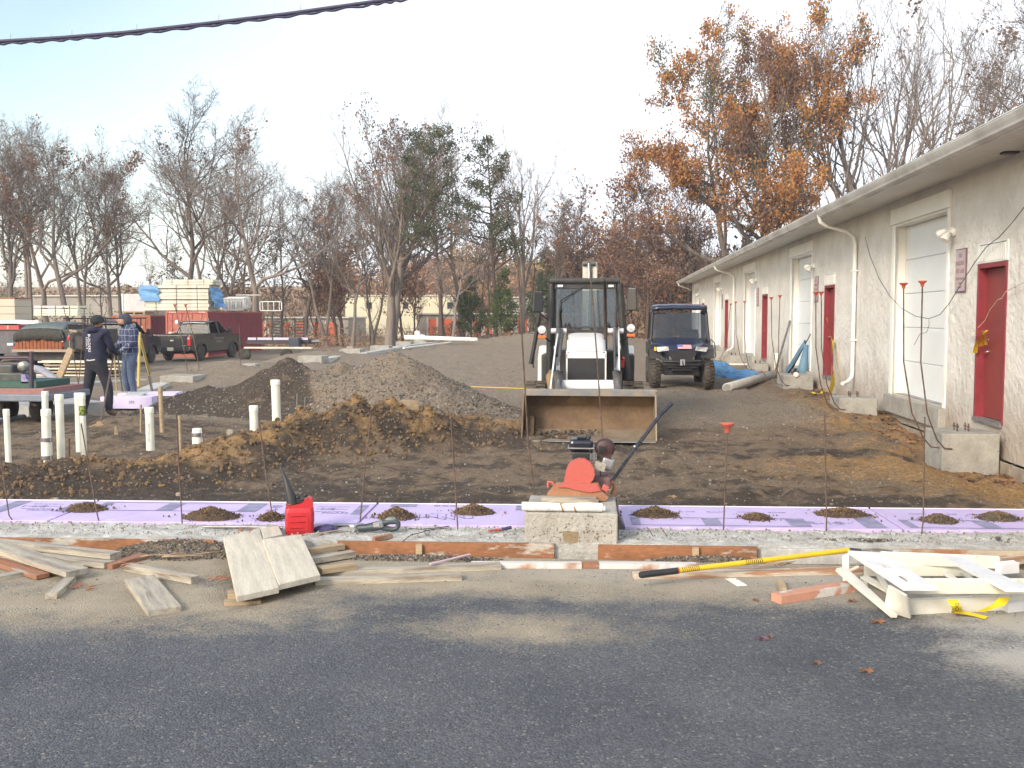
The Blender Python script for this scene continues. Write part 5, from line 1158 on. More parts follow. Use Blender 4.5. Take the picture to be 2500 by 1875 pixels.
# grille and hood
Yh = 15.35
a = zoom3(462, 1078, Yh); b_ = zoom3(792, 820, Yh)
q = MB(); q.b2((a.x, Yh-BY, a.z), (b_.x, Yh-BY+1.25, b_.z)); q.build('engine_bay', dkg, t)
q = MB(); g0 = zoom3(470, 1072, Yh); g1 = zoom3(784, 828, Yh)
nb = 26
for k in range(nb): z = g0.z+(g1.z-g0.z)*(k+.5)/nb; q.b2((g0.x+.012, Yh-BY-.018, z-.0045), (g1.x-.012, Yh-BY-.004, z+.0045))
o = q.build('grille', mat('grille_dark', (.045, .047, .05), .6, var=.1), t); o['kind'] = 'stuff'
q = MB()
for xx0, xx1 in ((a.x-.012, g0.x), (g1.x, b_.x+.012)): q.b2((xx0, Yh-BY-.02, a.z), (xx1, Yh-BY+.02, b_.z))
q.b2((a.x, Yh-BY-.02, g1.z), (b_.x, Yh-BY+.02, b_.z)); q.b2((a.x, Yh-BY-.02, a.z), (b_.x, Yh-BY+.02, g0.z)); q.build('grille_frame', bhw, t, bevel=.006)
h1 = zoom3(460, 818, Yh); h2 = zoom3(792, 818, Yh); h3 = zoom3(470, 662, 16.75); h4 = zoom3(782, 662, 16.75); rows = []
for i in range(9):
    u = i/8; y = Yh-.02+(16.75-Yh)*u-BY; z = h1.z+(h3.z-h1.z)*(1-(1-u)**1.9)*.98+.02*0; xl_ = h1.x+(h3.x-h1.x)*u; xr_ = h2.x+(h4.x-h2.x)*u; r_ = []
    for j in range(11):
        v = j/10; r_.append((xl_+(xr_-xl_)*v, y, z-.05*abs(2*v-1)**6))
    rows.append([(xl_-.004, y, z-.45)]+r_+[(xr_+.004, y, z-.45)])
q = MB(); q.sheet(rows); q.add([rows[0][k] for k in range(1, 12)]+[(rows[0][11][0], rows[0][11][1], rows[0][11][2]-.06), (rows[0][1][0], rows[0][1][1], rows[0][1][2]-.06)], [tuple(range(13))]); q.build('hood', bhw, t)
# front axle and chassis
q = MB(); c0 = zoom3(412, 1120, 14.75); c1 = zoom3(880, 1120, 14.75); q.tube([c0, c1], .10, 16); q.build('cross_tube', bhw, t)
q = MB(); q.b2((c0.x+.08, 14.8-BY, .3), (c1.x-.1, 16.8-BY, .62)); q.b2((-.7, 15.4-BY, .28), (.7, 15.6-BY, .42)); q.build('chassis', dkg, t)
q = MB(); c0_ = zoom3(430, 1165, 14.5); c1_ = zoom3(870, 1165, 14.5); q.b2((c0_.x, 14.45-BY, c0_.z-.03), (c1_.x, 14.52-BY, c0_.z+.02)); q.build('coupler_bar', mat('coupler_grey', (.38, .40, .42), .5, var=.1), t)
# front wheels
def wheel(x, y, r_, w_, name='front_wheel', m=mudtyre, rim=bhw, par=None, n=22, lug=True, turn=0):
    par = par or t; q = MB()
    q.lathe([(r_*.55, -w_/2), (r_*.86, -w_/2), (r_*.97, -w_*.40), (r_, -w_*.2), (r_, w_*.2), (r_*.97, w_*.40), (r_*.86, w_/2), (r_*.55, w_/2)], (0, 0, 0), 28, 'X')
    if lug:
        for k in range(n):
            a_ = 2*math.pi*k/n
            for s_ in (-1, 1): aa = a_+(.5*math.pi*2/n if s_ > 0 else 0); q.box((s_*w_*.24, r_*math.cos(aa)*1.01, r_*math.sin(aa)*1.01), (w_*.46, r_*.10, r_*.09), rot=(aa, 0, s_*.35))
    o = q.build(name, m, par); o.location = (x, y, r_ if par is t else r_); o.rotation_euler = (0, 0, turn)
    q = MB(); q.lathe([(0, -w_*.2), (r_*.3, -w_*.25), (r_*.5, -w_*.42), (r_*.56, -w_*.48)], (0, 0, 0), 20, 'X'); q.lathe([(r_*.56, w_*.48), (r_*.5, w_*.42), (r_*.3, w_*.25), (0, w_*.2)], (0, 0, 0), 20, 'X'); q.build('rim', rim, o); return o
wheel(zoom3(205, 1100, 15.5).x, 15.5-BY, .36, .32); wheel(zoom3(1022, 1100, 15.5).x, 15.5-BY, .36, .32)
wheel(-.66, 18.2-BY, .56, .34, 'rear_wheel'); wheel(.66, 18.2-BY, .56, .34, 'rear_wheel')
# loader arms and lift cylinders
for zx, s_ in ((385, -1), (885, 1)):
    p0 = zoom3(zx-10*s_, 650, 16.7); p1 = zoom3(zx, 880, 15.6); p2 = zoom3(zx+3, 1010, 14.8); p3 = zoom3(zx+8, 1175, 14.3)
    q = MB(); q.tube([p0+Vector((0, 0, .02)), p0.lerp(p1, .95)], .052, 12); q.build('lift_cylinder', armg, t)
    q = MB(); q.tube([p1, p2], .030, 12); q.build('cylinder_rod', steel, t)
    q = MB(); q.tube([p2+Vector((0, 0, .04)), p2, p3], [.075, .07, .05], 8); q.build('arm_foot', armg, t)
    e = .11*s_
    for k, off in enumerate((-.085, .075)):
        q = MB(); r0 = zoom3(zx+off*230, 640, 16.75); r1 = zoom3(zx+off*230, 830, 15.7); r2 = zoom3(zx+off*200, 1160, 14.45)
        q.prism([(r0.y, r0.z+.04), (r1.y, r1.z+.07), (r2.y, r2.z+.07), (r2.y-.04, r2.z-.05), (r1.y, r1.z-.10), (r0.y+.06, r0.z-.10)], 'X', r1.x-.012, r1.x+.012); q.build('loader_arm', bhw if k == (0 if s_ < 0 else 1) else armg, t)
    q = MB(); q.lathe([(.045, -.13), (.045, .13)], (p0.x, p0.y, p0.z), 12, 'X'); q.build('pivot_pin', bhw, t)
    q = MB(); o1 = zoom3(zx+60*s_*-1, 640, 16.4); q.tube([o1+Vector((0, 0, .03)), o1+Vector((-.02*s_, -.1, .10)), o1+Vector((-.05*s_, -.2, .02)), o1+Vector((-.05*s_, -.35, -.3))], .014, 6); q.tube([p0+Vector((.02, -.05, .05)), p0+Vector((0, -.1, .28)), p0+Vector((.02, 0, .36))], .02, 6); q.build('hydraulic_hose', black, t)
# cab
Yc, Yr = 16.9, 18.15
def cbp(zx, zy, Y=Yc): return zoom3(zx, zy, Y)
A0, A1 = cbp(330, 250), cbp(905, 250); B0, B1 = cbp(300, 1060), cbp(975, 1060)
zt, zb = A0.z, B0.z
def post(p, q_, w_=.06, d_=.06, m=dkg, name='pillar'):
    k = MB(); k.tube([p, q_], w_/1.35, 4); return k.build(name, m, t)
post(A0+Vector((.01, 0, .0)), B0+Vector((.03, 0, 0)), .085); post(A1, B1, .085); post(A0+Vector((.0, 1.25, 0)), B0+Vector((0, 1.25, 0)), .07); post(A1+Vector((0, 1.25, 0)), B1+Vector((0, 1.25, 0)), .07)
r0, r1 = cbp(318, 222), cbp(915, 222); q = MB(); q.box(((r0.x+r1.x)/2, .56, zt+.045), (r1.x-r0.x, 1.5, .085)); q.build('cab_roof', dkg, t, bevel=.03)
f0, f1 = cbp(360, 250), cbp(880, 295); q = MB(); q.b2((f0.x, -.13, f1.z), (f1.x, -.06, f0.z+.02)); q.build('roof_visor', dkg, t, bevel=.008)
w0, w1 = cbp(372, 296), cbp(872, 640); q = MB(); q.b2((w0.x, -.06, w1.z), (w1.x, -.05, w0.z)); q.build('windshield', gl, t)
q = MB(); s0 = A0+Vector((-.01, .06, -.05)); q.add([(A0.x-.01, .0, w1.z), (A0.x-.01, 1.2, w1.z), (A0.x, 1.2, w0.z), (A0.x, .0, w0.z)], [(0, 1, 2, 3)]); q.add([(A1.x+.02, .0, w1.z), (A1.x+.02, 1.2, w1.z), (A1.x, 1.2, w0.z), (A1.x, .0, w0.z)], [(0, 1, 2, 3)]); q.b2((w0.x, 1.2, w1.z), (w1.x, 1.21, w0.z)); q.build('side_window', gl, t)
q = MB(); q.b2((w0.x-.04, -.07, w1.z-.06), (w1.x+.04, -.02, w1.z)); q.b2((w0.x-.03, -.065, w1.z), (w0.x, -.045, w0.z)); q.b2((w1.x, -.065, w1.z), (w1.x+.03, -.045, w0.z)); q.build('window_frame', dkg, t)
q = MB(); q.b2((B0.x+.03, 0, .45), (B1.x-.03, 1.2, w1.z-.35)); q.b2((B0.x-.12, .1, zb-.2), (B0.x+.08, 1.0, zb+.42)); q.b2((B1.x-.08, .1, zb-.2), (B1.x+.12, 1.0, zb+.42)); q.build('cab_body', dkg, t, bevel=.03)
for s_ in (-1, 1):
    q = MB(); q.prism([(.55, .55), (.60, 1.02), (.95, 1.2), (1.6, 1.2), (1.9, .9), (1.9, .8), (1.5, 1.08), (.98, 1.08), (.68, .95), (.62, .55)], 'X', s_*.50, s_*.84); q.build('rear_fender', bhw, t)
# seat, steering wheel, rear boom
q = MB(); q.box((.0, .75, 1.15), (.45, .12, .62)); q.box((0, .5, .95), (.45, .45, .12)); q.build('seat', black, t, bevel=.04)
q = MB(); ring = [(.17*math.cos(a_), .2+.08*math.sin(a_), 1.42+.14*math.sin(a_)) for a_ in [k*math.pi/8 for k in range(17)]]; q.tube(ring, .014, 6, cap=False); q.tube([(0, .2, 1.42), (0, .12, 1.1)], .02, 6); q.build('steering_wheel', black, t)
boom_m = mat('boom_cream', (.60, .57, .48), .5, c2=(.50, .46, .38), ns=4, var=.08); Yb = 19.2
for zx in (616, 696):
    p1 = zoom3(zx, 68, Yb); q = MB(); q.b2((p1.x-.042, Yb-BY-.1, .9), (p1.x+.055, Yb-BY+.14, p1.z)); q.build('boom_plate', boom_m, t, bevel=.015)
p1 = zoom3(652, 80, Yb-.15); q = MB(); q.tube([(p1.x-.01, Yb-BY-.2, 1.3), (p1.x, Yb-BY-.15, p1.z)], .035, 10); q.build('boom_cylinder', steel, t); q = MB(); q.lathe([(.05, -.12), (.05, .12)], (p1.x, Yb-BY-.12, p1.z+.0), 10, 'X'); q.build('boom_pin', armg, t)
q = MB(); q.b2((-.4, Yb-BY-.4, .5), (.4, Yb-BY-.1, .9)); q.build('rear_frame', dkg, t)
# mirrors
for (xa, ya, xb, yb, s_) in ((172, 320, 268, 492, -1), (968, 285, 1062, 478, 1)):
    p0 = zoom3((xa+xb)/2, (ya+yb)/2, 16.6); w_ = zoom3(xb, 0, 16.6).x-zoom3(xa, 0, 16.6).x; h_ = zoom3(0, ya, 16.6).z-zoom3(0, yb, 16.6).z
    q = MB(); q.box((0, 0, 0), (w_, .05, h_), taper=.86); o = q.build('mirror', mat('mirror_black', (.03, .032, .036), .35, var=.1), t, bevel=.03, seg=3); o.location = p0; o.rotation_euler = (0, 0, -.35*s_)
    xi = A0.x if s_ < 0 else A1.x; q = MB(); top = p0+Vector((0, 0, h_/2+.03)); bot = p0+Vector((0, 0, -h_/2-.04))
    q.tube([(xi, 0, top.z-.02), (xi+.12*s_, -.1, top.z), top+Vector((0, .03, 0)), p0+Vector((0, .05, 0)), bot+Vector((0, .04, .04)), (xi+.04*s_, 0, bot.z-.10)], .010, 6); q.build('mirror_arm', black, t)
# work lights and lamps
for zx in (408, 836):
    p0 = zoom3(zx, 270, 16.72); q = MB(); q.box(tuple(p0), (.115, .06, .055)); o = q.build('work_light', black, t, bevel=.008); q = MB(); q.box((p0.x, p0.y-.034, p0.z), (.09, .006, .038)); q.build('lens', lens, o)
for zx, zy in ((252, 640), (1004, 626)):
    p0 = zoom3(zx, zy, 16.4); q = MB(); q.lathe([(.0, .12), (.06, .10), (.076, .03), (.078, 0), (.070, 0), (.0, .02)], tuple(p0), 20, 'Y'); o = q.build('headlight', black, t)
    q = MB(); q.lathe([(.0, .004), (.069, .004), (.0, .02)], tuple(p0), 20, 'Y'); q.lathe([(0, -.006), (.03, -.003), (.066, .0)], tuple(p0), 18, 'Y'); q.build('lens', lens, o)
    q = MB(); q.box((p0.x, p0.y+.01, p0.z-.115), (.13, .05, .045)); q.build('turn_signal', orange, t, bevel=.006); q = MB(); q.box((p0.x, p0.y+.06, p0.z-.06), (.03, .02, .16)); q.tube([(p0.x, p0.y+.07, p0.z-.1), (p0.x*.75, 0, p0.z-.25)], .014, 6); q.build('lamp_bracket', black, t)
# exhaust, wiper, hand rails
p0 = zoom3(783, 218, 16.35); p1 = zoom3(790, 770, 16.1); q = MB(); q.tube([p0+Vector((0, -.03, .0)), p0, p1], .026, 10); q.build('exhaust_pipe', mat('exhaust_dark', (.045, .035, .03), .7, .3, var=.2, c2=(.08, .05, .035), ns=8), t)
q = MB(); q.tube([zoom3(400, 400, 16.8), zoom3(618, 262, 16.8)], .006, 5); q.tube([zoom3(408, 418, 16.8), zoom3(640, 250, 16.8)], .005, 5); q.tube([zoom3(412, 400, 16.79), zoom3(405, 490, 16.79)], .006, 5); q.build('wiper', black, t)
q = MB(); q.tube([zoom3(230, 500, 16.5), zoom3(198, 720, 16.5), zoom3(158, 930, 16.5)], .035, 4); q.tube([zoom3(212, 560, 16.5), zoom3(178, 960, 16.5)], .012, 6); q.build('open_door_edge', black, t)
q = MB(); q.tube([zoom3(198, 575, 16.4), zoom3(165, 580, 16.4), zoom3(140, 670, 16.4), zoom3(180, 670, 16.4)], .009, 6); q.build('grab_handle', black, t)
q = MB(); q.tube([zoom3(915, 330, 16.9), zoom3(945, 700, 16.9), zoom3(950, 830, 16.9)], .022, 6); q.build('side_strut', mat('strut_grey', (.4, .38, .35), .5), t)
q = MB(); p0 = zoom3(935, 925, 15.9); q.box(tuple(p0), (.05, .05, .12)); q.sph((p0.x, p0.y, p0.z+.08), .03, 8, 6); q.build('red_coupling', tail, t)
q = MB(); q.tube([zoom3(300, 1010, 15.6), zoom3(318, 1020, 15.6)], .08, 8); q.tube([zoom3(322, 1030, 15.5), zoom3(330, 1160, 15.3)], [.07, .05], 8); q.build('steer_cylinder', mat('mud_orange', (.25, .17, .09), .9, var=.2), t)

# ------------------------------------------------------------------ dark blue utility vehicle
navy = mat('utv_navy', (.016, .022, .05), .28, c2=(.022, .028, .055), ns=3, coat=.3, var=.08); nblk = mat('utv_black', (.012, .013, .018), .45, c2=(.025, .024, .025), ns=5, var=.15)
UX, UY = 1.73, 24.9
glu = glass('utv_glass', (.42, .46, .50), .08, .04, .5); mudtyre2 = mat('utv_tyre', (.075, .062, .047), .92, c2=(.035, .032, .03), ns=6, var=.25, bump=.008, bs=30)
t = thing('utility_vehicle', 'dark navy utility vehicle with cab and a flag sticker on its hood', 'utility vehicle', (UX, UY, H1(UX, 24.5)-.01)); bz = t.location.z
def z3(zx, zy, Y): q = AY(1250+zx/3.457, 620+zy/3.457, Y); return Vector((q.x-UX, q.y-UY, q.z-bz))
def quads(name, rows, m, par=None, solid=0, sm=True): q = MB(); q.sheet([[tuple(p) for p in r_] for r_ in rows], sm=sm); return q.build(name, m, par or t, solid=solid)
for s_ in (-1, 1):
    wheel(s_*.63, 24.25-UY, .32, .24, 'front_wheel', mudtyre2, nblk, t, turn=.08); wheel(s_*.63, 26.5-UY, .32, .26, 'rear_wheel', mudtyre2, nblk, t)
Yn = 24.05
# hood: rows front to back
Lx, Rx = z3(1190, 900, Yn).x, z3(1660, 900, Yn).x; cx = (Lx+Rx)/2
rows = []
for (y, hw, zc, ze) in ((Yn-.02, .30, .80, .80), (Yn+.06, .46, .93, .90), (Yn+.25, .60, 1.02, .97), (Yn+.55, .66, 1.12, 1.06), (Yn+.85, .67, 1.18, 1.14)):
    r_ = []
    for j in range(13):
        v = j/6-1; ridge = .02*math.exp(-((abs(v)-.42)/.12)**2)
        r_.append(Vector((v*hw, y-UY+.16*abs(v)**2.2*(1 if y < Yn+.3 else .2), ze+(zc-ze)*(1-v*v)+ridge-.05*abs(v)**8)))
    rows.append([Vector((r_[0].x, r_[0].y+.02, r_[0].z-.10))]+r_+[Vector((r_[-1].x, r_[-1].y+.02, r_[-1].z-.10))])
quads('hood', rows, navy)
q = MB(); q.prism([(-.22, .66), (.22, .66), (.34, .84), (.30, .90), (-.30, .90), (-.34, .84)], 'Y', Yn-UY-.10, Yn-UY+.05); q.build('nose', nblk, t, bevel=.03)
q = MB(); q.box((0, Yn-UY-.05, .60), (.9, .10, .16)); q.box((0, Yn-UY, .46), (.5, .12, .12)); q.build('bumper', nblk, t, bevel=.03)
q = MB(); q.tube([(-.55, Yn-UY+.05, .72), (-.42, Yn-UY-.12, .64), (0, Yn-UY-.15, .62), (.42, Yn-UY-.12, .64), (.55, Yn-UY+.05, .72)], .022, 8); q.tube([(-.35, Yn-UY-.1, .50), (.35, Yn-UY-.1, .50)], .018, 8); q.build('bull_bar', nblk, t)
for s_ in (-1, 1):
    q = MB(); q.add([(s_*.30, Yn-UY-.035, .90), (s_*.33, Yn-UY-.04, .99), (s_*.60, Yn-UY+.12, .97), (s_*.55, Yn-UY+.08, .86)], [(0, 1, 2, 3) if s_ > 0 else (3, 2, 1, 0)]); q.build('headlight', lens, t, solid=.03)
    q = MB(); q.prism([(-.72, .70), (-.68, .92), (-.35, 1.02), (.0, .98), (.12, .74), (.07, .74), (-.08, .9), (-.35, .92), (-.60, .84), (-.66, .70)], 'X', s_*.48, s_*.76); q.build('fender', nblk, t)
q = MB(); q.box((-.63, Yn-UY+.08, .93), (.05, .05, .09)); q.build('yellow_tag', yellowp, t)
q = MB(); q.box((0, Yn-UY-.17, .62), (.11, .03, .14)); q.build('winch_plate', steel, t); q = MB(); q.tube([(.0, Yn-UY-.19, .66), (0, Yn-UY-.22, .60), (.02, Yn-UY-.2, .56)], .014, 6); q.build('hook', black, t)
q = MB(); q.b2((-.40, Yn-UY+.1, .30), (.40, 2.0, .5)); q.b2((-.72, .1, .38), (.72, 1.5, .52)); q.build('underbody', nblk, t)
for s_ in (-1, 1):
    q = MB(); q.tube([(s_*.2, Yn-UY+.1, .4), (s_*.55, Yn-UY+.2, .33)], .025, 6); q.tube([(s_*.35, Yn-UY+.15, .42), (s_*.45, Yn-UY+.3, .85)], .035, 8); q.build('suspension_arm', black, t)
# cab: pillars, roof, doors
zr = 1.86
for s_ in (-1, 1):
    q = MB(); q.tube([(s_*.70, .0, 1.10), (s_*.655, .28, 1.80)], .035, 8); q.tube([(s_*.655, .28, 1.80), (s_*.66, 1.5, 1.82), (s_*.70, 1.6, 1.1)], .035, 8); q.tube([(s_*.70, .95, .5), (s_*.66, .95, 1.82)], .03, 8); q.build('roll_cage', nblk, t)
    q = MB(); q.prism([(-.02, .45), (.95, .45), (.95, 1.14), (-.02, 1.12)], 'X', s_*.70, s_*.745); dr = q.build('door', navy if s_ > 0 else nblk, t, bevel=.02)
    q = MB(); q.add([(s_*.715, .03, 1.13), (s_*.715, .92, 1.14), (s_*.67, .92, 1.78), (s_*.665, .30, 1.76)], [(0, 1, 2, 3)]); q.build('door_window', glu, dr)
q = MB(); q.sheet([[(-.66+1.32*j/8, y, z+.03*(1-(j/4-1)**2)+.012*(j % 2)) for j in range(9)] for y, z in ((.16, 1.83), (.22, 1.88), (.5, 1.91), (1.2, 1.91), (1.62, 1.87))]); q.build('roof', navy, t, solid=-.07)
q = MB(); q.sheet([[(-.655+1.31*j/6, .02+.25*i/4-.03*(1-(j/3-1)**2), 1.16+.62*i/4) for j in range(7)] for i in range(5)]); q.build('windshield', glu, t)
q = MB(); q.sheet([[(-.6+1.2*j, 1.55, 1.2+.6*i) for j in range(2)] for i in range(2)]); q.build('rear_window', glu, t)
q = MB(); q.b2((-.66, .02, 1.08), (.66, .22, 1.17)); q.b2((-.64, .2, .95), (.64, .4, 1.14)); q.build('dashboard', nblk, t, bevel=.03)
q = MB(); q.tube([(.32+.17*math.cos(k*math.pi/8), .42+.06*math.sin(k*math.pi/8), 1.22+.12*math.sin(k*math.pi/8)) for k in range(17)], .015, 6, cap=False); q.build('steering_wheel', black, t)
for x in (-.38, .35):
    q = MB(); q.box((x, 1.3, 1.12), (.42, .12, .5)); q.box((x, 1.05, .85), (.42, .45, .12)); q.build('seat', mat('utv_seat', (.09, .10, .12), .7, var=.1), t, bevel=.04)
q = MB(); q.tube([(.0-.28, -.02, 1.18), (.10, -.06, 1.20)], .008, 5); q.build('wiper', black, t)
q = MB(); q.tube([(.74, .0, 1.15), (.84, -.05, 1.05), (.86, -.06, .72), (.80, .0, .68)], .012, 6); q.build('side_guard', black, t)
q = MB(); q.b2((-.72, 1.62, .70), (.72, 2.9, .74)); q.b2((-.72, 1.62, .74), (-.68, 2.9, 1.02)); q.b2((.68, 1.62, .74), (.72, 2.9, 1.02)); q.build('cargo_box', nblk, t)
q = MB(); q.box((.12, .2, 1.955), (.05, .05, .04)); q.box((.28, .2, 1.955), (.03, .03, .03)); q.build('roof_marker', redcap, t)
# flag sticker
flag_w = mat('flag_white', (.72, .70, .74), .5, var=.03); flag_r = mat('flag_red', (.60, .12, .14), .5, var=.03); flag_b = mat('flag_blue', (.14, .15, .38), .5, var=.03)
q = MB(); fx0, fx1 = z3(1405, 0, Yn).x, z3(1522, 0, Yn).x
def fp_(u, v): return (fx0+(fx1-fx0)*u+.012*(1-v), Yn-UY+.10*v-.02, .935+.095*v)
q.add([fp_(0, 0), fp_(1, 0), fp_(1, 1), fp_(0, 1)], [(0, 1, 2, 3)]); fo = q.build('flag_sticker', flag_w, t, solid=.004)
q = MB()
for k in range(7):
    v0 = k/6.5-.0; v1 = v0+.075
    if k % 1 == 0: q.add([(lambda p: (p[0], p[1]-.003, p[2]+.002))(fp_(u_, min(v_, 1))) for u_, v_ in ((0, v0), (1, v0), (1, v1), (0, v1))], [(0, 1, 2, 3)])
q.build('flag_stripes', flag_r, fo)['kind'] = 'stuff'
q = MB(); q.add([(lambda p: (p[0], p[1]-.005, p[2]+.004))(fp_(u_, v_)) for u_, v_ in ((0, .46), (.4, .46), (.4, 1), (0, 1))], [(0, 1, 2, 3)]); q.build('flag_canton', flag_b, fo)

# ------------------------------------------------------------------ shipping containers
cont_e = mat('container_end', (.36, .085, .07), .55, c2=(.40, .12, .07), ns=1.2, var=.1); cont_s = mat('container_side', (.22, .032, .045), .55, c2=(.19, .03, .04), ns=1, var=.06); cont_o = mat('container_orange', (.34, .10, .05), .6, c2=(.28, .08, .045), ns=1.2, var=.1); cont_d = mat('container_dark', (.16, .03, .045), .6, var=.08); cwh = mat('decal_white', (.75, .72, .66), .6, var=.05)
def container(label, x1, y, zt, L_, me, ms, name='shipping_container', texts=True):
    W, H_ = 2.44, 2.59; t = thing(name, label, 'shipping container', (x1-W/2, y, zt-H_), group='shipping containers in the yard')
    q = MB(); q.b2((-W/2+.04, .06, .12), (W/2-.04, L_-.06, H_-.04)); q.build('body', ms, t)
    # corrugated sides
    for s_ in (-1, 1):
        poly = []; y0 = .15; n = int((L_-.3)/.28)
        for k in range(n):
            a = y0+k*.28; poly += [(s_*(W/2-.01), a), (s_*(W/2-.01), a+.11), (s_*(W/2-.045), a+.14), (s_*(W/2-.045), a+.25)]
        v = [(x, yy, .16) for x, yy in poly]+[(x, yy, H_-.1) for x, yy in poly]; m_ = len(poly)
        q = MB(); q.add(v, [(i, i+1, i+1+m_, i+m_) for i in range(m_-1)]); q.build('side_panel', ms, t)
    q = MB()
    for s_ in (-1, 1):
        q.b2((s_*W/2, 0, 0), (s_*(W/2-.11), .12, H_)); q.b2((s_*W/2, L_-.12, 0), (s_*(W/2-.11), L_, H_)); q.b2((s_*W/2, .12, 0), (s_*(W/2-.08), L_-.12, .15)); q.b2((s_*W/2, .12, H_-.1), (s_*(W/2-.06), L_-.12, H_-.005))
    q.b2((-W/2+.11, 0, 0), (W/2-.11, .1, .14)); q.b2((-W/2+.11, 0, H_-.14), (W/2-.11, .1, H_-.003)); q.build('frame', me, t, bevel=.008)
    for s_ in (-1, 1):
        q = MB(); q.b2((s_*.008, .03, .15), (s_*(W/2-.12), .07, H_-.15)); 
        dr = q.build('door', me, t)
        for k in range(5):
            q = MB(); q.b2((s_*.08, .012, .28+k*.44), (s_*(W/2-.19), .028, .56+k*.44)); q.build('door_panel', me, dr, bevel=.01)
        for x in (.30, .86):
            q = MB(); q.tube([(s_*x, -.015, .10), (s_*x, -.015, H_-.10)], .02, 8); q.build('lock_rod', mat('lock_rod_paint', (.46, .22, .15), .5, .2, var=.15), t)
            for z in (.25, 1.0, 1.6, 2.3):
                q = MB(); q.box((s_*x, -.012, z), (.10, .05, .05)); q.build('rod_guide', MATS['lock_rod_paint'], t)
        q = MB(); q.box((s_*.5, -.03, 1.1), (.34, .03, .03)); q.build('door_lever', MATS['lock_rod_paint'], t)
    if texts:
        ro = (R(90), 0, 0); text_mesh('lettering', 'TGHU  317 862 1', .17, cwh, t, (.66, .018, 2.13), ro); text_mesh('lettering', '45G1', .16, cwh, t, (.90, .018, 1.90), ro)
        q = MB(); q.add([(.30, .008, 1.66), (.54, .008, 1.66), (.42, .008, 1.90)], [(0, 1, 2)]); q.build('triangle_mark', cwh, t)
        q = MB(); q.lathe([(0, 0), (.13, 0), (.13, .006)], (-.56, .005, 1.97), 18, 'Y'); q.build('round_decal', cwh, t)
        q = MB(); q.b2((-1.06, .004, 1.0), (-.80, .011, 1.42)); q.b2((-.60, .004, .92), (-.32, .011, 1.18)); q.build('placard', cwh, t)
        for x0 in (-.95, .75):
            for k in range(5): q = MB(); q.box((x0+.08*k, -.003, H_-.07), (.035, .006, .05), rot=(0, .5, 0)); q.build('hazard_mark', cwh, t)
    else:
        q = MB(); q.lathe([(0, 0), (.12, 0), (.12, .006)], (-.5, .005, 1.72), 18, 'Y'); q.build('round_decal', cwh, t)
        q = MB(); q.b2((.25, .004, 1.85), (.7, .011, 1.93)); q.build('placard', cwh, t)
    return t
container('red shipping container with maroon side behind the dark pickup', -22.2, 54, 1.99, 8.9, cont_e, cont_s)
container('orange brown shipping container with a wrapped pallet on its roof', -27.4, 58, 1.76, 9, cont_o, cont_d, texts=False)
# loads on the containers
lumw = mat('lumber_cream', (.66, .63, .52), .8, c2=(.54, .51, .42), ns=2, var=.1); band2 = mat('strap_black', (.05, .05, .05), .6)
def stack(label, cx, y, z, L_, W, rowsn, dz, cat='lumber stack', tiltr=0, m=None, name='lumber_stack'):
    t = thing(name, label, cat, (cx, y, z), tiltr); n = 0; h = 0
    base = None
    for r_ in range(rowsn):
        k = max(2, int(W/.30))
        for j in range(k):
            q = MB(); q.box((0, 0, 0), (L_*(1-.03*random.random()), W/k-.015, dz-.018)); 
            o = q.build('beam', m or lumw, t, bevel=.004) if base is None else bpy.data.objects.new('beam', base)
            if base is None: base = o.data
            else: COL.objects.link(o); o.parent = t
            o.location = (random.uniform(-.04, .04), -W/2+W/k*(j+.5), dz*(r_+.5)+h)
        if r_ % 3 == 2 and r_ < rowsn-1: h += .05
    for x in (-L_*.32, 0, L_*.32):
        q = MB(); q.b2((x-.012, -W/2-.012, 0), (x+.012, -W/2-.004, dz*rowsn+h)); q.b2((x-.012, -W/2-.012, dz*rowsn+h), (x+.012, W/2, dz*rowsn+h+.008)); q.build('strap', band2, t)
    return t
stack('tall stack of cream timber beams on top of the red container', -24.15, 55.3, 2.02, 3.75, 1.8, 7, .19)
stack('smaller bundle of cream timber on top of the tall timber stack', -23.55, 55.3, 3.46, 2.9, 1.4, 2, .15)
def draped(name, label, rows, m, cat='tarp'): q = MB(); q.sheet(rows, sm=False); o = q.build(name, m, solid=.02); return tag(o, label, cat)
draped('blue_tarp', 'blue tarp bunched over the left end of the timber stack', [[(-26.2+.12*math.sin(i*2+j), 54.3+.1*math.sin(j*3), 3.45-.22*i+.03*math.sin(j*2)) if j < 3 else (-25.55+.08*j+.1*math.sin(i*3+j), 54.32+.05*math.sin(i*4), 3.42-.22*i-.05*(j-3)) for j in range(6)] for i in range(5)], bluetarp)
draped('blue_tarp', 'blue tarp hanging down the right end of the timber stack', [[(-22.2+.07*math.sin(i*2+j)+.06*i, 54.3+.4*j, 3.3-.22*i-.02*math.sin(j*3)) for j in range(5)] for i in range(6)], bluetarp)
t = thing('wrapped_pallet', 'shrink wrapped pallet standing on the orange brown container', 'pallet', (-28.62, 59, 1.80), 0); q = MB(); q.box((0, 0, .70), (1.42, 1.2, 1.08)); q.build('wrapped_load', mat('shrink_wrap', (.52, .46, .46), .35, c2=(.60, .55, .55), ns=2.5, var=.08, bump=.02, bs=8), t, bevel=.04)
q = MB()
for y in (-.55, -.25, .25, .55): q.box((0, y, .135), (1.42, .12, .03)); q.box((0, y, .015), (1.42, .12, .03))
for x in (-.62, 0, .62): q.box((x, 0, .075), (.1, 1.2, .09))
q.build('pallet_base', wood_tan, t)
q = MB(); q.b2((-.73, -.64, .2), (-.66, -.60, 1.26)); q.build('corner_board', white_paint, t)
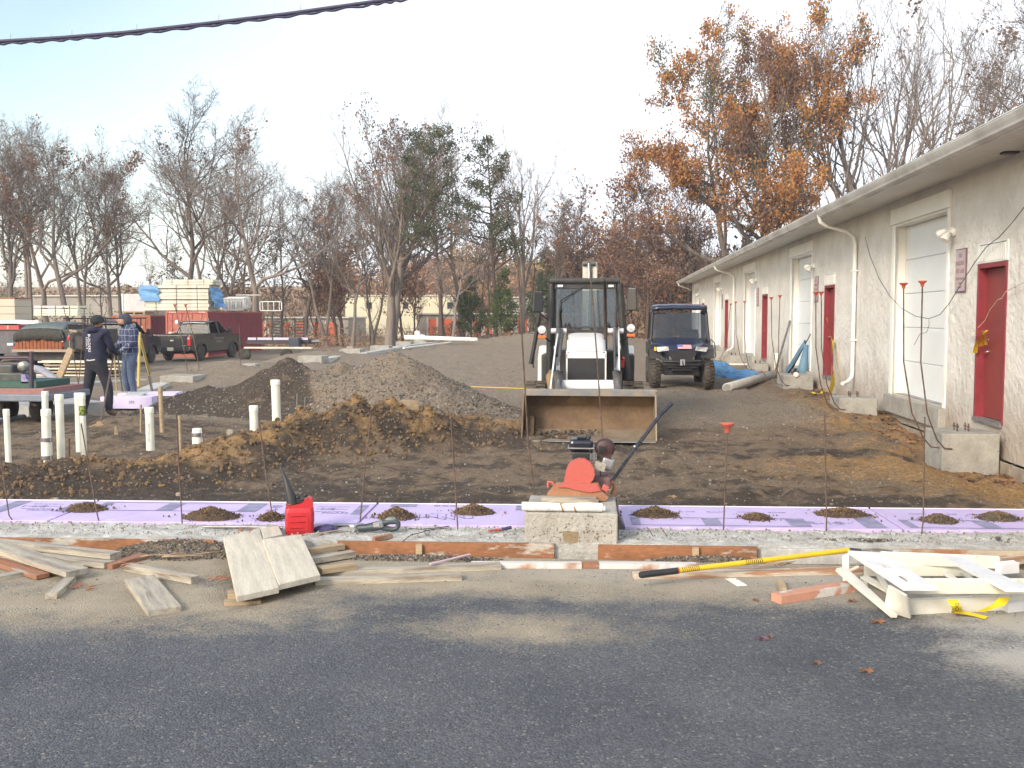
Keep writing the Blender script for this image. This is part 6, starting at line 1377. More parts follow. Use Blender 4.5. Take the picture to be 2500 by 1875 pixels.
# white railing panels
t = thing('railing_stack', 'white railing panels stacked on the far end of the red container', 'railing panels', (-22.2, 58, 2.0), 0)
def rail_panel(x0, x1, y, z0, z1, n, name='railing_panel'):
    q = MB(); q.b2((x0, y-.02, z1-.05), (x1, y+.02, z1)); q.b2((x0, y-.02, z0), (x1, y+.02, z0+.05)); q.b2((x0, y-.02, z0), (x0+.05, y+.02, z1)); q.b2((x1-.05, y-.02, z0), (x1, y+.02, z1)); o = q.build(name, white_paint, t)
    q = MB()
    for k in range(n): x = x0+(x1-x0)*(k+.5)/n; q.b2((x-.018, y-.012, z0+.051), (x+.018, y+.012, z1-.051))
    s_ = q.build('baluster', white_paint, o); s_['kind'] = 'stuff'
for k in range(5): rail_panel(-.6+.05*k, .75+.05*k, -.3+.12*k, .05+.02*k, .78+.02*k, 15)
rail_panel(.78, 2.2, 2.2, .02, .62, 4); rail_panel(-1.2, .3, .9, .05, .65, 10); rail_panel(-.4, 1.3, 1.2, .95, 1.02, 2, 'railing_panel')

# ------------------------------------------------------------------ dark pickup truck seen from behind
tk = mat('truck_charcoal', (.035, .037, .036), .25, c2=(.045, .047, .045), ns=2, coat=.5, var=.05, metal=.2); tkg = glass('truck_glass', (.20, .24, .24), .25, .10, .025)
def pickup(label, cx, y, z, rz=0, body=tk, name='pickup_truck'):
    t = thing(name, label, 'pickup truck', (cx, y, z), rz, group='pickup trucks in the yard'); W = 1.0
    def pr(n_, poly, x0, x1, m, bv=.02, par=None): q = MB(); q.prism(poly, 'X', x0, x1); return q.build(n_, m, par or t, bevel=bv)
    def arch(cy, r_): return [(cy+r_*math.cos(R(a)), .36+r_*math.sin(R(a))) for a in range(180, -1, -20)]
    side = [(0, .55), (0, 1.32), (2.05, 1.36), (2.2, 1.37), (4.1, 1.34), (4.35, 1.32), (5.55, 1.24), (5.85, 1.12), (5.9, .5)]
    low = [(5.35, .45)]+[(y_, z_) for y_, z_ in arch(4.85, .50)[::-1]]+[(4.3, .45), (1.75, .45)]+[(y_, z_) for y_, z_ in arch(1.2, .50)[::-1]]+[(.62, .45)]
    poly = side+low
    for s_ in (-1, 1):
        pr('side_panel', poly, s_*(W-.13), s_*W, body, .03)
        q = MB(); q.prism([(y_, z_) for y_, z_ in [(1.2+.56*math.cos(R(a)), .36+.56*math.sin(R(a))) for a in range(0, 181, 20)]+[(1.2+.50*math.cos(R(a)), .36+.50*math.sin(R(a))) for a in range(180, -1, -20)]], 'X', s_*(W-.02), s_*(W+.05)); q.build('wheel_arch', body, t); q = MB(); q.prism([(y_, z_) for y_, z_ in [(4.85+.56*math.cos(R(a)), .36+.56*math.sin(R(a))) for a in range(0, 181, 20)]+[(4.85+.50*math.cos(R(a)), .36+.50*math.sin(R(a))) for a in range(180, -1, -20)]], 'X', s_*(W-.02), s_*(W+.05)); q.build('wheel_arch', body, t)
    q = MB(); q.b2((-W+.13, .02, .74), (W-.13, 2.1, .80)); q.b2((-W+.13, 2.05, .5), (W-.13, 2.2, 1.36)); q.b2((-W+.13, 4.2, .5), (W-.13, 5.86, 1.16)); q.build('bed', body, t)
    q = MB(); q.sheet([[(-W+.1+(2*W-.2)*j/8, yy, zz+.05*(1-(j/4-1)**2)) for j in range(9)] for yy, zz in ((4.2, 1.33), (5.2, 1.25), (5.8, 1.12), (5.9, .9))]); q.build('hood', body, t)
    q = MB(); q.box((0, .0, .98), (1.72, .07, .66)); tg = q.build('tailgate', body, t, bevel=.03)
    q = MB(); q.box((0, -.045, 1.24), (.28, .03, .07)); q.build('tailgate_handle', black, tg, bevel=.008); q = MB(); q.box((0, -.04, 1.02), (.18, .012, .06)); q.build('badge', steel, tg, bevel=.02)
    q = MB(); q.box((.66, -.04, .78), (.20, .012, .03)); q.build('badge', steel, tg)
    for s_ in (-1, 1): q = MB(); q.box((s_*(W-.075), -.02, 1.0), (.15, .10, .46)); q.build('tail_light', tail, t, bevel=.02); q = MB(); q.box((s_*(W-.08), -.073, 1.13), (.10, .01, .08)); q.build('reverse_lens', lens, t)
    for s_ in (-1, 1): q = MB(); q.prism([(s_*.22, .50), (s_*.22, .68), (s_*(W-.02), .70), (s_*W, .62), (s_*(W-.1), .50)], 'Y', -.22, -.06); q.build('bumper', chrome, t, bevel=.02)
    q = MB(); q.b2((-.22, -.18, .48), (.22, -.04, .66)); q.build('bumper_step', black, t); q = MB(); q.box((0, -.195, .60), (.32, .01, .16)); pl = q.build('number_plate', mat('plate_cream', (.70, .68, .50), .5, var=.05), t); text_mesh('lettering', 'XK 47R', .085, flag_b, pl, (0, -.202, .60), (R(90), 0, 0))
    # cab
    q = MB(); q.prism([(2.15, 1.34), (2.36, 1.86), (2.6, 1.93), (3.5, 1.93), (3.75, 1.86), (4.35, 1.34)], 'X', -.80, .80); 
    cb = MB()
    for s_ in (-1, 1):
        cb.tube([(s_*.93, 2.2, 1.34), (s_*.76, 2.40, 1.88)], .05, 6); cb.tube([(s_*.93, 4.3, 1.34), (s_*.76, 3.62, 1.88)], .04, 6); cb.tube([(s_*.94, 3.25, 1.34), (s_*.78, 3.2, 1.88)], .045, 6)
    cb.build('cab_pillar', body, t)
    q = MB(); q.sheet([[(-.80+1.6*j/8, yy, zz+.03*(1-(j/4-1)**2)) for j in range(9)] for yy, zz in ((2.32, 1.82), (2.42, 1.90), (3.0, 1.94), (3.55, 1.91), (3.66, 1.84))]); q.build('cab_roof', body, t, solid=-.05)
    q = MB(); q.sheet([[(-.88+1.76*j/6, 2.20+.0*i, 1.36) if i == 0 else (-.74+1.48*j/6, 2.37, 1.85) for j in range(7)] for i in range(2)]); q.build('rear_window', tkg, t)
    q = MB(); q.sheet([[(-.88+1.76*j/6, 4.30, 1.36) if i == 0 else (-.74+1.48*j/6, 3.62, 1.86) for j in range(7)] for i in range(2)]); q.build('windshield', tkg, t)
    for s_ in (-1, 1):
        q = MB(); q.add([(s_*.945, 2.25, 1.36), (s_*.945, 3.22, 1.36), (s_*.785, 3.18, 1.86), (s_*.775, 2.42, 1.86)], [(0, 1, 2, 3)]); q.add([(s_*.945, 3.28, 1.36), (s_*.945, 4.25, 1.36), (s_*.775, 3.62, 1.86), (s_*.785, 3.22, 1.86)], [(0, 1, 2, 3)]); q.build('side_window', tkg, t)
        q = MB(); q.box((s_*1.16, 4.05, 1.48), (.20, .10, .30)); q.tube([(s_*.95, 4.05, 1.42), (s_*1.12, 4.05, 1.42)], .025, 6); q.build('side_mirror', black, t, bevel=.02)
        for yy in (1.2, 4.85):
            q = MB(); r_ = .40; q.lathe([(r_*.6, -.13), (r_*.9, -.13), (r_, -.09), (r_, .09), (r_*.9, .13), (r_*.6, .13)], (0, 0, 0), 26, 'X'); o = q.build('wheel', blackrub, t); o.location = (s_*.86, yy, r_-.01)
            q = MB(); q.lathe([(0, .05*s_), (.08, .08*s_), (.12, .05*s_), (.22, .10*s_), (.245, .12*s_)], (0, 0, 0), 16, 'X'); q.build('rim', galv, o)
    q = MB(); q.box((0, 3.1, 1.45), (1.5, .2, .35)); q.box((0, 2.6, 1.2), (1.5, .5, .3)); q.build('seat', black, t)
    q = MB()
    for x in (-.14, 0, .14): q.sph((x, 2.44, 1.945), (.03, .02, .015), 8, 4)
    q.build('roof_lamp', lens, t)
    q = MB(); q.b2((-.7, .3, .35), (.7, 5.2, .5)); q.build('chassis', black, t)
    return t
TX = AY(420, 830, 48.3).x
pk = pickup('charcoal crew cab pickup parked before the red container', TX, 48.3, -.54, R(-4))
for i, (s_, z_) in enumerate((('CONSTRUCTION', 1.08), ('SITE SERVICES', .92))): text_mesh('lettering', s_, .13, steel, pk, (1.002, 3.2, z_), (R(90), 0, R(90)), .001)
# ------------------------------------------------------------------ second dark truck with a ladder rack, dump trailer, red flatbed
pk2 = pickup('black pickup with a ladder rack half hidden behind the man in the hoodie', AY(222, 840, 42).x, 41.5, -.52, R(3), mat('truck_black', (.018, .02, .028), .3, coat=.4, var=.05), 'pickup_truck')
q = MB()
for x in (-.8, .8):
    for y_ in (.3, 2.0, 4.0): q.tube([(x, y_, 1.3), (x, y_, 2.12)], .03, 6)
    q.tube([(x, -.2, 2.12), (x, 4.6, 2.12)], .03, 6)
for y_ in (.3, 2.0, 4.0): q.tube([(-.85, y_, 2.12), (.85, y_, 2.12)], .03, 6)
q.build('ladder_rack', black, pk2)
cp_ = AY(150, 770, 42)
stack('white lumber bundle strapped high above the tarped load', AY(150, 770, 41).x, 41, 1.72, 1.95, .9, 4, .095, m=mat('lumber_white', (.74, .72, .55), .7, var=.06))
# trailer with tarp
tarp_d = mat('tarp_grey_green', (.075, .10, .105), .6, c2=(.10, .13, .13), ns=2, var=.12, bump=.015, bs=6); mesh_d = mat('mesh_cover', (.035, .035, .03), .9, c2=(.06, .06, .05), ns=14, var=.3); bo = mat('board_orange', (.27, .085, .03), .8, c2=(.20, .06, .025), ns=5, var=.2); mud = mat('trailer_dark', (.03, .03, .035), .6, c2=(.06, .05, .045), ns=4, var=.2)
x0 = AY(30, 850, 36).x; x1 = AY(168, 850, 36).x; W = x1-x0
t = thing('dump_trailer', 'dump trailer with a grey tarp over orange boards standing behind the pipes', 'trailer', ((x0+x1)/2, 36, H1(x0, 36)), R(2)); bz = t.location.z
zd = AY(90, 853, 36).z-bz; zt = AY(100, 785, 36).z-bz
q = MB(); q.b2((-W/2, 0, zd-.10), (W/2, 3.4, zd)); q.build('deck', mat('deck_edge', (.32, .25, .19), .7, var=.15), t)
for k in range(13):
    q = MB(); x = -W/2+.12+(W-.42)*k/13; q.b2((x, .05, zd), (x+(W-.42)/13-.02, .12, zd+.42-.018*abs(k-4))); q.build('board', bo, t)
rows = []
for i, (y_, z_, e) in enumerate(((.0, zd+.36, 0), (-.02, zd+.62, 0), (.15, zd+.80, .18), (.5, zt-.05, .35), (1.6, zt, .45), (3.3, zt-.1, .4))):
    rows.append([(-W/2+.06+e*.9+(W-.30-e)*j/16, y_+.03*math.sin(j*2.3+i), z_-.06*abs(j/8-1)**2-.03*math.sin(j*1.9)*(i == 0)+.0) for j in range(17)])
q = MB(); q.sheet(rows[:3]); q.build('mesh_cover', mesh_d, t, solid=.01); q = MB(); q.sheet(rows[2:]); q.build('tarp', tarp_d, t, solid=.01)
q = MB(); q.add([rows[0][0], rows[2][0], rows[3][0], rows[5][0], (-W/2+.06, 3.3, zd)], [(0, 1, 2, 3, 4)]); q.add([rows[0][-1], rows[2][-1], rows[3][-1], rows[5][-1], (W/2-.2, 3.3, zd)], [(4, 3, 2, 1, 0)]); q.build('load_side', mesh_d, t)
q = MB(); q.b2((W/2-.3, .1, zd), (W/2+.5, 3.0, zd+.75)); q.b2((-W/2, .3, zd-.45), (W/2, 3, zd-.12)); q.build('chassis', mud, t, bevel=.03)
for s_ in (-1, 1):
    for yy in (1.2, 2.0): q = MB(); q.lathe([(.2, -.1), (.34, -.1), (.36, 0), (.34, .1), (.2, .1)], (0, 0, 0), 20, 'X'); o = q.build('wheel', blackrub, t); o.location = (s_*(W/2-.15), yy, .36)
q = MB(); q.box((W/2+.02, -.05, zd+.42), (.08, .08, .16)); q.build('marker_lamp', tail, t, bevel=.02)
q = MB(); q.box((.62, -.02, .48), (.12, .02, .12)); q.build('reflector', tail, t)
q = MB(); q.tube([(W/2-.1, 0, zd-.05), (W/2+.05, -.03, zd+.1), (W/2+.04, -.04, zd+.6), (W/2+.25, -.05, zd+.68)], .03, 6); q.build('arm', galv, t)
q = MB(); q.box((W/2+.22, -.1, zd+.70), (.28, .1, .07), rot=(0, .15, 0)); q.build('lever_end', wood_tan, t)
o = MB().box((0, 0, 0), (.16, .10, .95)).build('timber_post', wood_tan, bevel=.01); o.location = AY(157, 893, 24); o.rotation_euler = (0, R(25), 0); tag(o, 'short tan timber leaning diagonally left of the man in the hoodie', 'timber')
# red flatbed truck and block stack at far left
x0 = AY(-60, 800, 46).x; x1 = AY(46, 800, 46).x
t = thing('flatbed_truck', 'red edged flatbed truck with a grey cover at the left edge', 'truck', ((x0+x1)/2, 46, H1(x0, 46))); bz = t.location.z; W = x1-x0; zr_ = AY(0, 800, 46).z-bz
q = MB(); q.b2((-W/2, 0, zr_-.1), (W/2, 3, zr_+.12)); q.build('flatbed', mat('bed_red', (.42, .06, .06), .5, var=.1), t)
for k in range(4): q = MB(); q.b2((-W/2+.3+.45*k, -.02, zr_-.06), (-W/2+.34+.45*k, -.004, zr_+.1)); q.build('stake_pocket', white_paint, t)
q = MB(); q.b2((-W/2, .1, .45), (W/2-.05, 2.9, zr_-.1)); q.build('truck_body', mat('truck_greyblue', (.08, .085, .10), .5, c2=(.13, .12, .13), ns=3, var=.2), t)
q = MB(); q.box((W/2-.5, .05, .9), (.3, .03, .12)); q.build('plate', white_paint, t); q = MB(); q.box((W/2-.2, .04, .75), (.25, .05, .10)); q.build('tail_light', tail, t)
for s_ in (-1, 1): q = MB(); q.lathe([(.25, -.12), (.42, -.12), (.45, 0), (.42, .12), (.25, .12)], (0, 0, 0), 20, 'X'); o = q.build('wheel', blackrub, t); o.location = (s_*(W/2-.3), 1.2, .45)
q = MB(); q.sheet([[(W/2-1.2+1.15*j/8, .2+2*i/3, zr_+.13+.28*math.sin(math.pi*j/8)*math.sin(math.pi*(i+.6)/4)) for j in range(9)] for i in range(4)]); q.build('grey_cover', mat('cover_grey', (.42, .42, .43), .6, c2=(.5, .5, .5), ns=3, var=.1), t, solid=.02)
q = MB(); q.b2((-.2, .0, zr_+.2), (W/2+1.0, .25, zr_+.35)); q.build('white_pipe', white_paint, t)
t = thing('block_stack', 'stacked cream crates with a reddish top at the far left edge', 'crates', (AY(5, 780, 52).x-.2, 52, AY(5, 785, 52).z)); cream_c = mat('crate_cream', (.52, .48, .38), .8, var=.08)
for k in range(3):
    q = MB(); q.b2((-.9, 0, .42*k), (.95, 1.6, .42*k+.40)); q.build('crate', cream_c, t, bevel=.01)
q = MB(); q.b2((-.95, -.03, 1.26), (1.0, 1.65, 1.31)); q.build('crate_lid', mat('lid_brown', (.33, .15, .09), .8), t); q = MB(); q.b2((-1.4, .1, -1.8), (1.2, 1.6, -.01)); q.build('crate_base', mud, t)
# board piles behind the workers
t0 = [('long tan planks stacked flat behind the two workers', 205, 903, 30), ]
t = thing('plank_pile', 'low pile of long tan planks behind the two men', 'plank pile', AY(195, 915, 29)); t.location.z = H1(t.location.x, 29)-.02
pb = None
for r_ in range(5):
    for j in range(3):
        q = MB(); q.box((0, 0, 0), (2.4, .22, .05)); o = q.build('plank', wood_tan if r_ % 2 else lumw, t, bevel=.004); o.location = (random.uniform(-.25, .25), j*.26, .06+.10*r_); o.rotation_euler = (0, 0, random.uniform(-.03, .03))
    for x in (-.9, .1, .9): q = MB(); q.box((x, .25, .01+.10*r_), (.06, .7, .045)); q.build('spacer', mud, t)
# grey bags / covers
for i, (a_, b_, rr_, lb) in enumerate((((80, 897), (145, 928), .10, 'long grey rolled cover slanting down behind the pipes'), ((92, 922), (150, 937), .07, 'lower grey rolled cover beside the slanting one'))):
    A_ = AY(*a_, 19.0); B_ = AY(*b_, 18.6); q = MB(); q.tube([Vector((0, 0, 0)), (B_-A_)*.3+Vector((0, 0, .03)), (B_-A_)*.75, B_-A_], [rr_*.8, rr_, rr_*.9, rr_*.3], 10, sq=.7); o = q.build('rolled_cover', mat('cover_blue_grey', (.22, .22, .27), .7, c2=(.30, .30, .34), ns=4, var=.15)); o.location = A_; tag(o, lb, 'rolled cover')
# generator sled at left edge
Yg = 15.0
t = thing('welding_trailer', 'small green decked equipment trailer with a post frame at the left edge', 'equipment trailer', (AY(20, 950, Yg).x, Yg, 0)); ox = t.location.x
def lg(x, y, Y=Yg): q_ = AY(x, y, Y); return Vector((q_.x-ox, Y-Yg, q_.z))
green_d = mat('deck_green', (.03, .09, .07), .6, var=.15); rosy = mat('deck_rosy', (.30, .15, .14), .7, c2=(.24, .13, .12), ns=4, var=.15); bluegrey = mat('skirt_blue', (.16, .19, .24), .6, c2=(.22, .24, .27), ns=3, var=.12)
a = lg(-40, 946); b_ = lg(88, 932); q = MB(); q.b2((a.x, 0, a.z), (b_.x, 1.0, b_.z)); q.build('deck', green_d, t)
a = lg(-40, 962); b_ = lg(115, 945); q = MB(); q.b2((a.x, -.1, a.z), (b_.x, 1.1, b_.z-.02)); q.build('deck_board', rosy, t, bevel=.01)
a = lg(-40, 978); b_ = lg(125, 962); q = MB(); q.b2((a.x, -.14, a.z), (b_.x, 1.2, b_.z)); q.build('side_skirt', bluegrey, t, bevel=.02)
q = MB(); q.tube([lg(77, 858), lg(77, 985)], .032, 6); q.tube([lg(-40, 874), lg(70, 873), lg(77, 880)], .03, 6); q.tube([lg(78, 985), lg(90, 990)], .03, 6); q.build('post_frame', mat('frame_dark', (.04, .04, .07), .5, c2=(.10, .05, .05), ns=8, var=.2), t)
c = lg(54, 895, 15.4); q = MB(); q.lathe([(0, -.02), (.06, -.02), (.085, 0), (.09, .05), (.085, .08)], (c.x, c.y, c.z), 18, 'Y'); q.build('work_lamp', mat('lamp_grey', (.36, .36, .32), .4, .4, var=.2, c2=(.2, .2, .2), ns=20), t)
q = MB(); c = lg(20, 925, 15.3); q.box((c.x+.0, c.y+.2, c.z), (.5, .4, .20)); q.box((c.x-.1, c.y+.2, c.z+.15), (.3, .3, .16)); q.build('engine', mat('engine_dark', (.03, .04, .045), .5, c2=(.08, .08, .07), ns=7, var=.3), t, bevel=.03)
q = MB(); c = lg(60, 925, 15.0); q.prism([(c.x-.06, c.z-.07), (c.x+.06, c.z-.07), (c.x+.0, c.z+.07), (c.x-.06, c.z+.07)], 'Y', 0, .1); q.build('guard', mat('violet_guard', (.12, .09, .3), .5, c2=(.4, .38, .45), ns=8), t)
for s_ in (0, 1): q = MB(); q.lathe([(.1, -.08), (.22, -.08), (.24, 0), (.22, .08), (.1, .08)], (0, 0, 0), 18, 'X'); o = q.build('wheel', blackrub, t); o.location = (-.35+.6*s_, .5, .22)
# low concrete wall / slab at left
def slab(label, q0, q1, d_, z0, z1, name='concrete_slab', m=None):
    a = G(*q0, 0); b_ = G(*q1, 0); d = b_-a; L_ = d.length; q = MB(); q.b2((0, 0, z0), (L_, d_, z1)); o = q.build(name, m or mat('slab_bluish', (.33, .335, .33), .85, c2=(.26, .265, .265), ns=3, var=.12), bevel=.01); o.location = a; o.rotation_euler = (0, 0, math.atan2(d.y, d.x)); return tag(o, label, 'concrete slab')
slab('grey concrete slab behind the tall white pipes', (70, 1015), (258, 1002), 2.2, -.1, .16)
slab('pale low concrete kerb beyond the plank pile', (120, 950), (440, 932), .5, -.1, .10, 'concrete_kerb')
slab('dirty foam edged slab strip at the left edge', (-30, 1040), (62, 1020), .5, -.1, .06, 'concrete_strip', mat('slab_blue2', (.30, .33, .38), .8, var=.1))
# foam block by the workers
p = G(277, 998, .0); q = MB(); q.box((.35, .35, .11), (.95, .30, .22)); o = q.build('foam_block', mat('foam_white_lilac', (.66, .60, .80), .7, c2=(.58, .52, .74), ns=2, var=.04), bevel=.004); o.location = (p.x-.1, p.y-.2, 0); o.rotation_euler = (0, 0, .10); tag(o, 'lilac foam block standing beside the boots of the man in the hoodie', 'foam block'); text_mesh('lettering', '250', .07, ink, o, (.45, .195, .12), (R(90), 0, 0))
p = G(320, 975, .0); q = MB(); q.box((0, 0, 0), (1.15, .6, .05)); o = q.build('foam_sheet', MATS['foam_white_lilac']); o.location = (p.x+.3, p.y+.25, .10); o.rotation_euler = (0, 0, .18); tag(o, 'thin lilac foam sheet lying flat at the feet of the man in plaid', 'foam sheet')

# ------------------------------------------------------------------ white pipes standing in the pit
clampm = mat('clamp_grey', (.24, .23, .25), .4, .6, var=.2)
PG = 'white drain pipes standing in the pit'
def vpipe(label, bx, by, ty, wpx, tx=None, parts=None):
    b_ = G(bx, by, -.02); Y = b_.y; tp = AY(tx if tx else bx, ty, Y); r_ = wpx/2/CF*Y
    t = thing('drain_pipe', label, 'drain pipe', (b_.x, Y, H1(b_.x, Y)-.25), group=PG); h = tp.z-t.location.z; dx = tp.x-b_.x
    q = MB(); q.tube([(0, 0, 0), (dx, 0, h)], r_, 18, cap=True); q.build('pipe', pvc, t)
    def at(f): return (dx*f, 0, h*f)
    q = MB(); q.tube([(dx*(1-.09/h), 0, h-.075), at(1), (dx, 0, h+.006)], [r_*1.09, r_*1.09, r_*.98], 18); q.build('pipe_cap', pvc, t)
    for kind, f0, f1 in (parts or []):
        q = MB(); z0, z1 = h*f0, h*f1
        if kind == 'coupling': q.tube([(dx*f0, 0, z0), (dx*f1, 0, z1)], r_*1.18, 18); q.build('coupling', pvc, t)
        else:
            q.tube([(dx*f0, 0, z0), (dx*f1, 0, z1)], r_*1.25, 18); q.box((dx*f0+r_*1.15, -.3*r_, (z0+z1)/2), (r_*.5, r_*.5, z1-z0+.004)); q.build('hose_clamp', clampm, t)
    return t, h, r_, dx
vpipe('white drain pipe at the left edge leaning slightly left', 22, 1134, 1000, 15, tx=15)
vpipe('tall white drain pipe standing behind the clamped one', 110, 1050, 956, 16)
vpipe('white drain pipe with a clamped grey coupling in its middle', 114, 1126, 1000, 23, tx=112, parts=[('coupling', .38, .62), ('clamp', .36, .41), ('clamp', .59, .64)])
vpipe('tall plain white drain pipe right of the clamped one', 150, 1119, 964, 20, tx=144)
vpipe('tall white drain pipe behind the labelled one', 194, 1097, 960, 17, tx=190)
t, h, r_, dx = vpipe('tall white drain pipe with a green black tag near its top', 206, 1116, 960, 15, tx=200)
q = MB(); q.tube([(dx, 0, h*.75), (dx, 0, h*.86)], r_*1.12, 16); q.build('tag_band', mat('tag_green', (.25, .32, .06), .6, c2=(.03, .05, .03), ns=26, lo=.45, hi=.55), t)
t, h, r_, dx = vpipe('white drain pipe alone left of the short capped pipe', 368, 1100, 995, 21, tx=364)
text_mesh('lettering', 'PVC DWV 4 IN', .035, ink, t, (0, -r_-.002, h*.62), (R(90), R(90), 0), .0004)
vpipe('short white drain pipe with two grey clamps round its collar', 484, 1116, 1047, 22, tx=481, parts=[('coupling', .56, .93), ('clamp', .60, .68), ('clamp', .84, .92)])
vpipe('white drain pipe in front of the brown ridge', 621, 1076, 991, 21, tx=619)
vpipe('tallest white drain pipe against the gravel heap', 677, 1048, 928, 22, tx=672)
# wooden stakes
def wstake(label, bx, by, tx, ty, wpx, m=wood_tan):
    a = G(bx, by, 0); b_ = AY(tx, ty, a.y); w_ = wpx/CF*a.y; q = MB(); q.tube([Vector((0, 0, -.15)), b_-a], w_/1.4, 4); o = q.build('wooden_stake', m); o.location = a; tag(o, label, 'wooden stake', 'wooden stakes in the dirt')
wstake('wide tan wooden stake at the foot of the dark heap', 397, 1060, 391, 944, 9); wstake('thin wooden stake left of the wide tan stake', 343, 1062, 344, 988, 4); wstake('thin wooden stake between two white pipes, leaning', 443, 1140, 438, 1016, 5)
wstake('thin wooden stake before the dark side of the gravel heap', 724, 1032, 726, 962, 4, st_b); wstake('second thin stake before the gravel heap', 744, 1028, 745, 970, 3, st_b)
wstake('small leaning wooden peg under the man in the hoodie', 279, 1073, 283, 1040, 4); wstake('small wooden peg crossing the leaning one', 291, 1073, 284, 1040, 4); wstake('thin red brown stake between the tall white pipes', 168, 1118, 169, 1070, 4, rust)
def tall_rebar(label, bx, by, tx, ty, Y=None, cap=False, z=0, r=.009):
    a = G(bx, by, z); b_ = AY(tx, ty, a.y); rebar('tall_rebar', [a-Vector((0, 0, .1)), a.lerp(b_, .5)+Vector((.02, 0, 0)), b_], label, cap=cap, r=r, grp='tall rebar on the left side')
tall_rebar('tall rebar leaning left across the tarped trailer', 196, 960, 155, 748); tall_rebar('tall thin rebar beside the man in the hoodie', 188, 965, 206, 752); tall_rebar('capped rebar in front of the red container door', 462, 925, 427, 745, cap=True, r=.012); tall_rebar('capped rebar just right of the other before the pickup', 492, 920, 453, 745, cap=True, r=.012); tall_rebar('faint rebar before the right edge of the red container', 587, 905, 583, 790)
# shovels leaning right of the man in plaid
t = thing('wooden_a_frame', 'yellow wooden A shaped stand right of the man in plaid', 'wooden stand', G(340, 945)); o0 = Vector(t.location)
A_ = AY(340, 811, 24)-o0; 
for (bx, by) in ((338, 948), (366, 918)):
    B_ = G(bx, by)-o0; B_.z = 0; q = MB(); q.tube([B_, AY(341 if bx < 350 else 343, 811 if bx < 350 else 826, o0.y)-o0], .035, 4); q.build('leg', mat('leg_yellow', (.52, .40, .12), .7, var=.1), t)
wstake('dark lower end of a shovel handle beside the yellow stand', 377, 968, 364, 918, 5, mat('handle_grey', (.2, .18, .15), .7))
# boulders, fragments in the dirt
def rock(label, px_, py_, w_, h_, m, seed, Y=None, cat='rock', up=0):
    c = G(px_, py_, 0); r_ = w_/2/CF*c.y; hz_ = h_/CF*c.y; V = ICO.copy()
    q = MB(); q.sph((0, 0, 0), (1, 1, 1), 14, 9); V = np.array(q.v); n_ = fbm(V[:, 0]*1.3+seed, V[:, 1]*1.3+V[:, 2], seed, 3); V = V*(.75+.5*n_)[:, None]; V = np.sign(V)*np.abs(V)**.8; V *= np.array([r_, r_*.7, hz_*.75]); q.v = [tuple(p) for p in V]; o = q.build('rock', m)
    for p in o.data.polygons: p.use_smooth = False
    o.location = (c.x, c.y, H1(c.x, c.y)+hz_*.3+up); return tag(o, label, cat)
rock('flat tan rock at the right foot of the brown ridge', 1000, 1085, 75, 24, mat('rock_tan', (.30, .22, .14), .9, c2=(.22, .16, .10), ns=4, var=.15, bump=.01, bs=20), 5)
rock('small pale stone near the short clamped pipe', 563, 1066, 20, 12, st_a, 9); rock('pink grey boulder between the concrete piers', 855, 850, 22, 20, mat('rock_pink', (.32, .22, .17), .9, var=.15), 12)
rock('small pale stone on the ridge face above the strip', 435, 1203, 14, 9, st_a, 15); rock('pale stone at the foot of the ridge near the foam', 137, 1217, 14, 8, st_a, 17)
# long white pipes at the back
t = thing('white_pipe_run', 'long white pipe with two tees lying at the back of the site', 'white pipe', AY(990, 824, 62)); o0 = Vector(t.location); wp = mat('pvc_bright', (.84, .84, .80), .4, var=.03)
q = MB(); q.tube([(0, 0, 0), AY(1165, 829, 60)-o0], [.16, .11], 12); q.build('pipe', wp, t)
for x, yt, w_ in ((1019, 808, .16), (1032, 817, .14)): a = AY(x, 824, 61.8)-o0; q = MB(); q.tube([a, a+Vector((0, 0, (824-yt)*.0256))], [w_*1.3, w_], 12); q.build('tee', wp, t)
t = None
for i, (a_, b_, l) in enumerate((((985, 850), (1100, 836), 'thin white pipe behind the farthest piers'), )):
    A_ = G(*a_, .1); B_ = G(*b_, .1); q = MB(); q.tube([Vector((0, 0, 0)), B_-A_], .05, 8); o = q.build('thin_white_pipe', wp); o.location = A_; tag(o, l, 'white pipe')
# yellow string line across the site
q = MB(); q.tube([G(1150, 944, .05), G(1230, 947, .06), G(1290, 949, .05), G(1345, 950, .05)], .012, 5); q.tube([G(1575, 952, .04), G(1605, 955, .03)], .010, 5); tag(q.build('yellow_rope', mat('rope_yellow', (.62, .42, .08), .7, var=.1)), 'thin yellow rope stretched over the dirt left of the loader', 'rope')
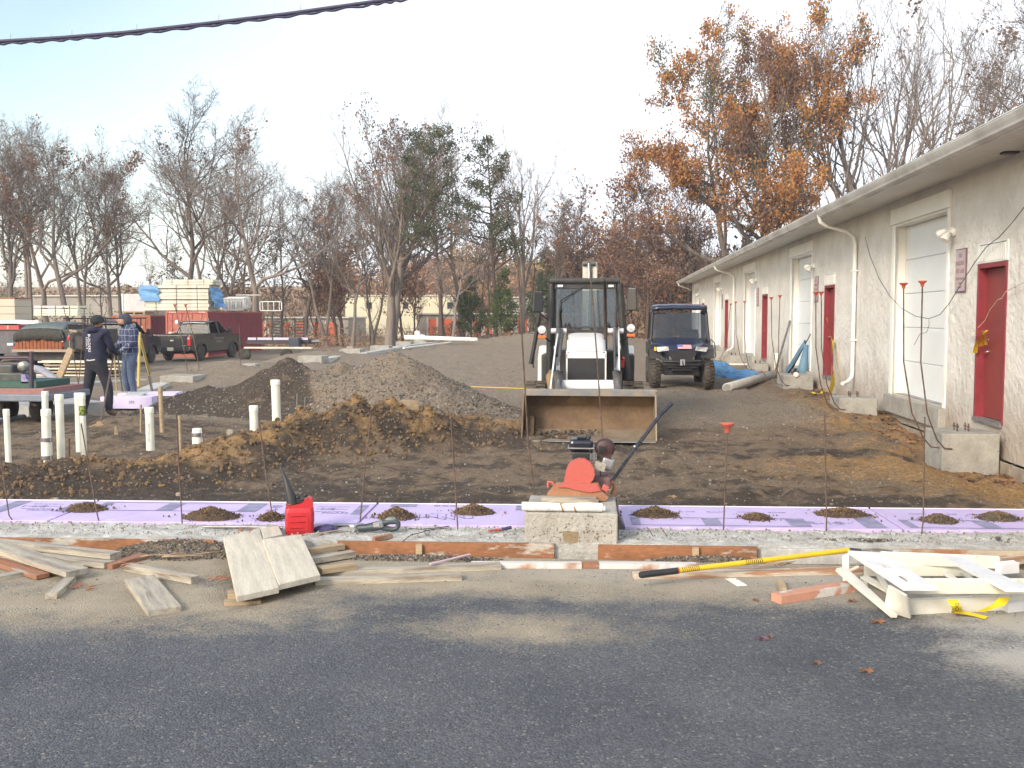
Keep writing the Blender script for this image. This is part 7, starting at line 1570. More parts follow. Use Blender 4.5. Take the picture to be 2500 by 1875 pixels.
# trailer with upright ramps
Yt = 50.0
t = thing('ramp_trailer', 'low equipment trailer with two upright black ladder ramps', 'trailer', (AY(690, 850, Yt).x, Yt, H1(AY(690, 850, Yt).x, Yt)-.05)); ox, bz = t.location.x, t.location.z
def tp(x, y, Y=Yt): q_ = AY(x, y, Y); return Vector((q_.x-ox, q_.y-Yt, q_.z-bz))
a = tp(602, 836); b_ = tp(752, 828); q = MB(); q.b2((a.x, 0, a.z-.08), (b_.x, 1.9, b_.z-.02)); q.build('deck', mud, t); q = MB()
for x0_, x1_ in ((606, 626), (629, 664), (668, 720), (735, 752)): c0 = tp(x0_, 830); c1 = tp(x1_, 824); q = MB(); q.b2((c0.x, -.05, c0.z), (c1.x, -.01, c1.z)); q.build('fender_plate', mat('fender_lilac', (.52, .48, .60), .5, var=.08), t)
for x0_, x1_ in ((665, 686), (720, 741)):
    c0 = tp(x0_, 824); c1 = tp(x1_, 775); q = MB()
    for x in (c0.x, c1.x): q.b2((x-.025, -.02, c0.z), (x+.025, .05, c1.z))
    o = q.build('ramp', black, t)
    for k in range(7): z = c0.z+(c1.z-c0.z)*(k+.5)/7; q = MB(); q.b2((c0.x, -.01, z-.035), (c1.x, .04, z+.035)); q.build('rung', black, o)
for x in (598, 700): c = tp(x, 845); q = MB(); q.lathe([(.12, -.1), (.30, -.1), (.33, 0), (.30, .1), (.12, .1)], (0, 0, 0), 20, 'Y'); o = q.build('wheel', blackrub, t); o.location = (c.x, -.05, .34)
c = tp(725, 838); q = MB(); q.box((c.x, -.3, c.z+.02), (.55, .5, .55)); q.build('tool_box', mat('box_blueblack', (.03, .04, .06), .5, var=.1), t, bevel=.04)
q = MB(); q.b2((tp(650, 0).x, .6, a.z), (tp(745, 0).x, 1.7, a.z+.12)); q.build('planks', lumw, t)
o = MB().box((0, 0, 0), (3.4, .3, .08)).build('tan_boards', lumw); o.location = AY(680, 849, 48); tag(o, 'tan boards on the ground before the ramp trailer', 'boards')

# ------------------------------------------------------------------ overhead cable bundle
cbm = mat('cable_dark', (.03, .028, .07), .6, var=.1)
t = thing('overhead_cable', 'dark bundled overhead cable crossing the sky at the upper left', 'overhead cable', (-11, 14, 8)); o0 = Vector(t.location)
def sk(x, y): d = _ray(x, y); return Vector((0, 0, CH))+d*(14.0+ (x/2500)*-2.0)
P = [sk(x, y)-o0 for x, y in ((-500, 140), (-200, 118), (0, 101), (150, 92), (300, 80), (500, 58), (700, 34), (900, 6), (1000, -8), (1300, -60), (1800, -160))]
q = MB(); q.tube(P, .026, 8); q.build('cable', cbm, t)
q = MB(); Q = []
for k in range(160):
    u = k/159*(len(P)-1); i = min(int(u), len(P)-2); c = P[i].lerp(P[i+1], u-i); Q.append(c+Vector((.012*math.sin(k*.7), 0, -.034+.012*math.sin(k*1.3+.5*math.sin(k*.37)))))
q.tube(Q, .016, 6); q.build('wrapped_wire', cbm, t)
q = MB()
for k in range(30):
    u = (k+.5)/30*(len(P)-1); i = min(int(u), len(P)-2); c = P[i].lerp(P[i+1], u-i); q.tube([c+Vector((0, 0, -.05)), c+Vector((.01, 0, .05+.05*(k % 3 == 0)))], .004, 4)
q.build('tie', mat('tie_grey', (.3, .3, .3), .5), t)['kind'] = 'stuff'
# ------------------------------------------------------------------ two workers
skin = mat('skin', (.42, .25, .18), .6, var=.05); hood_n = mat('hoodie_navy', (.016, .018, .042), .9, c2=(.022, .024, .052), ns=6, bump=.01, bs=20, var=.15); pant_d = mat('pants_dark', (.018, .020, .032), .9, c2=(.03, .03, .04), ns=5, bump=.012, bs=14, var=.2); jean = mat('jeans_blue', (.085, .12, .20), .9, c2=(.055, .075, .13), ns=4, bump=.012, bs=14, var=.15); boot = mat('boot_tan', (.20, .13, .08), .85, c2=(.12, .08, .05), ns=9, var=.15); glove_m = mat('glove_dark', (.035, .04, .045), .8, c2=(.12, .12, .11), ns=16, lo=.55, hi=.6, var=.2); beanie = mat('beanie_dark', (.022, .028, .03), .95, bump=.004, bs=80, var=.15)
def plaid():
    m = mat('plaid_flannel', (.030, .042, .10), .9, c2=(.04, .052, .115), ns=4, bump=.008, bs=16, var=.12); N = m.node_tree.nodes; L = m.node_tree.links; b = N['Principled BSDF']; t = N.new('ShaderNodeTexCoord'); sp = N.new('ShaderNodeSeparateXYZ')
    nz_ = N.new('ShaderNodeTexNoise'); nz_.inputs['Scale'].default_value = 5; va = N.new('ShaderNodeVectorMath'); va.operation = 'MULTIPLY_ADD'; va.inputs[1].default_value = (.04, .04, .04); L.new(t.outputs['Object'], nz_.inputs['Vector']); L.new(nz_.outputs['Color'], va.inputs[0]); L.new(t.outputs['Object'], va.inputs[2]); L.new(va.outputs[0], sp.inputs[0])
    out = None
    for ax_, pr_, off in ((0, .125, .02), (2, .125, .05), (1, .125, .0)):
        d = N.new('ShaderNodeMath'); d.operation = 'MULTIPLY_ADD'; d.inputs[1].default_value = 1/pr_; d.inputs[2].default_value = off*10; L.new(sp.outputs[ax_], d.inputs[0]); f = N.new('ShaderNodeMath'); f.operation = 'FRACT'; L.new(d.outputs[0], f.inputs[0]); c = N.new('ShaderNodeMath'); c.operation = 'LESS_THAN'; c.inputs[1].default_value = .09; L.new(f.outputs[0], c.inputs[0])
        if out is None: out = c.outputs[0]
        else: mx_ = N.new('ShaderNodeMath'); mx_.operation = 'MAXIMUM'; L.new(out, mx_.inputs[0]); L.new(c.outputs[0], mx_.inputs[1]); out = mx_.outputs[0]
    k = N.new('ShaderNodeMix'); k.data_type = 'RGBA'; c0 = b.inputs['Base Color'].links[0].from_socket; ml = N.new('ShaderNodeMath'); ml.operation = 'MULTIPLY'; ml.inputs[1].default_value = .75; L.new(out, ml.inputs[0]); L.new(ml.outputs[0], k.inputs[0]); L.new(c0, k.inputs[6]); k.inputs[7].default_value = (.34, .36, .42, 1); L.new(k.outputs[2], b.inputs['Base Color']); return m
plaid_m = plaid()
def figure(name, label, loc, rz, J, top, bottom, waist_z, head_c, extra):
    """J: joint positions in the figure's own frame (it faces -Y), metres"""
    t = thing(name, label, 'person', loc, rz)
    names = list(J.keys()); idx = {n: i for i, n in enumerate(names)}
    E = [('pelvis', 'waist'), ('waist', 'chest'), ('chest', 'neckb'), ('neckb', 'neck'), ('neck', 'head'), ('head', 'crown'), ('neckb', 'shL'), ('shL', 'elL'), ('elL', 'wrL'), ('neckb', 'shR'), ('shR', 'elR'), ('elR', 'wrR'), ('wrL', 'paL'), ('wrR', 'paR'), ('pelvis', 'hiL'), ('hiL', 'knL'), ('knL', 'anL'), ('anL', 'toL'), ('pelvis', 'hiR'), ('hiR', 'knR'), ('knR', 'anR'), ('anR', 'toR')]
    Rd = dict(pelvis=(.165, .125), waist=(.165, .125), chest=(.20, .145), neckb=(.145, .11), neck=(.062, .062), head=(.085, .10), crown=(.075, .085), shL=.092, shR=.092, elL=.066, elR=.066, wrL=.048, wrR=.048, paL=.04, paR=.04, hiL=.115, hiR=.115, knL=.085, knR=.085, anL=.068, anR=.068, toL=.045, toR=.045)
    Rd.update(extra.get('rad', {}))
    pts = [J[n] for n in names]; o = skinmesh('body', pts, [(idx[a], idx[b]) for a, b in E], [Rd[n] for n in names], idx['pelvis'], 2); o.parent = t
    for m in (top, bottom, skin, boot, glove_m): o.data.materials.append(m)
    V = {n: Vector(J[n]) for n in names}
    for p in o.data.polygons:
        c = p.center; mi = 0
        lower = c.z < waist_z
        armd = min([(c-V[n]).length for n in ('elL', 'elR', 'wrL', 'wrR', 'paL', 'paR')])
        if lower and armd > .13: mi = 1
        if c.z < .11: mi = 3
        if min((c-V['paL']).length, (c-V['paR']).length) < .062: mi = 4
        if c.z > V['neck'].z+.03 and (c-V['head']).length < .3: mi = 2
        p.material_index = mi
    # hands: palm with five fingers
    for s_ in ('L', 'R'):
        w, pa = V['wr'+s_], V['pa'+s_]; d = (pa-w).normalized(); side = d.cross(Vector((0, 1, 0))).normalized(); dn = d.cross(side).normalized()*extra.get('curl', 1)
        P_ = [pa-d*.02]; Ed = []; Ra = [.026]
        for k in range(4):
            b0 = pa+d*.03+side*(.026-.0175*k); l = (.030, .034, .032, .025)[k]; P_ += [b0, b0+d*l*.7+dn*l*.7, b0+d*l*.5+dn*l*1.7]; i = len(P_)-3; Ed += [(0, i), (i, i+1), (i+1, i+2)]; Ra += [.0105, .010, .0085]
        b0 = pa+side*.032; P_ += [b0, b0+side*.02+dn*.03, b0+side*.005+dn*.055]; i = len(P_)-3; Ed += [(0, i), (i, i+1), (i+1, i+2)]; Ra += [.012, .011, .009]
        h = skinmesh('hand', P_, Ed, Ra, 0, 1); h.data.materials.append(extra.get('glove', glove_m)); h.parent = t
    return t, V
# man in the dark hoodie, back and right side towards us, looking right
wl_ = G(238, 1012, 0); wz_ = H1(wl_.x, wl_.y)
J = dict(pelvis=(0, .0, .93), waist=(0, .01, 1.06), chest=(.0, -.01, 1.28), neckb=(.01, -.04, 1.45), neck=(.02, -.07, 1.53), head=(.03, -.10, 1.61), crown=(.03, -.09, 1.68),
         shL=(.185, -.03, 1.42), elL=(.23, -.16, 1.17), wrL=(.15, -.38, 1.08), paL=(.11, -.45, 1.06), shR=(-.185, -.02, 1.42), elR=(-.25, -.12, 1.16), wrR=(-.12, -.36, 1.09), paR=(-.07, -.43, 1.07),
         hiL=(.10, 0, .87), knL=(.17, .02, .48), anL=(.22, .10, .09), toL=(.27, -.02, .045), hiR=(-.10, 0, .87), knR=(-.20, -.06, .49), anR=(-.27, .02, .09), toR=(-.33, -.10, .045))
t, V = figure('person', 'man in a dark hoodie and beanie seen from behind, holding a tool', (wl_.x, wl_.y+.0, wz_), R(166), J, hood_n, pant_d, .95, None, {'rad': dict(chest=(.215, .165), waist=(.20, .155), pelvis=(.19, .15))})
h = V['head']; q = MB(); q.sph((h.x, h.y+.01, h.z+.045), (.112, .125, .10), 18, 10, z0=-8); q.lathe([(.115, -.03), (.122, -.012), (.118, .008), (.108, .014)], (h.x, h.y+.01, h.z+.04), 18); q.build('beanie', beanie, t)
q = MB(); q.tube([(-.10, .0, 1.475), (-.06, .075, 1.50), (.0, .095, 1.51), (.07, .07, 1.50), (.11, -.01, 1.475)], [.04, .055, .06, .055, .04], 10); q.build('hood', hood_n, t)
q = MB(); q.sph((h.x, h.y-.115, h.z-.01), (.014, .02, .022), 8, 6); q.build('nose', skin, t)
for s_ in (-1, 1): q = MB(); q.sph((h.x+.035*s_, h.y-.098, h.z+.02), (.011, .007, .008), 8, 6); q.build('eye', flag_w, t)
q = MB(); q.box((h.x, h.y-.10, h.z-.055), (.045, .012, .010)); q.build('mouth', mat('lips', (.30, .14, .11), .6), t)
for s_ in (-1, 1): q = MB(); q.sph((h.x+.098*s_, h.y+.005, h.z-.005), (.012, .02, .032), 8, 6); q.build('ear', skin, t)
_b = [c for c in t.children if c.name.startswith('body')][0]
def _by(x, z): return max([v.co.y for v in _b.data.vertices if abs(v.co.x-x) < .05 and abs(v.co.z-z) < .12] or [.12])
_e = (Euler((R(90), 0, R(180))).to_matrix() @ Matrix.Rotation(R(-90), 3, 'Z')).to_euler()
for k, s_ in enumerate(('BUILDERS', 'LOCAL 9')): text_mesh('lettering', s_, .072-.02*k, flag_w, t, (.0+.06*k, _by(.06*k, 1.27)+.004, 1.27), _e, .002)
q = MB(); q.tube([(-.10, _by(-.1, 1.0)-.01, .985), (-.05, _by(-.05, 1.0)+.003, .975), (0, _by(0, 1.0)+.006, .97), (.06, _by(.06, 1.0)+.003, .975)], .014, 6); q.build('shirt_hem', mat('shirt_white', (.5, .48, .44), .9), t)
# rake he holds
a = G(243, 1048, .03); hp = Vector((wl_.x, wl_.y, wz_))+Matrix.Rotation(R(166), 3, 'Z') @ (V['paL']*.5+V['paR']*.5+Vector((0, -.02, -.01)))
tt = thing('dirt_rake', 'rake with a triangular head held by the man in the hoodie', 'rake', a); q = MB(); q.tube([Vector((0, 0, 0)), (hp-a)*1.18], .016, 8); q.build('shaft', mat('shaft_brown', (.12, .07, .05), .7, var=.1), tt)
q = MB(); q.tube([(0, 0, .09), (-.17, -.02, .02)], .012, 6); q.tube([(0, 0, .09), (.17, -.02, .02)], .012, 6); q.box((0, -.02, .02), (.42, .025, .03)); q.prism([(-.10, .02), (.10, .02), (.02, .12), (-.02, .12)], 'Y', -.012, .0); q.build('rake_head', mat('rake_tan', (.28, .20, .11), .7, var=.15), tt)
# man in the plaid shirt facing left
wl2 = G(318, 970, 0); wz2 = H1(wl2.x, wl2.y)
J = dict(pelvis=(0, .02, .92), waist=(0, .03, 1.05), chest=(.0, .02, 1.27), neckb=(.0, -.01, 1.44), neck=(.0, -.05, 1.52), head=(.0, -.09, 1.60), crown=(.0, -.08, 1.67),
         shL=(.195, .0, 1.40), elL=(.25, -.04, 1.12), wrL=(.16, -.24, .99), paL=(.12, -.31, .96), shR=(-.195, .0, 1.40), elR=(-.25, -.05, 1.13), wrR=(-.12, -.28, 1.00), paR=(-.06, -.33, .97),
         hiL=(.10, .01, .86), knL=(.12, -.03, .48), anL=(.13, .03, .09), toL=(.15, -.13, .045), hiR=(-.10, .01, .86), knR=(-.12, -.04, .48), anR=(-.14, .02, .09), toR=(-.17, -.13, .045))
t, V = figure('person', 'man in a blue plaid shirt and jeans with a hood up, leaning on a shovel', (wl2.x, wl2.y, wz2), R(-38), J, plaid_m, jean, .93, None, {'rad': dict(chest=(.22, .17), waist=(.205, .16), pelvis=(.18, .15), shL=.10, shR=.10, elL=.078, elR=.078)})
hgrey = mat('hood_grey', (.23, .23, .24), .9, c2=(.18, .18, .19), ns=8, var=.1); hdark = mat('hood_dark', (.05, .055, .075), .9, var=.1); h = V['head']
q = MB(); q.sph((h.x, h.y+.035, h.z+.015), (.125, .125, .145), 18, 12); q.build('hood', hdark, t)
q = MB(); q.sph((h.x, h.y-.035, h.z-.0), (.088, .098, .115), 18, 12); q.sph((h.x, h.y-.135, h.z-.008), (.015, .022, .024), 8, 6); q.build('face', skin, t)
q = MB(); q.sph((h.x, h.y-.06, h.z-.075), (.07, .07, .045), 12, 8); q.build('beard', mat('beard_dark', (.06, .045, .04), .95, var=.2), t)
q = MB(); q.sph((h.x, h.y-.03, h.z+.05), (.095, .105, .075), 14, 8, z0=-5); q.lathe([(.085, 0), (.09, .012)], (h.x, h.y-.06, h.z+.05), 14); q.build('cap', hdark, t)
q = MB()
for s_ in (-1, 1): q.box((h.x+.032*s_, h.y-.139, h.z+.078), (.022, .005, .012))
q.build('cap_badge', flag_w, t)
for s_ in (-1, 1): q = MB(); q.sph((h.x+.034*s_, h.y-.122, h.z+.018), (.012, .008, .008), 8, 6); q.build('eye', black, t)
q = MB(); q.tube([(-.12, -.06, 1.45), (-.11, .06, 1.485), (0, .11, 1.50), (.11, .06, 1.485), (.12, -.06, 1.45)], [.04, .055, .06, .055, .04], 10); q.build('hood_collar', hgrey, t)
hp = Vector((wl2.x, wl2.y, wz2))+Matrix.Rotation(R(-38), 3, 'Z') @ (V['paL']*.5+V['paR']*.5+Vector((0, -.02, 0)))
for i, (bx, by, l) in enumerate(((286, 948, 'shovel handle held by the man in plaid, nearer one'), (301, 950, 'second thin tool handle before the man in plaid'))):
    a = G(bx, by, 0); a = Vector((a.x, hp.y-.25*i+.0, 0)); a.x = AY(bx, by, a.y).x; e = hp+Vector((.12*i, -.1*i, .0)); q = MB(); q.tube([Vector((0, 0, 0)), e-a], .016, 8); tt = thing('shovel', l, 'shovel', a); q.build('handle', wood_tan if i == 0 else mat('handle_dark', (.07, .06, .05), .7), tt); q = MB(); q.prism([(-.09, .16), (-.10, .0), (-.05, -.10), (.0, -.14), (.05, -.10), (.10, 0), (.09, .16)], 'Y', -.012, .0); q.build('blade', galv, tt)
# ------------------------------------------------------------------ trees
bark = mat('bark_grey', (.15, .125, .105), .95, c2=(.10, .082, .07), ns=2, bump=.03, bs=9, var=.2, stretch=(1, 1, .25)); bark_l = mat('bark_light', (.24, .20, .17), .95, c2=(.16, .13, .11), ns=2, bump=.02, bs=9, var=.2, stretch=(1, 1, .25)); bark_b = mat('bark_brown', (.12, .075, .06), .95, c2=(.09, .06, .05), ns=2, bump=.02, bs=9, var=.2)
def leafmat(name, c, c2):
    m = mat(name, c, .7, c2=c2, ns=.9, var=.3, spec=.3); N = m.node_tree.nodes; L = m.node_tree.links; b = N['Principled BSDF']; o = N['Material Output']; src = b.inputs['Base Color'].links[0].from_socket
    tr = N.new('ShaderNodeBsdfTranslucent'); L.new(src, tr.inputs[0]); mx_ = N.new('ShaderNodeMixShader'); mx_.inputs[0].default_value = .3; L.new(b.outputs[0], mx_.inputs[1]); L.new(tr.outputs[0], mx_.inputs[2]); L.new(mx_.outputs[0], o.inputs[0]); return m
oak_o = leafmat('leaf_orange', (.50, .24, .065), (.38, .17, .055)); oak_r = leafmat('leaf_rust', (.33, .17, .10), (.25, .13, .08)); oak_b = leafmat('leaf_brown', (.22, .14, .10), (.18, .11, .08)); pine_g = leafmat('needle_green', (.06, .085, .035), (.10, .12, .05)); oliv = leafmat('leaf_olive', (.14, .135, .045), (.09, .10, .035)); gold = leafmat('leaf_gold', (.42, .26, .06), (.30, .18, .05)); tan_l = leafmat('leaf_tan', (.52, .33, .20), (.42, .25, .15)); green_l = leafmat('leaf_green', (.075, .12, .035), (.14, .17, .055))  # tan_l set lighter to stand in for warm sun on distant leaves
class TreeBuf:
    def __init__(s): s.b = {0: ([], []), 1: ([], [])}; s.tips = []
def emit(tb, pts, radii, n, part):
    V, F = tb.b[part]; k = len(pts); b0 = len(V); u = None
    for i in range(k):
        p = pts[i]; t = (pts[min(i+1, k-1)]-pts[max(i-1, 0)])
        if t.length < 1e-6: t = Vector((0, 0, 1))
        t.normalize()
        if u is None:
            u = t.cross(Vector((0, 0, 1))) if abs(t.z) < .95 else t.cross(Vector((1, 0, 0)))
        else: u = u-t*u.dot(t)
        u.normalize(); w = t.cross(u); r_ = radii[i]
        for j in range(n):
            a = 6.28318*j/n; q = p+(u*math.cos(a)+w*math.sin(a))*r_; V.append((q.x, q.y, q.z))
    for i in range(k-1):
        for j in range(n):
            a = b0+i*n+j; c = b0+i*n+(j+1) % n; F.append((a, c, c+n, a+n))
SIDES = (9, 6, 4, 3, 3, 3)
def grow(tb, rs, p, d, L_, r_, lvl, P):
    maxl = P['lv']; nseg = (8, 7, 5, 4, 3, 2)[lvl]; pts = [p.copy()]; dirs = [d.copy()]; rad = [r_]; wob = P.get('wob', .16)*(1 if lvl else .45)
    for i in range(nseg):
        d = (d+Vector((rs.gauss(0, wob), rs.gauss(0, wob), rs.gauss(0, wob)*.6+P['up'][min(lvl, 5)]*.12))).normalized()
        p = p+d*(L_/nseg); pts.append(p.copy()); dirs.append(d.copy()); f = (i+1)/nseg; rad.append(max(r_*(1-f*P.get('tap', .80)), P['rmin']))
    if lvl == 0: rad[0] *= 1.25
    emit(tb, pts, rad, SIDES[lvl], 0 if lvl < 2 else 1)
    if lvl >= maxl: tb.tips.append((pts[-1], lvl)); tb.tips.append((pts[len(pts)//2], lvl)); return
    nc = P['n'][lvl]; s0 = P['s'][lvl]; phase = rs.uniform(0, 6.28)
    for c in range(nc):
        f = s0+(1-s0)*((c+rs.uniform(.1, .9))/nc); x = f*nseg; i = min(int(x), nseg-1); q = pts[i].lerp(pts[i+1], x-i); dd = dirs[i]; rr_ = rad[i]+(rad[i+1]-rad[i])*(x-i)
        ang = R(rs.gauss(P['a'][lvl], 8)); phase += 2.4+rs.uniform(-.4, .4); ax_ = dd.cross(Vector((math.cos(phase), math.sin(phase), .3)))
        if ax_.length < .1: ax_ = Vector((1, 0, 0))
        nd = Matrix.Rotation(ang, 3, ax_.normalized()) @ dd
        sh = P.get('shape', 0); ll = L_*P['l'][lvl]*rs.uniform(.7, 1.2)*(1-(f-s0)*(.55 if sh == 0 else .75))
        grow(tb, rs, q, nd, ll, max(min(rr_*.70, r_*P.get('rr', .46)), P['rmin']), lvl+1, P)
    if P.get('lead', True) and lvl <= 1: 
        for k in range(2): grow(tb, rs, pts[-1], (dirs[-1]+Vector((rs.gauss(0, .3), rs.gauss(0, .3), .1))).normalized(), L_*.38, rad[-1], lvl+1, P)
def cards(tb, rs_, frac, per, spread, size, flat=0):
    T = [t_ for t_ in tb.tips]; 
    if not T: return None
    pts = np.array([tuple(t_[0]) for t_ in T]); n = len(pts); mask = fbm(pts[:, 0]*.45+7+rs_, pts[:, 2]*.45+pts[:, 1]*.3, 50+rs_, 3)
    thr = np.quantile(mask, 1-frac) if frac < 1 else -1; sel = pts[mask >= thr]; P_ = np.repeat(sel, per, 0)+rng.normal(size=(len(sel)*per, 3))*spread
    return leafmesh(P_, size*(.6+.8*rng.rand(len(P_))), flat, .75)
PROTO = {}
def proto(key, seed, P, trunks=((0, 0, 0, 0),), leaves=None, bk=None, ht=16, r0=.28):
    """one tree of nominal height ht, returned as meshes for its trunk and its crown"""
    rs = random.Random(seed); tb = TreeBuf()
    for (x, y, lean, az) in trunks:
        d = Vector((math.sin(lean)*math.cos(az), math.sin(lean)*math.sin(az), math.cos(lean))); grow(tb, rs, Vector((x, y, -.3)), d, ht*P.get('tl', .62), r0, 0, P)
    out = []
    for part in (0, 1):
        V, F = tb.b[part]; V = np.array(V, np.float32); F = np.array(F, np.int32); mats = [bk or bark]; mi = np.zeros(len(F), np.int32)
        if part == 1 and leaves:
            for (mt, frac, per, sp, sz, *fl) in leaves:
                r_ = cards(tb, seed+len(mats), frac, per, sp, sz, *(fl or [0]))
                if r_ is None: continue
                v2, f2 = r_; F = np.vstack([F, f2+len(V)]); V = np.vstack([V, v2]); mi = np.concatenate([mi, np.full(len(f2), len(mats), np.int32)]); mats.append(mt)
        o = npmesh('trunk' if part == 0 else 'crown', V, F, mats, None, mi, smooth=(part == 0)); COL.objects.unlink(o); out.append(o.data)
        if part == 1: zmax = V[:, 2].max()
    PROTO[key] = (out, float(zmax))
BARE = dict(lv=4, n=(9, 8, 6, 5), s=(.42, .25, .2, .15), a=(42, 42, 42, 42), l=(.56, .56, .52, .5), up=(.6, .6, .45, .3, .1, 0), rmin=.008, wob=.22, tl=.72)
proto('bare_a', 3, BARE, leaves=[(oak_b, .04, 1, .12, .13)])
proto('bare_b', 8, dict(BARE, n=(8, 8, 6, 5), s=(.5, .25, .2, .15), a=(36, 40, 38, 38), wob=.26), trunks=((0, 0, .06, 1), (.25, .1, .22, .2)), bk=bark_l, r0=.24)
proto('bare_c', 15, dict(BARE, n=(10, 8, 6, 4), a=(52, 40, 40, 38), s=(.38, .2, .2, .2)), trunks=((0, 0, .12, 3.0),), bk=bark_l, leaves=[(oak_r, .04, 1, .2, .15)])
proto('leafy_bare', 21, dict(BARE, n=(9, 8, 6, 5), s=(.4, .2, .2, .15)), leaves=[(oak_b, .20, 1, .2, .14), (oak_r, .08, 2, .22, .15)])
proto('round_bare', 31, dict(BARE, n=(14, 10, 6, 4), s=(.34, .22, .2, .2), a=(50, 36, 36, 36), l=(.80, .5, .5, .5), tl=.60, up=(.6, 1.0, .8, .5, .2, 0), wob=.13), trunks=((0, 0, .02, 0), (.35, .2, .12, .1)), leaves=[(oak_b, .22, 1, .15, .12), (oak_r, .05, 1, .2, .14)], bk=bark_l, r0=.42, ht=19)
proto('fan_bare', 41, dict(BARE, n=(9, 7, 5, 4), s=(.22, .25, .2, .2), a=(24, 24, 28, 30), l=(.85, .5, .45, .45), up=(.8, 1.0, .7, .5, .2, 0), wob=.08, tl=.6), bk=bark_l, r0=.26, ht=16)
proto('sapling', 51, dict(lv=3, n=(9, 6, 4), s=(.25, .2, .2), a=(32, 34, 38), l=(.4, .45, .5), up=(.8, .8, .5, .2, 0, 0), rmin=.012, wob=.12, tl=.8), r0=.09, ht=9, leaves=[(oak_b, .2, 1, .15, .13)])
proto('sapling_rust', 53, dict(lv=3, n=(12, 7, 5), s=(.2, .2, .2), a=(36, 34, 38), l=(.45, .5, .5), up=(.8, .8, .5, .2, 0, 0), rmin=.012, wob=.13, tl=.75), r0=.10, ht=9, bk=bark_b, leaves=[(oak_r, .45, 1, .22, .14), (tan_l, .3, 1, .25, .13)])
proto('rust_tree', 57, dict(BARE, n=(10, 8, 6, 4), s=(.3, .2, .2, .2)), bk=bark_b, leaves=[(oak_r, .30, 1, .25, .16), (oak_b, .2, 1, .3, .15), (tan_l, .10, 1, .3, .15)])
OAK = dict(lv=4, n=(10, 8, 6, 4), s=(.28, .2, .2, .2), a=(58, 44, 40, 40), l=(.62, .52, .5, .5), up=(.5, .55, .4, .2, 0, 0), rmin=.016, wob=.17, tl=.66)
proto('orange_oak', 61, OAK, trunks=((-.4, 0, .22, 3.1), (1.3, .3, .13, -.1), (.6, -.2, .06, .3)), leaves=[(oak_o, .42, 5, .25, .14), (oak_r, .30, 3, .28, .13), (gold, .05, 3, .25, .13), (oliv, .14, 2, .3, .13)], r0=.40, ht=23)
proto('big_bare', 71, dict(BARE, n=(10, 8, 6, 4), s=(.14, .2, .2, .2), a=(40, 26, 28, 30), l=(.92, .6, .5, .48), up=(.4, .8, .6, .4, .2, 0), wob=.10, tl=.66), trunks=((0, 0, .30, .2), (-.5, .2, .10, 2.8), (.5, -.2, .5, 0)), bk=bark_l, r0=.36, ht=22, leaves=[(oak_b, .06, 1, .2, .16)])
PINE = dict(lv=2, n=(34, 9), s=(.38, .25), a=(72, 48), l=(.27, .40), up=(.4, .12, .2, 0, 0, 0), rmin=.018, wob=.07, tl=1.0, shape=1, lead=False)
def pine(key, seed, ht, n, s0):
    P = dict(PINE, n=(n, 10), s=(s0, .25)); rs = random.Random(seed); 
    proto(key, seed, P, leaves=[(pine_g, .8, 12, .20, .14, .2), (oliv, .3, 5, .22, .13, .2)], bk=bark_b, ht=ht, r0=.24)
pine('pine_a', 81, 17.5, 44, .42); pine('pine_b', 83, 16, 38, .36)
proto('evergreen_bush', 91, dict(lv=3, n=(16, 8, 4), s=(.08, .15, .2), a=(56, 45, 40), l=(.42, .45, .5), up=(.7, .3, .2, .1, 0, 0), rmin=.012, wob=.12, tl=.85), leaves=[(green_l, .7, 3, .22, .17), (pine_g, .5, 2, .22, .16)], r0=.12, ht=6.5)
def tree(name, label, px_, top_py, Y, key, group, rz=0, lean=0, sx=1.0, base_z=None, cat='tree'):
    x = AY(px_, 772, Y).x; z0 = H1(x, Y) if base_z is None else base_z; zt = AY(px_, top_py, Y).z; (tm, cm), h = PROTO[key]; s_ = (zt-z0)/h
    t = thing(name, label, cat, (x, Y, z0), group=group, rot=(0, lean, rz)); t.scale = (s_*sx, s_*sx, s_)
    for nm, me in (('trunk', tm), ('crown', cm)): o = bpy.data.objects.new(nm, me); COL.objects.link(o); o.parent = t
    return t
TG = 'trees standing along the back of the yard'
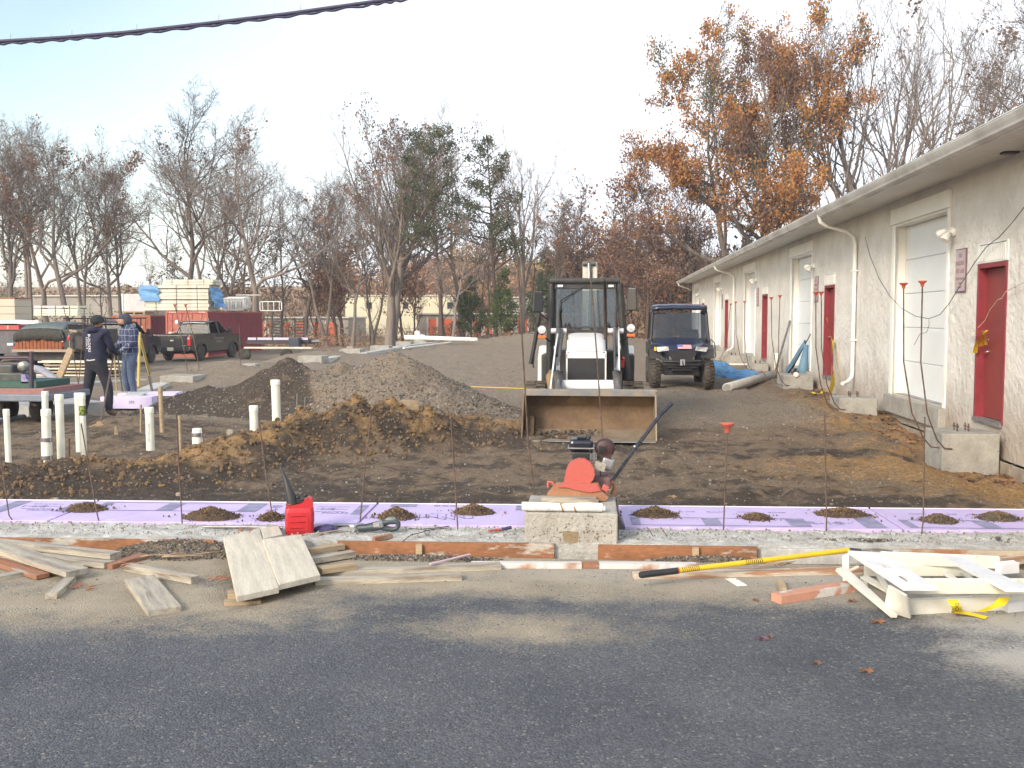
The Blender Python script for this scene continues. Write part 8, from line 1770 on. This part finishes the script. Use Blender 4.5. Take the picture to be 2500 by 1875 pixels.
TL = [  # label, trunk x, top y, distance, kind
 ('bare_tree', 'bare tree at the far left edge with clusters of brown leaves', 20, 265, 70, 'leafy_bare', .4, 1.0),
 ('bare_tree', 'tall thin bare tree second from the left edge', 75, 250, 74, 'bare_b', 1.2, .8),
 ('bare_tree', 'forked bare tree above the tarped trailer', 170, 262, 68, 'bare_a', 2.2, .9),
 ('bare_tree', 'bare tree with upright limbs left of the wrapped pallet', 120, 300, 84, 'bare_c', .9, .9),
 ('bare_tree', 'slim bare tree behind the wrapped pallet', 205, 330, 78, 'bare_b', 3.9, .8),
 ('bare_tree', 'bare tree holding two tufts of brown leaves above the timber stack', 300, 300, 76, 'leafy_bare', 3.0, .62),
 ('bare_tree', 'thin bare tree just left of the tallest left tree', 268, 345, 88, 'bare_c', 5.1, .8),
 ('bare_tree', 'curving tall bare tree rising behind the timber stack', 450, 215, 72, 'bare_a', 5.0, .92),
 ('bare_tree', 'pair of leaning bare trunks right of the timber stack', 500, 295, 74, 'bare_b', .2, .85),
 ('bare_tree', 'slender bare tree between the leaning trunks and the wide one', 585, 340, 86, 'bare_b', 2.6, .7),
 ('bare_tree', 'wide bare tree with a straight dark trunk right of the container', 635, 262, 70, 'bare_c', 1.0, 1.0),
 ('bare_tree', 'small arching bare tree leaning over the railing panels', 545, 430, 82, 'bare_c', 4.0, 1.1),
 ('bare_tree', 'crooked bare tree above the upright trailer ramps', 745, 390, 80, 'bare_a', .5, .9),
 ('bare_tree', 'thin forked bare tree left of the cream building', 800, 380, 76, 'bare_b', 2.0, .8),
 ('bare_tree', 'slim bare tree in front of the cream building wall', 860, 400, 74, 'bare_c', 3.3, .7),
 ('round_tree', 'largest round crowned bare tree with a thick light trunk', 950, 222, 74, 'round_bare', .8, .92),
 ('bare_tree', 'thin trunk just left of the largest round tree', 905, 420, 82, 'bare_b', 5.2, .7),
 ('bare_tree', 'bare tree rising behind both pines', 1130, 300, 90, 'bare_a', 1.9, .8),
 ('pine_tree', 'taller pine with a reddish trunk right of the round tree', 1078, 288, 71, 'pine_a', .3, .74),
 ('pine_tree', 'shorter dark green pine with a pointed top', 1210, 322, 72, 'pine_b', 1.7, .78),
 ('fan_tree', 'bare tree with upright fanning limbs right of the pines', 1275, 295, 72, 'fan_bare', .5, 1.05),
 ('crooked_tree', 'small crooked dark tree before the orange doors', 1105, 500, 68, 'bare_c', 3.3, .8),
 ('sapling', 'sparse sapling left of the loader cab', 1360, 480, 66, 'leafy_bare', .2, .7),
 ('rust_tree', 'brown leaved tree behind the loader', 1450, 430, 84, 'bare_a', 2.5, .85),
 ('rust_tree', 'rusty brown tree between the loader and the big orange oak', 1520, 360, 74, 'rust_tree', 1.1, .9),
 ('rust_tree', 'low reddish tree filling the gap above the utility vehicle', 1580, 520, 70, 'rust_tree', 4.4, 1.2),
 ('rust_tree', 'orange tinged tree at the far end of the building', 1700, 372, 82, 'rust_tree', 3.1, .85),
 ('orange_oak', 'huge oak with orange leaves and twin trunks rising over the building', 1835, -18, 73, 'orange_oak', 0, .76),
 ('big_bare_tree', 'huge bare tree with sweeping limbs behind the building roof', 2130, -75, 74, 'big_bare', 0, 1.0),
 ('bare_tree', 'bare tree whose limb hangs into the upper right corner', 2720, -120, 60, 'bare_a', 2, 1.0),
 ('sapling', 'small brown leaved sapling top showing over the roof line', 2010, 580, 78, 'sapling_rust', 1, 1.3),
 ('evergreen', 'bright green bushy evergreen beside the cream building', 1150, 665, 80, 'evergreen_bush', 0, 1.1),
 ('evergreen', 'dark green evergreen bush at the foot of the pointed pine', 1225, 640, 70, 'evergreen_bush', 2, .9),
 ('evergreen', 'tall dark evergreen behind the corner of the stucco building', 1655, 560, 88, 'evergreen_bush', 1, 1.0),
 ('evergreen', 'pale green evergreen far behind the fan shaped tree', 1335, 590, 105, 'evergreen_bush', 3, 1.0),
]
for i, (nm, lb, x, ty, Y, key, rz, sx_) in enumerate(TL): tree(nm, lb, x, ty, Y, key, TG, rz, 0, sx_)
# saplings and brush trees through the woods: each a thing of its own
sl = ['thin bare sapling', 'slim leafless sapling', 'spindly brown sapling']; rs = random.Random(5); k = 0
SP = [(35, 560, 80), (245, 570, 86), (385, 600, 95), (425, 560, 84), (560, 585, 90), (660, 520, 84), (690, 470, 90), (770, 500, 92), (825, 520, 80), (840, 470, 98), (905, 560, 84), (985, 520, 92), (1010, 560, 84), (1085, 540, 90), (1165, 560, 82), (1190, 500, 94), (1300, 470, 86), (1390, 420, 90), (1420, 470, 84), (1480, 440, 90), (1540, 470, 80), (1610, 430, 84), (1640, 500, 76), (1670, 470, 84), (1745, 520, 90), (1800, 540, 88)]
wherew = ['above the yard left of the containers', 'behind the containers', 'between the container and the cream building', 'before the cream building', 'among the pines', 'left of the loader cab', 'above the utility vehicle', 'behind the far end of the stucco building']
def where(x): return wherew[0] if x < 300 else wherew[1] if x < 600 else wherew[2] if x < 830 else wherew[3] if x < 1030 else wherew[4] if x < 1260 else wherew[5] if x < 1440 else wherew[6] if x < 1650 else wherew[7]
cnt = {}
for x, ty, Y in SP:
    key = 'sapling_rust' if x > 1380 or rs.random() < .3 else 'sapling'; near_ = min(TL, key=lambda q_: abs(q_[2]-x-6)); side_ = 'left' if x < near_[2] else 'right'; nn = ' '.join(near_[1].split()[:8]); far_ = 'low ' if ty > 555 else 'tall ' if ty < 490 else ''
    tree('sapling', far_+('distant ' if Y > 89 else '')+'%s %s of the %s' % ('brown leaved sapling' if key == 'sapling_rust' else 'bare sapling', side_, nn), x, ty, Y, key, 'saplings among the trees', rs.uniform(0, 6), rs.uniform(-.08, .08), rs.uniform(.8, 1.5))

# ------------------------------------------------------------------ thicket and far woods: nobody could count them
def thicket(name, label, regions, stems=True):
    PV, PF, MI, mats = [], [], [], [tan_l, oak_r, oak_b, gold, oliv, green_l, bark_l, bark_b, pine_g]; off = 0
    for (xa, xb, ya, yb, h_, n, sz, mix_) in regions:
        x = xa+(xb-xa)*rng.rand(n); y = ya+(yb-ya)*rng.rand(n); top = h_*(.45+.9*fbm(x*.14, y*.1, 700, 3)); z = Hg(x, y)+top*rng.rand(n)**.8
        den = fbm(x*.35+z*.2, z*.5+y*.2, 720, 3); k = den > .40; x, y, z = x[k], y[k], z[k]; P = np.stack([x, y, z], 1)
        v, f = leafmesh(P, sz*(.5+rng.rand(len(P)))); PV.append(v); PF.append(f+off); off += len(v)
        zone = fbm(x*.10+3, y*.05+z*.12, 740, 3); c = np.array(mix_); r_ = (zone-.3)/.4*.75+rng.rand(len(P))*.25; r_ = np.clip(r_, 0, .999); MI.append(c[(r_*len(c)).astype(int)])
    for (xa, xb, ya, yb, h_, n, sz, mix_) in (regions if stems else []):
        m_ = int((xb-xa)*(2.2 if h_ > 4 else 1.4)*(yb-ya)/12); m_ = min(m_, 900)
        for i in range(m_):
            x = rng.uniform(xa, xb); y = rng.uniform(ya, yb); z = H1(x, y); hh = h_*rng.uniform(.6, 1.25); r_ = rng.uniform(.015, .06); lx, ly = rng.normal()*.12*hh, rng.normal()*.08*hh
            pts = [(x, y, z-.2, r_), (x+lx*.4+rng.normal()*.1, y+ly*.4, z+hh*.5, r_*.75), (x+lx, y+ly, z+hh, .008)]
            v = []
            for (a, b_, c_, q_) in pts:
                for j in range(3): v.append((a+q_*math.cos(2.1*j), b_+q_*math.sin(2.1*j), c_))
            f = [(i_*3+j, i_*3+(j+1) % 3, (i_+1)*3+(j+1) % 3, (i_+1)*3+j) for i_ in range(2) for j in range(3)]; PV.append(np.array(v)); PF.append(np.array(f)+off); off += 9; MI.append(np.full(6, 6 if rng.rand() < .6 else 7))
            for b2 in range(3):
                f0 = rng.uniform(.3, .9); a = rng.uniform(0, 6.28); l = hh*rng.uniform(.15, .35); c0 = np.array([x+lx*f0, y+ly*f0, z+hh*f0]); c1 = c0+np.array([math.cos(a)*l*.5, math.sin(a)*l*.4, l*.8]); v = []
                for cc_, q_ in ((c0, r_*.5), (c1, .008)):
                    for j in range(3): v.append((cc_[0]+q_*math.cos(2.1*j), cc_[1]+q_*math.sin(2.1*j), cc_[2]))
                f = [(j, (j+1) % 3, (j+1) % 3+3, j+3) for j in range(3)]; PV.append(np.array(v)); PF.append(np.array(f)+off); off += 6; MI.append(np.full(3, 6))
    o = npmesh(name, np.vstack(PV), np.vstack(PF), mats, None, np.concatenate(MI)); return tag(o, label, 'woods', kind='stuff')
T_, R_, B_, GO, OL, GR, PN = 0, 1, 2, 3, 4, 5, 8
thicket('far_woods', 'distant autumn woods in tan and rust rising behind the storage buildings', [
    (-34, -6, 122, 165, 9.5, 42000, .30, [B_, T_, T_, R_, T_, GO, T_]), (-9, 32, 122, 165, 9.5, 30000, .30, [R_, T_, T_, OL, T_, GR, GO]), (-22, 4, 130, 140, 12, 3000, .4, [GO, T_, OL]),
    (-110, -34, 120, 165, 5.5, 22000, .34, [B_, R_, OL, B_, GR, T_, B_])])
thicket('brush', 'tangled brown and olive undergrowth between the tree trunks', [
    (-72, -30, 92, 108, 3.2, 6500, .18, [B_, OL, R_, B_, GR, R_]), (-32, -12, 84, 104, 1.9, 3000, .14, [B_, T_, T_, T_, R_]), (-14, 6, 84, 96, 1.9, 2300, .15, [T_, OL, B_, GR, R_, T_]),
    (-4, 2, 72, 80, 1.5, 1500, .14, [R_, T_, R_]), (-31, -20, 74, 82, 1.0, 1600, .13, [R_, T_, T_]), (0, 16, 68, 90, 6.5, 12000, .17, [B_, R_, R_, B_, OL, R_]), (3, 30, 72, 96, 8, 6500, .18, [R_, B_, B_, OL]),
    (6, 12, 82, 90, 9, 3500, .26, [PN, GR, PN])])
n = 2500; xx = -30+rng.rand(n)*42; yy = 64+rng.rand(n)*22; V, F = leafmesh(on_ground(xx, yy, .03), .10+.08*rng.rand(n), .5)
tag(npmesh('fallen_leaves', V, F, [oak_r, tan_l], mi=rng.randint(0, 2, n)), 'dead leaves scattered under the trees at the back', 'leaves', kind='stuff')

# ------------------------------------------------------------------ buildings behind the trees
cw = mat('cream_wall', (.62, .58, .42), .85, c2=(.56, .53, .40), ns=.5, var=.05); gw = mat('grey_storage_wall', (.33, .31, .28), .9, c2=(.27, .26, .24), ns=.4, var=.08); od = mat('door_orange', (.62, .12, .04), .6, c2=(.54, .10, .04), ns=.7, var=.06); fm_ = mat('fascia_pale', (.50, .49, .45), .7, var=.05); win = mat('window_dark', (.03, .035, .04), .15)
def X_(px_, Y): return AY(px_, 772, Y).x
Yb = 116.0
def zat(py, Y): return AY(1000, py, Y).z
t = thing('cream_building', 'pale cream flat roofed building with small dark windows behind the trees', 'building', (X_(950, Yb+3), Yb+3, zat(826, Yb))); ox, oy, bz = t.location; x0, x1 = X_(843, Yb+3)-ox, X_(1106, Yb+3)-ox; zt = zat(723, Yb+3)-bz
q = MB(); q.b2((x0, 0, 0), (x1, 12, zt)); q.build('wall', cw, t); q = MB(); q.b2((x0-.1, -.15, zt), (x1+.1, 12.1, zt+.16)); q.build('roof', fm_, t)
for px_ in (901, 990, 1098):
    a = X_(px_-6, Yb+3)-ox; b_ = X_(px_+7, Yb+3)-ox; q = MB(); q.b2((a, -.04, zat(754, Yb+3)-bz), (b_, -.002, zat(738, Yb+3)-bz)); w_ = q.build('window', win, t); q = MB(); q.b2((a-.06, -.09, zat(755, Yb+3)-bz-.05), (b_+.06, -.045, zat(754, Yb+3)-bz)); q.build('sill', fm_, w_)
def storage(label, pxa, pxb, Y, ytop, ybot, doors):
    t = thing('storage_building', label, 'building', (X_((pxa+pxb)/2, Y), Y, zat(ybot, Y)-.3), group='low storage buildings behind the trees'); ox, _, bz = t.location; x0, x1 = X_(pxa, Y)-ox, X_(pxb, Y)-ox; zt = zat(ytop, Y)-bz
    q = MB(); q.b2((x0, 0, 0), (x1, 8, zt)); q.build('wall', gw, t); q = MB(); q.b2((x0-.15, -.25, zt), (x1+.15, 8.2, zt+.16)); q.build('roof', fm_, t)
    for a, b_ in doors:
        q = MB(); q.b2((X_(a, Y)-ox, -.06, .2), (X_(b_, Y)-ox, -.002, zt-.45)); q.build('door', od, t)
        for e in (a, b_): q = MB(); q.b2((X_(e, Y)-ox-.10, -.10, .2), (X_(e, Y)-ox+.10, -.061, zt-.3)); q.build('post', fm_, t)
storage('low storage building with bright orange doors right of the cream wall', 1018, 1420, 105, 768, 826, [(1044, 1068), (1075, 1106), (1112, 1140), (1152, 1178), (1182, 1204), (1225, 1250), (1262, 1290)])
storage('low storage building with orange doors left of the cream wall', 620, 850, 108, 777, 842, [(630, 648), (655, 668), (690, 712), (718, 750), (762, 785), (795, 820)])
storage('long grey storage building behind the bare trees at the left', 60, 330, 112, 722, 835, [])
storage('pale low building seen over the railing panels', 1225, 1330, 122, 728, 800, [])
# chain link fence
t = thing('wire_fence', 'thin wire fence with posts in front of the storage doors', 'fence', (X_(900, 96), 96, H1(X_(900, 96), 96))); ox, _, bz = t.location
q = MB(); xs_ = np.linspace(X_(600, 96)-ox, X_(1330, 96)-ox, 15)
for x in xs_: q = MB(); q.tube([(x, 0, -.2), (x, 0, H1(x+ox, 96)-bz+1.7)], .035, 6); q.build('post', galv, t)
for z in (1.65, .9): q = MB(); q.tube([(x, 0, H1(x+ox, 96)-bz+z) for x in xs_], .018, 4); q.build('wire', galv, t)
# ------------------------------------------------------------------ thin haze volume added to soften contrast like lens glare
hm = bpy.data.materials.new('added_haze'); hm.use_nodes = True; N = hm.node_tree.nodes; N.clear(); o_ = N.new('ShaderNodeOutputMaterial'); v_ = N.new('ShaderNodeVolumePrincipled'); v_.inputs['Color'].default_value = (.86, .9, 1.0, 1); v_.inputs['Density'].default_value = .0007; v_.inputs['Anisotropy'].default_value = 0.0
hm.node_tree.links.new(v_.outputs[0], o_.inputs['Volume'])
q = MB(); q.b2((-430, -130, -3), (430, 710, 36)); o = q.build('haze', hm); o['kind'] = 'stuff'; o['label'] = 'thin pale haze added over the yard and woods to soften contrast'
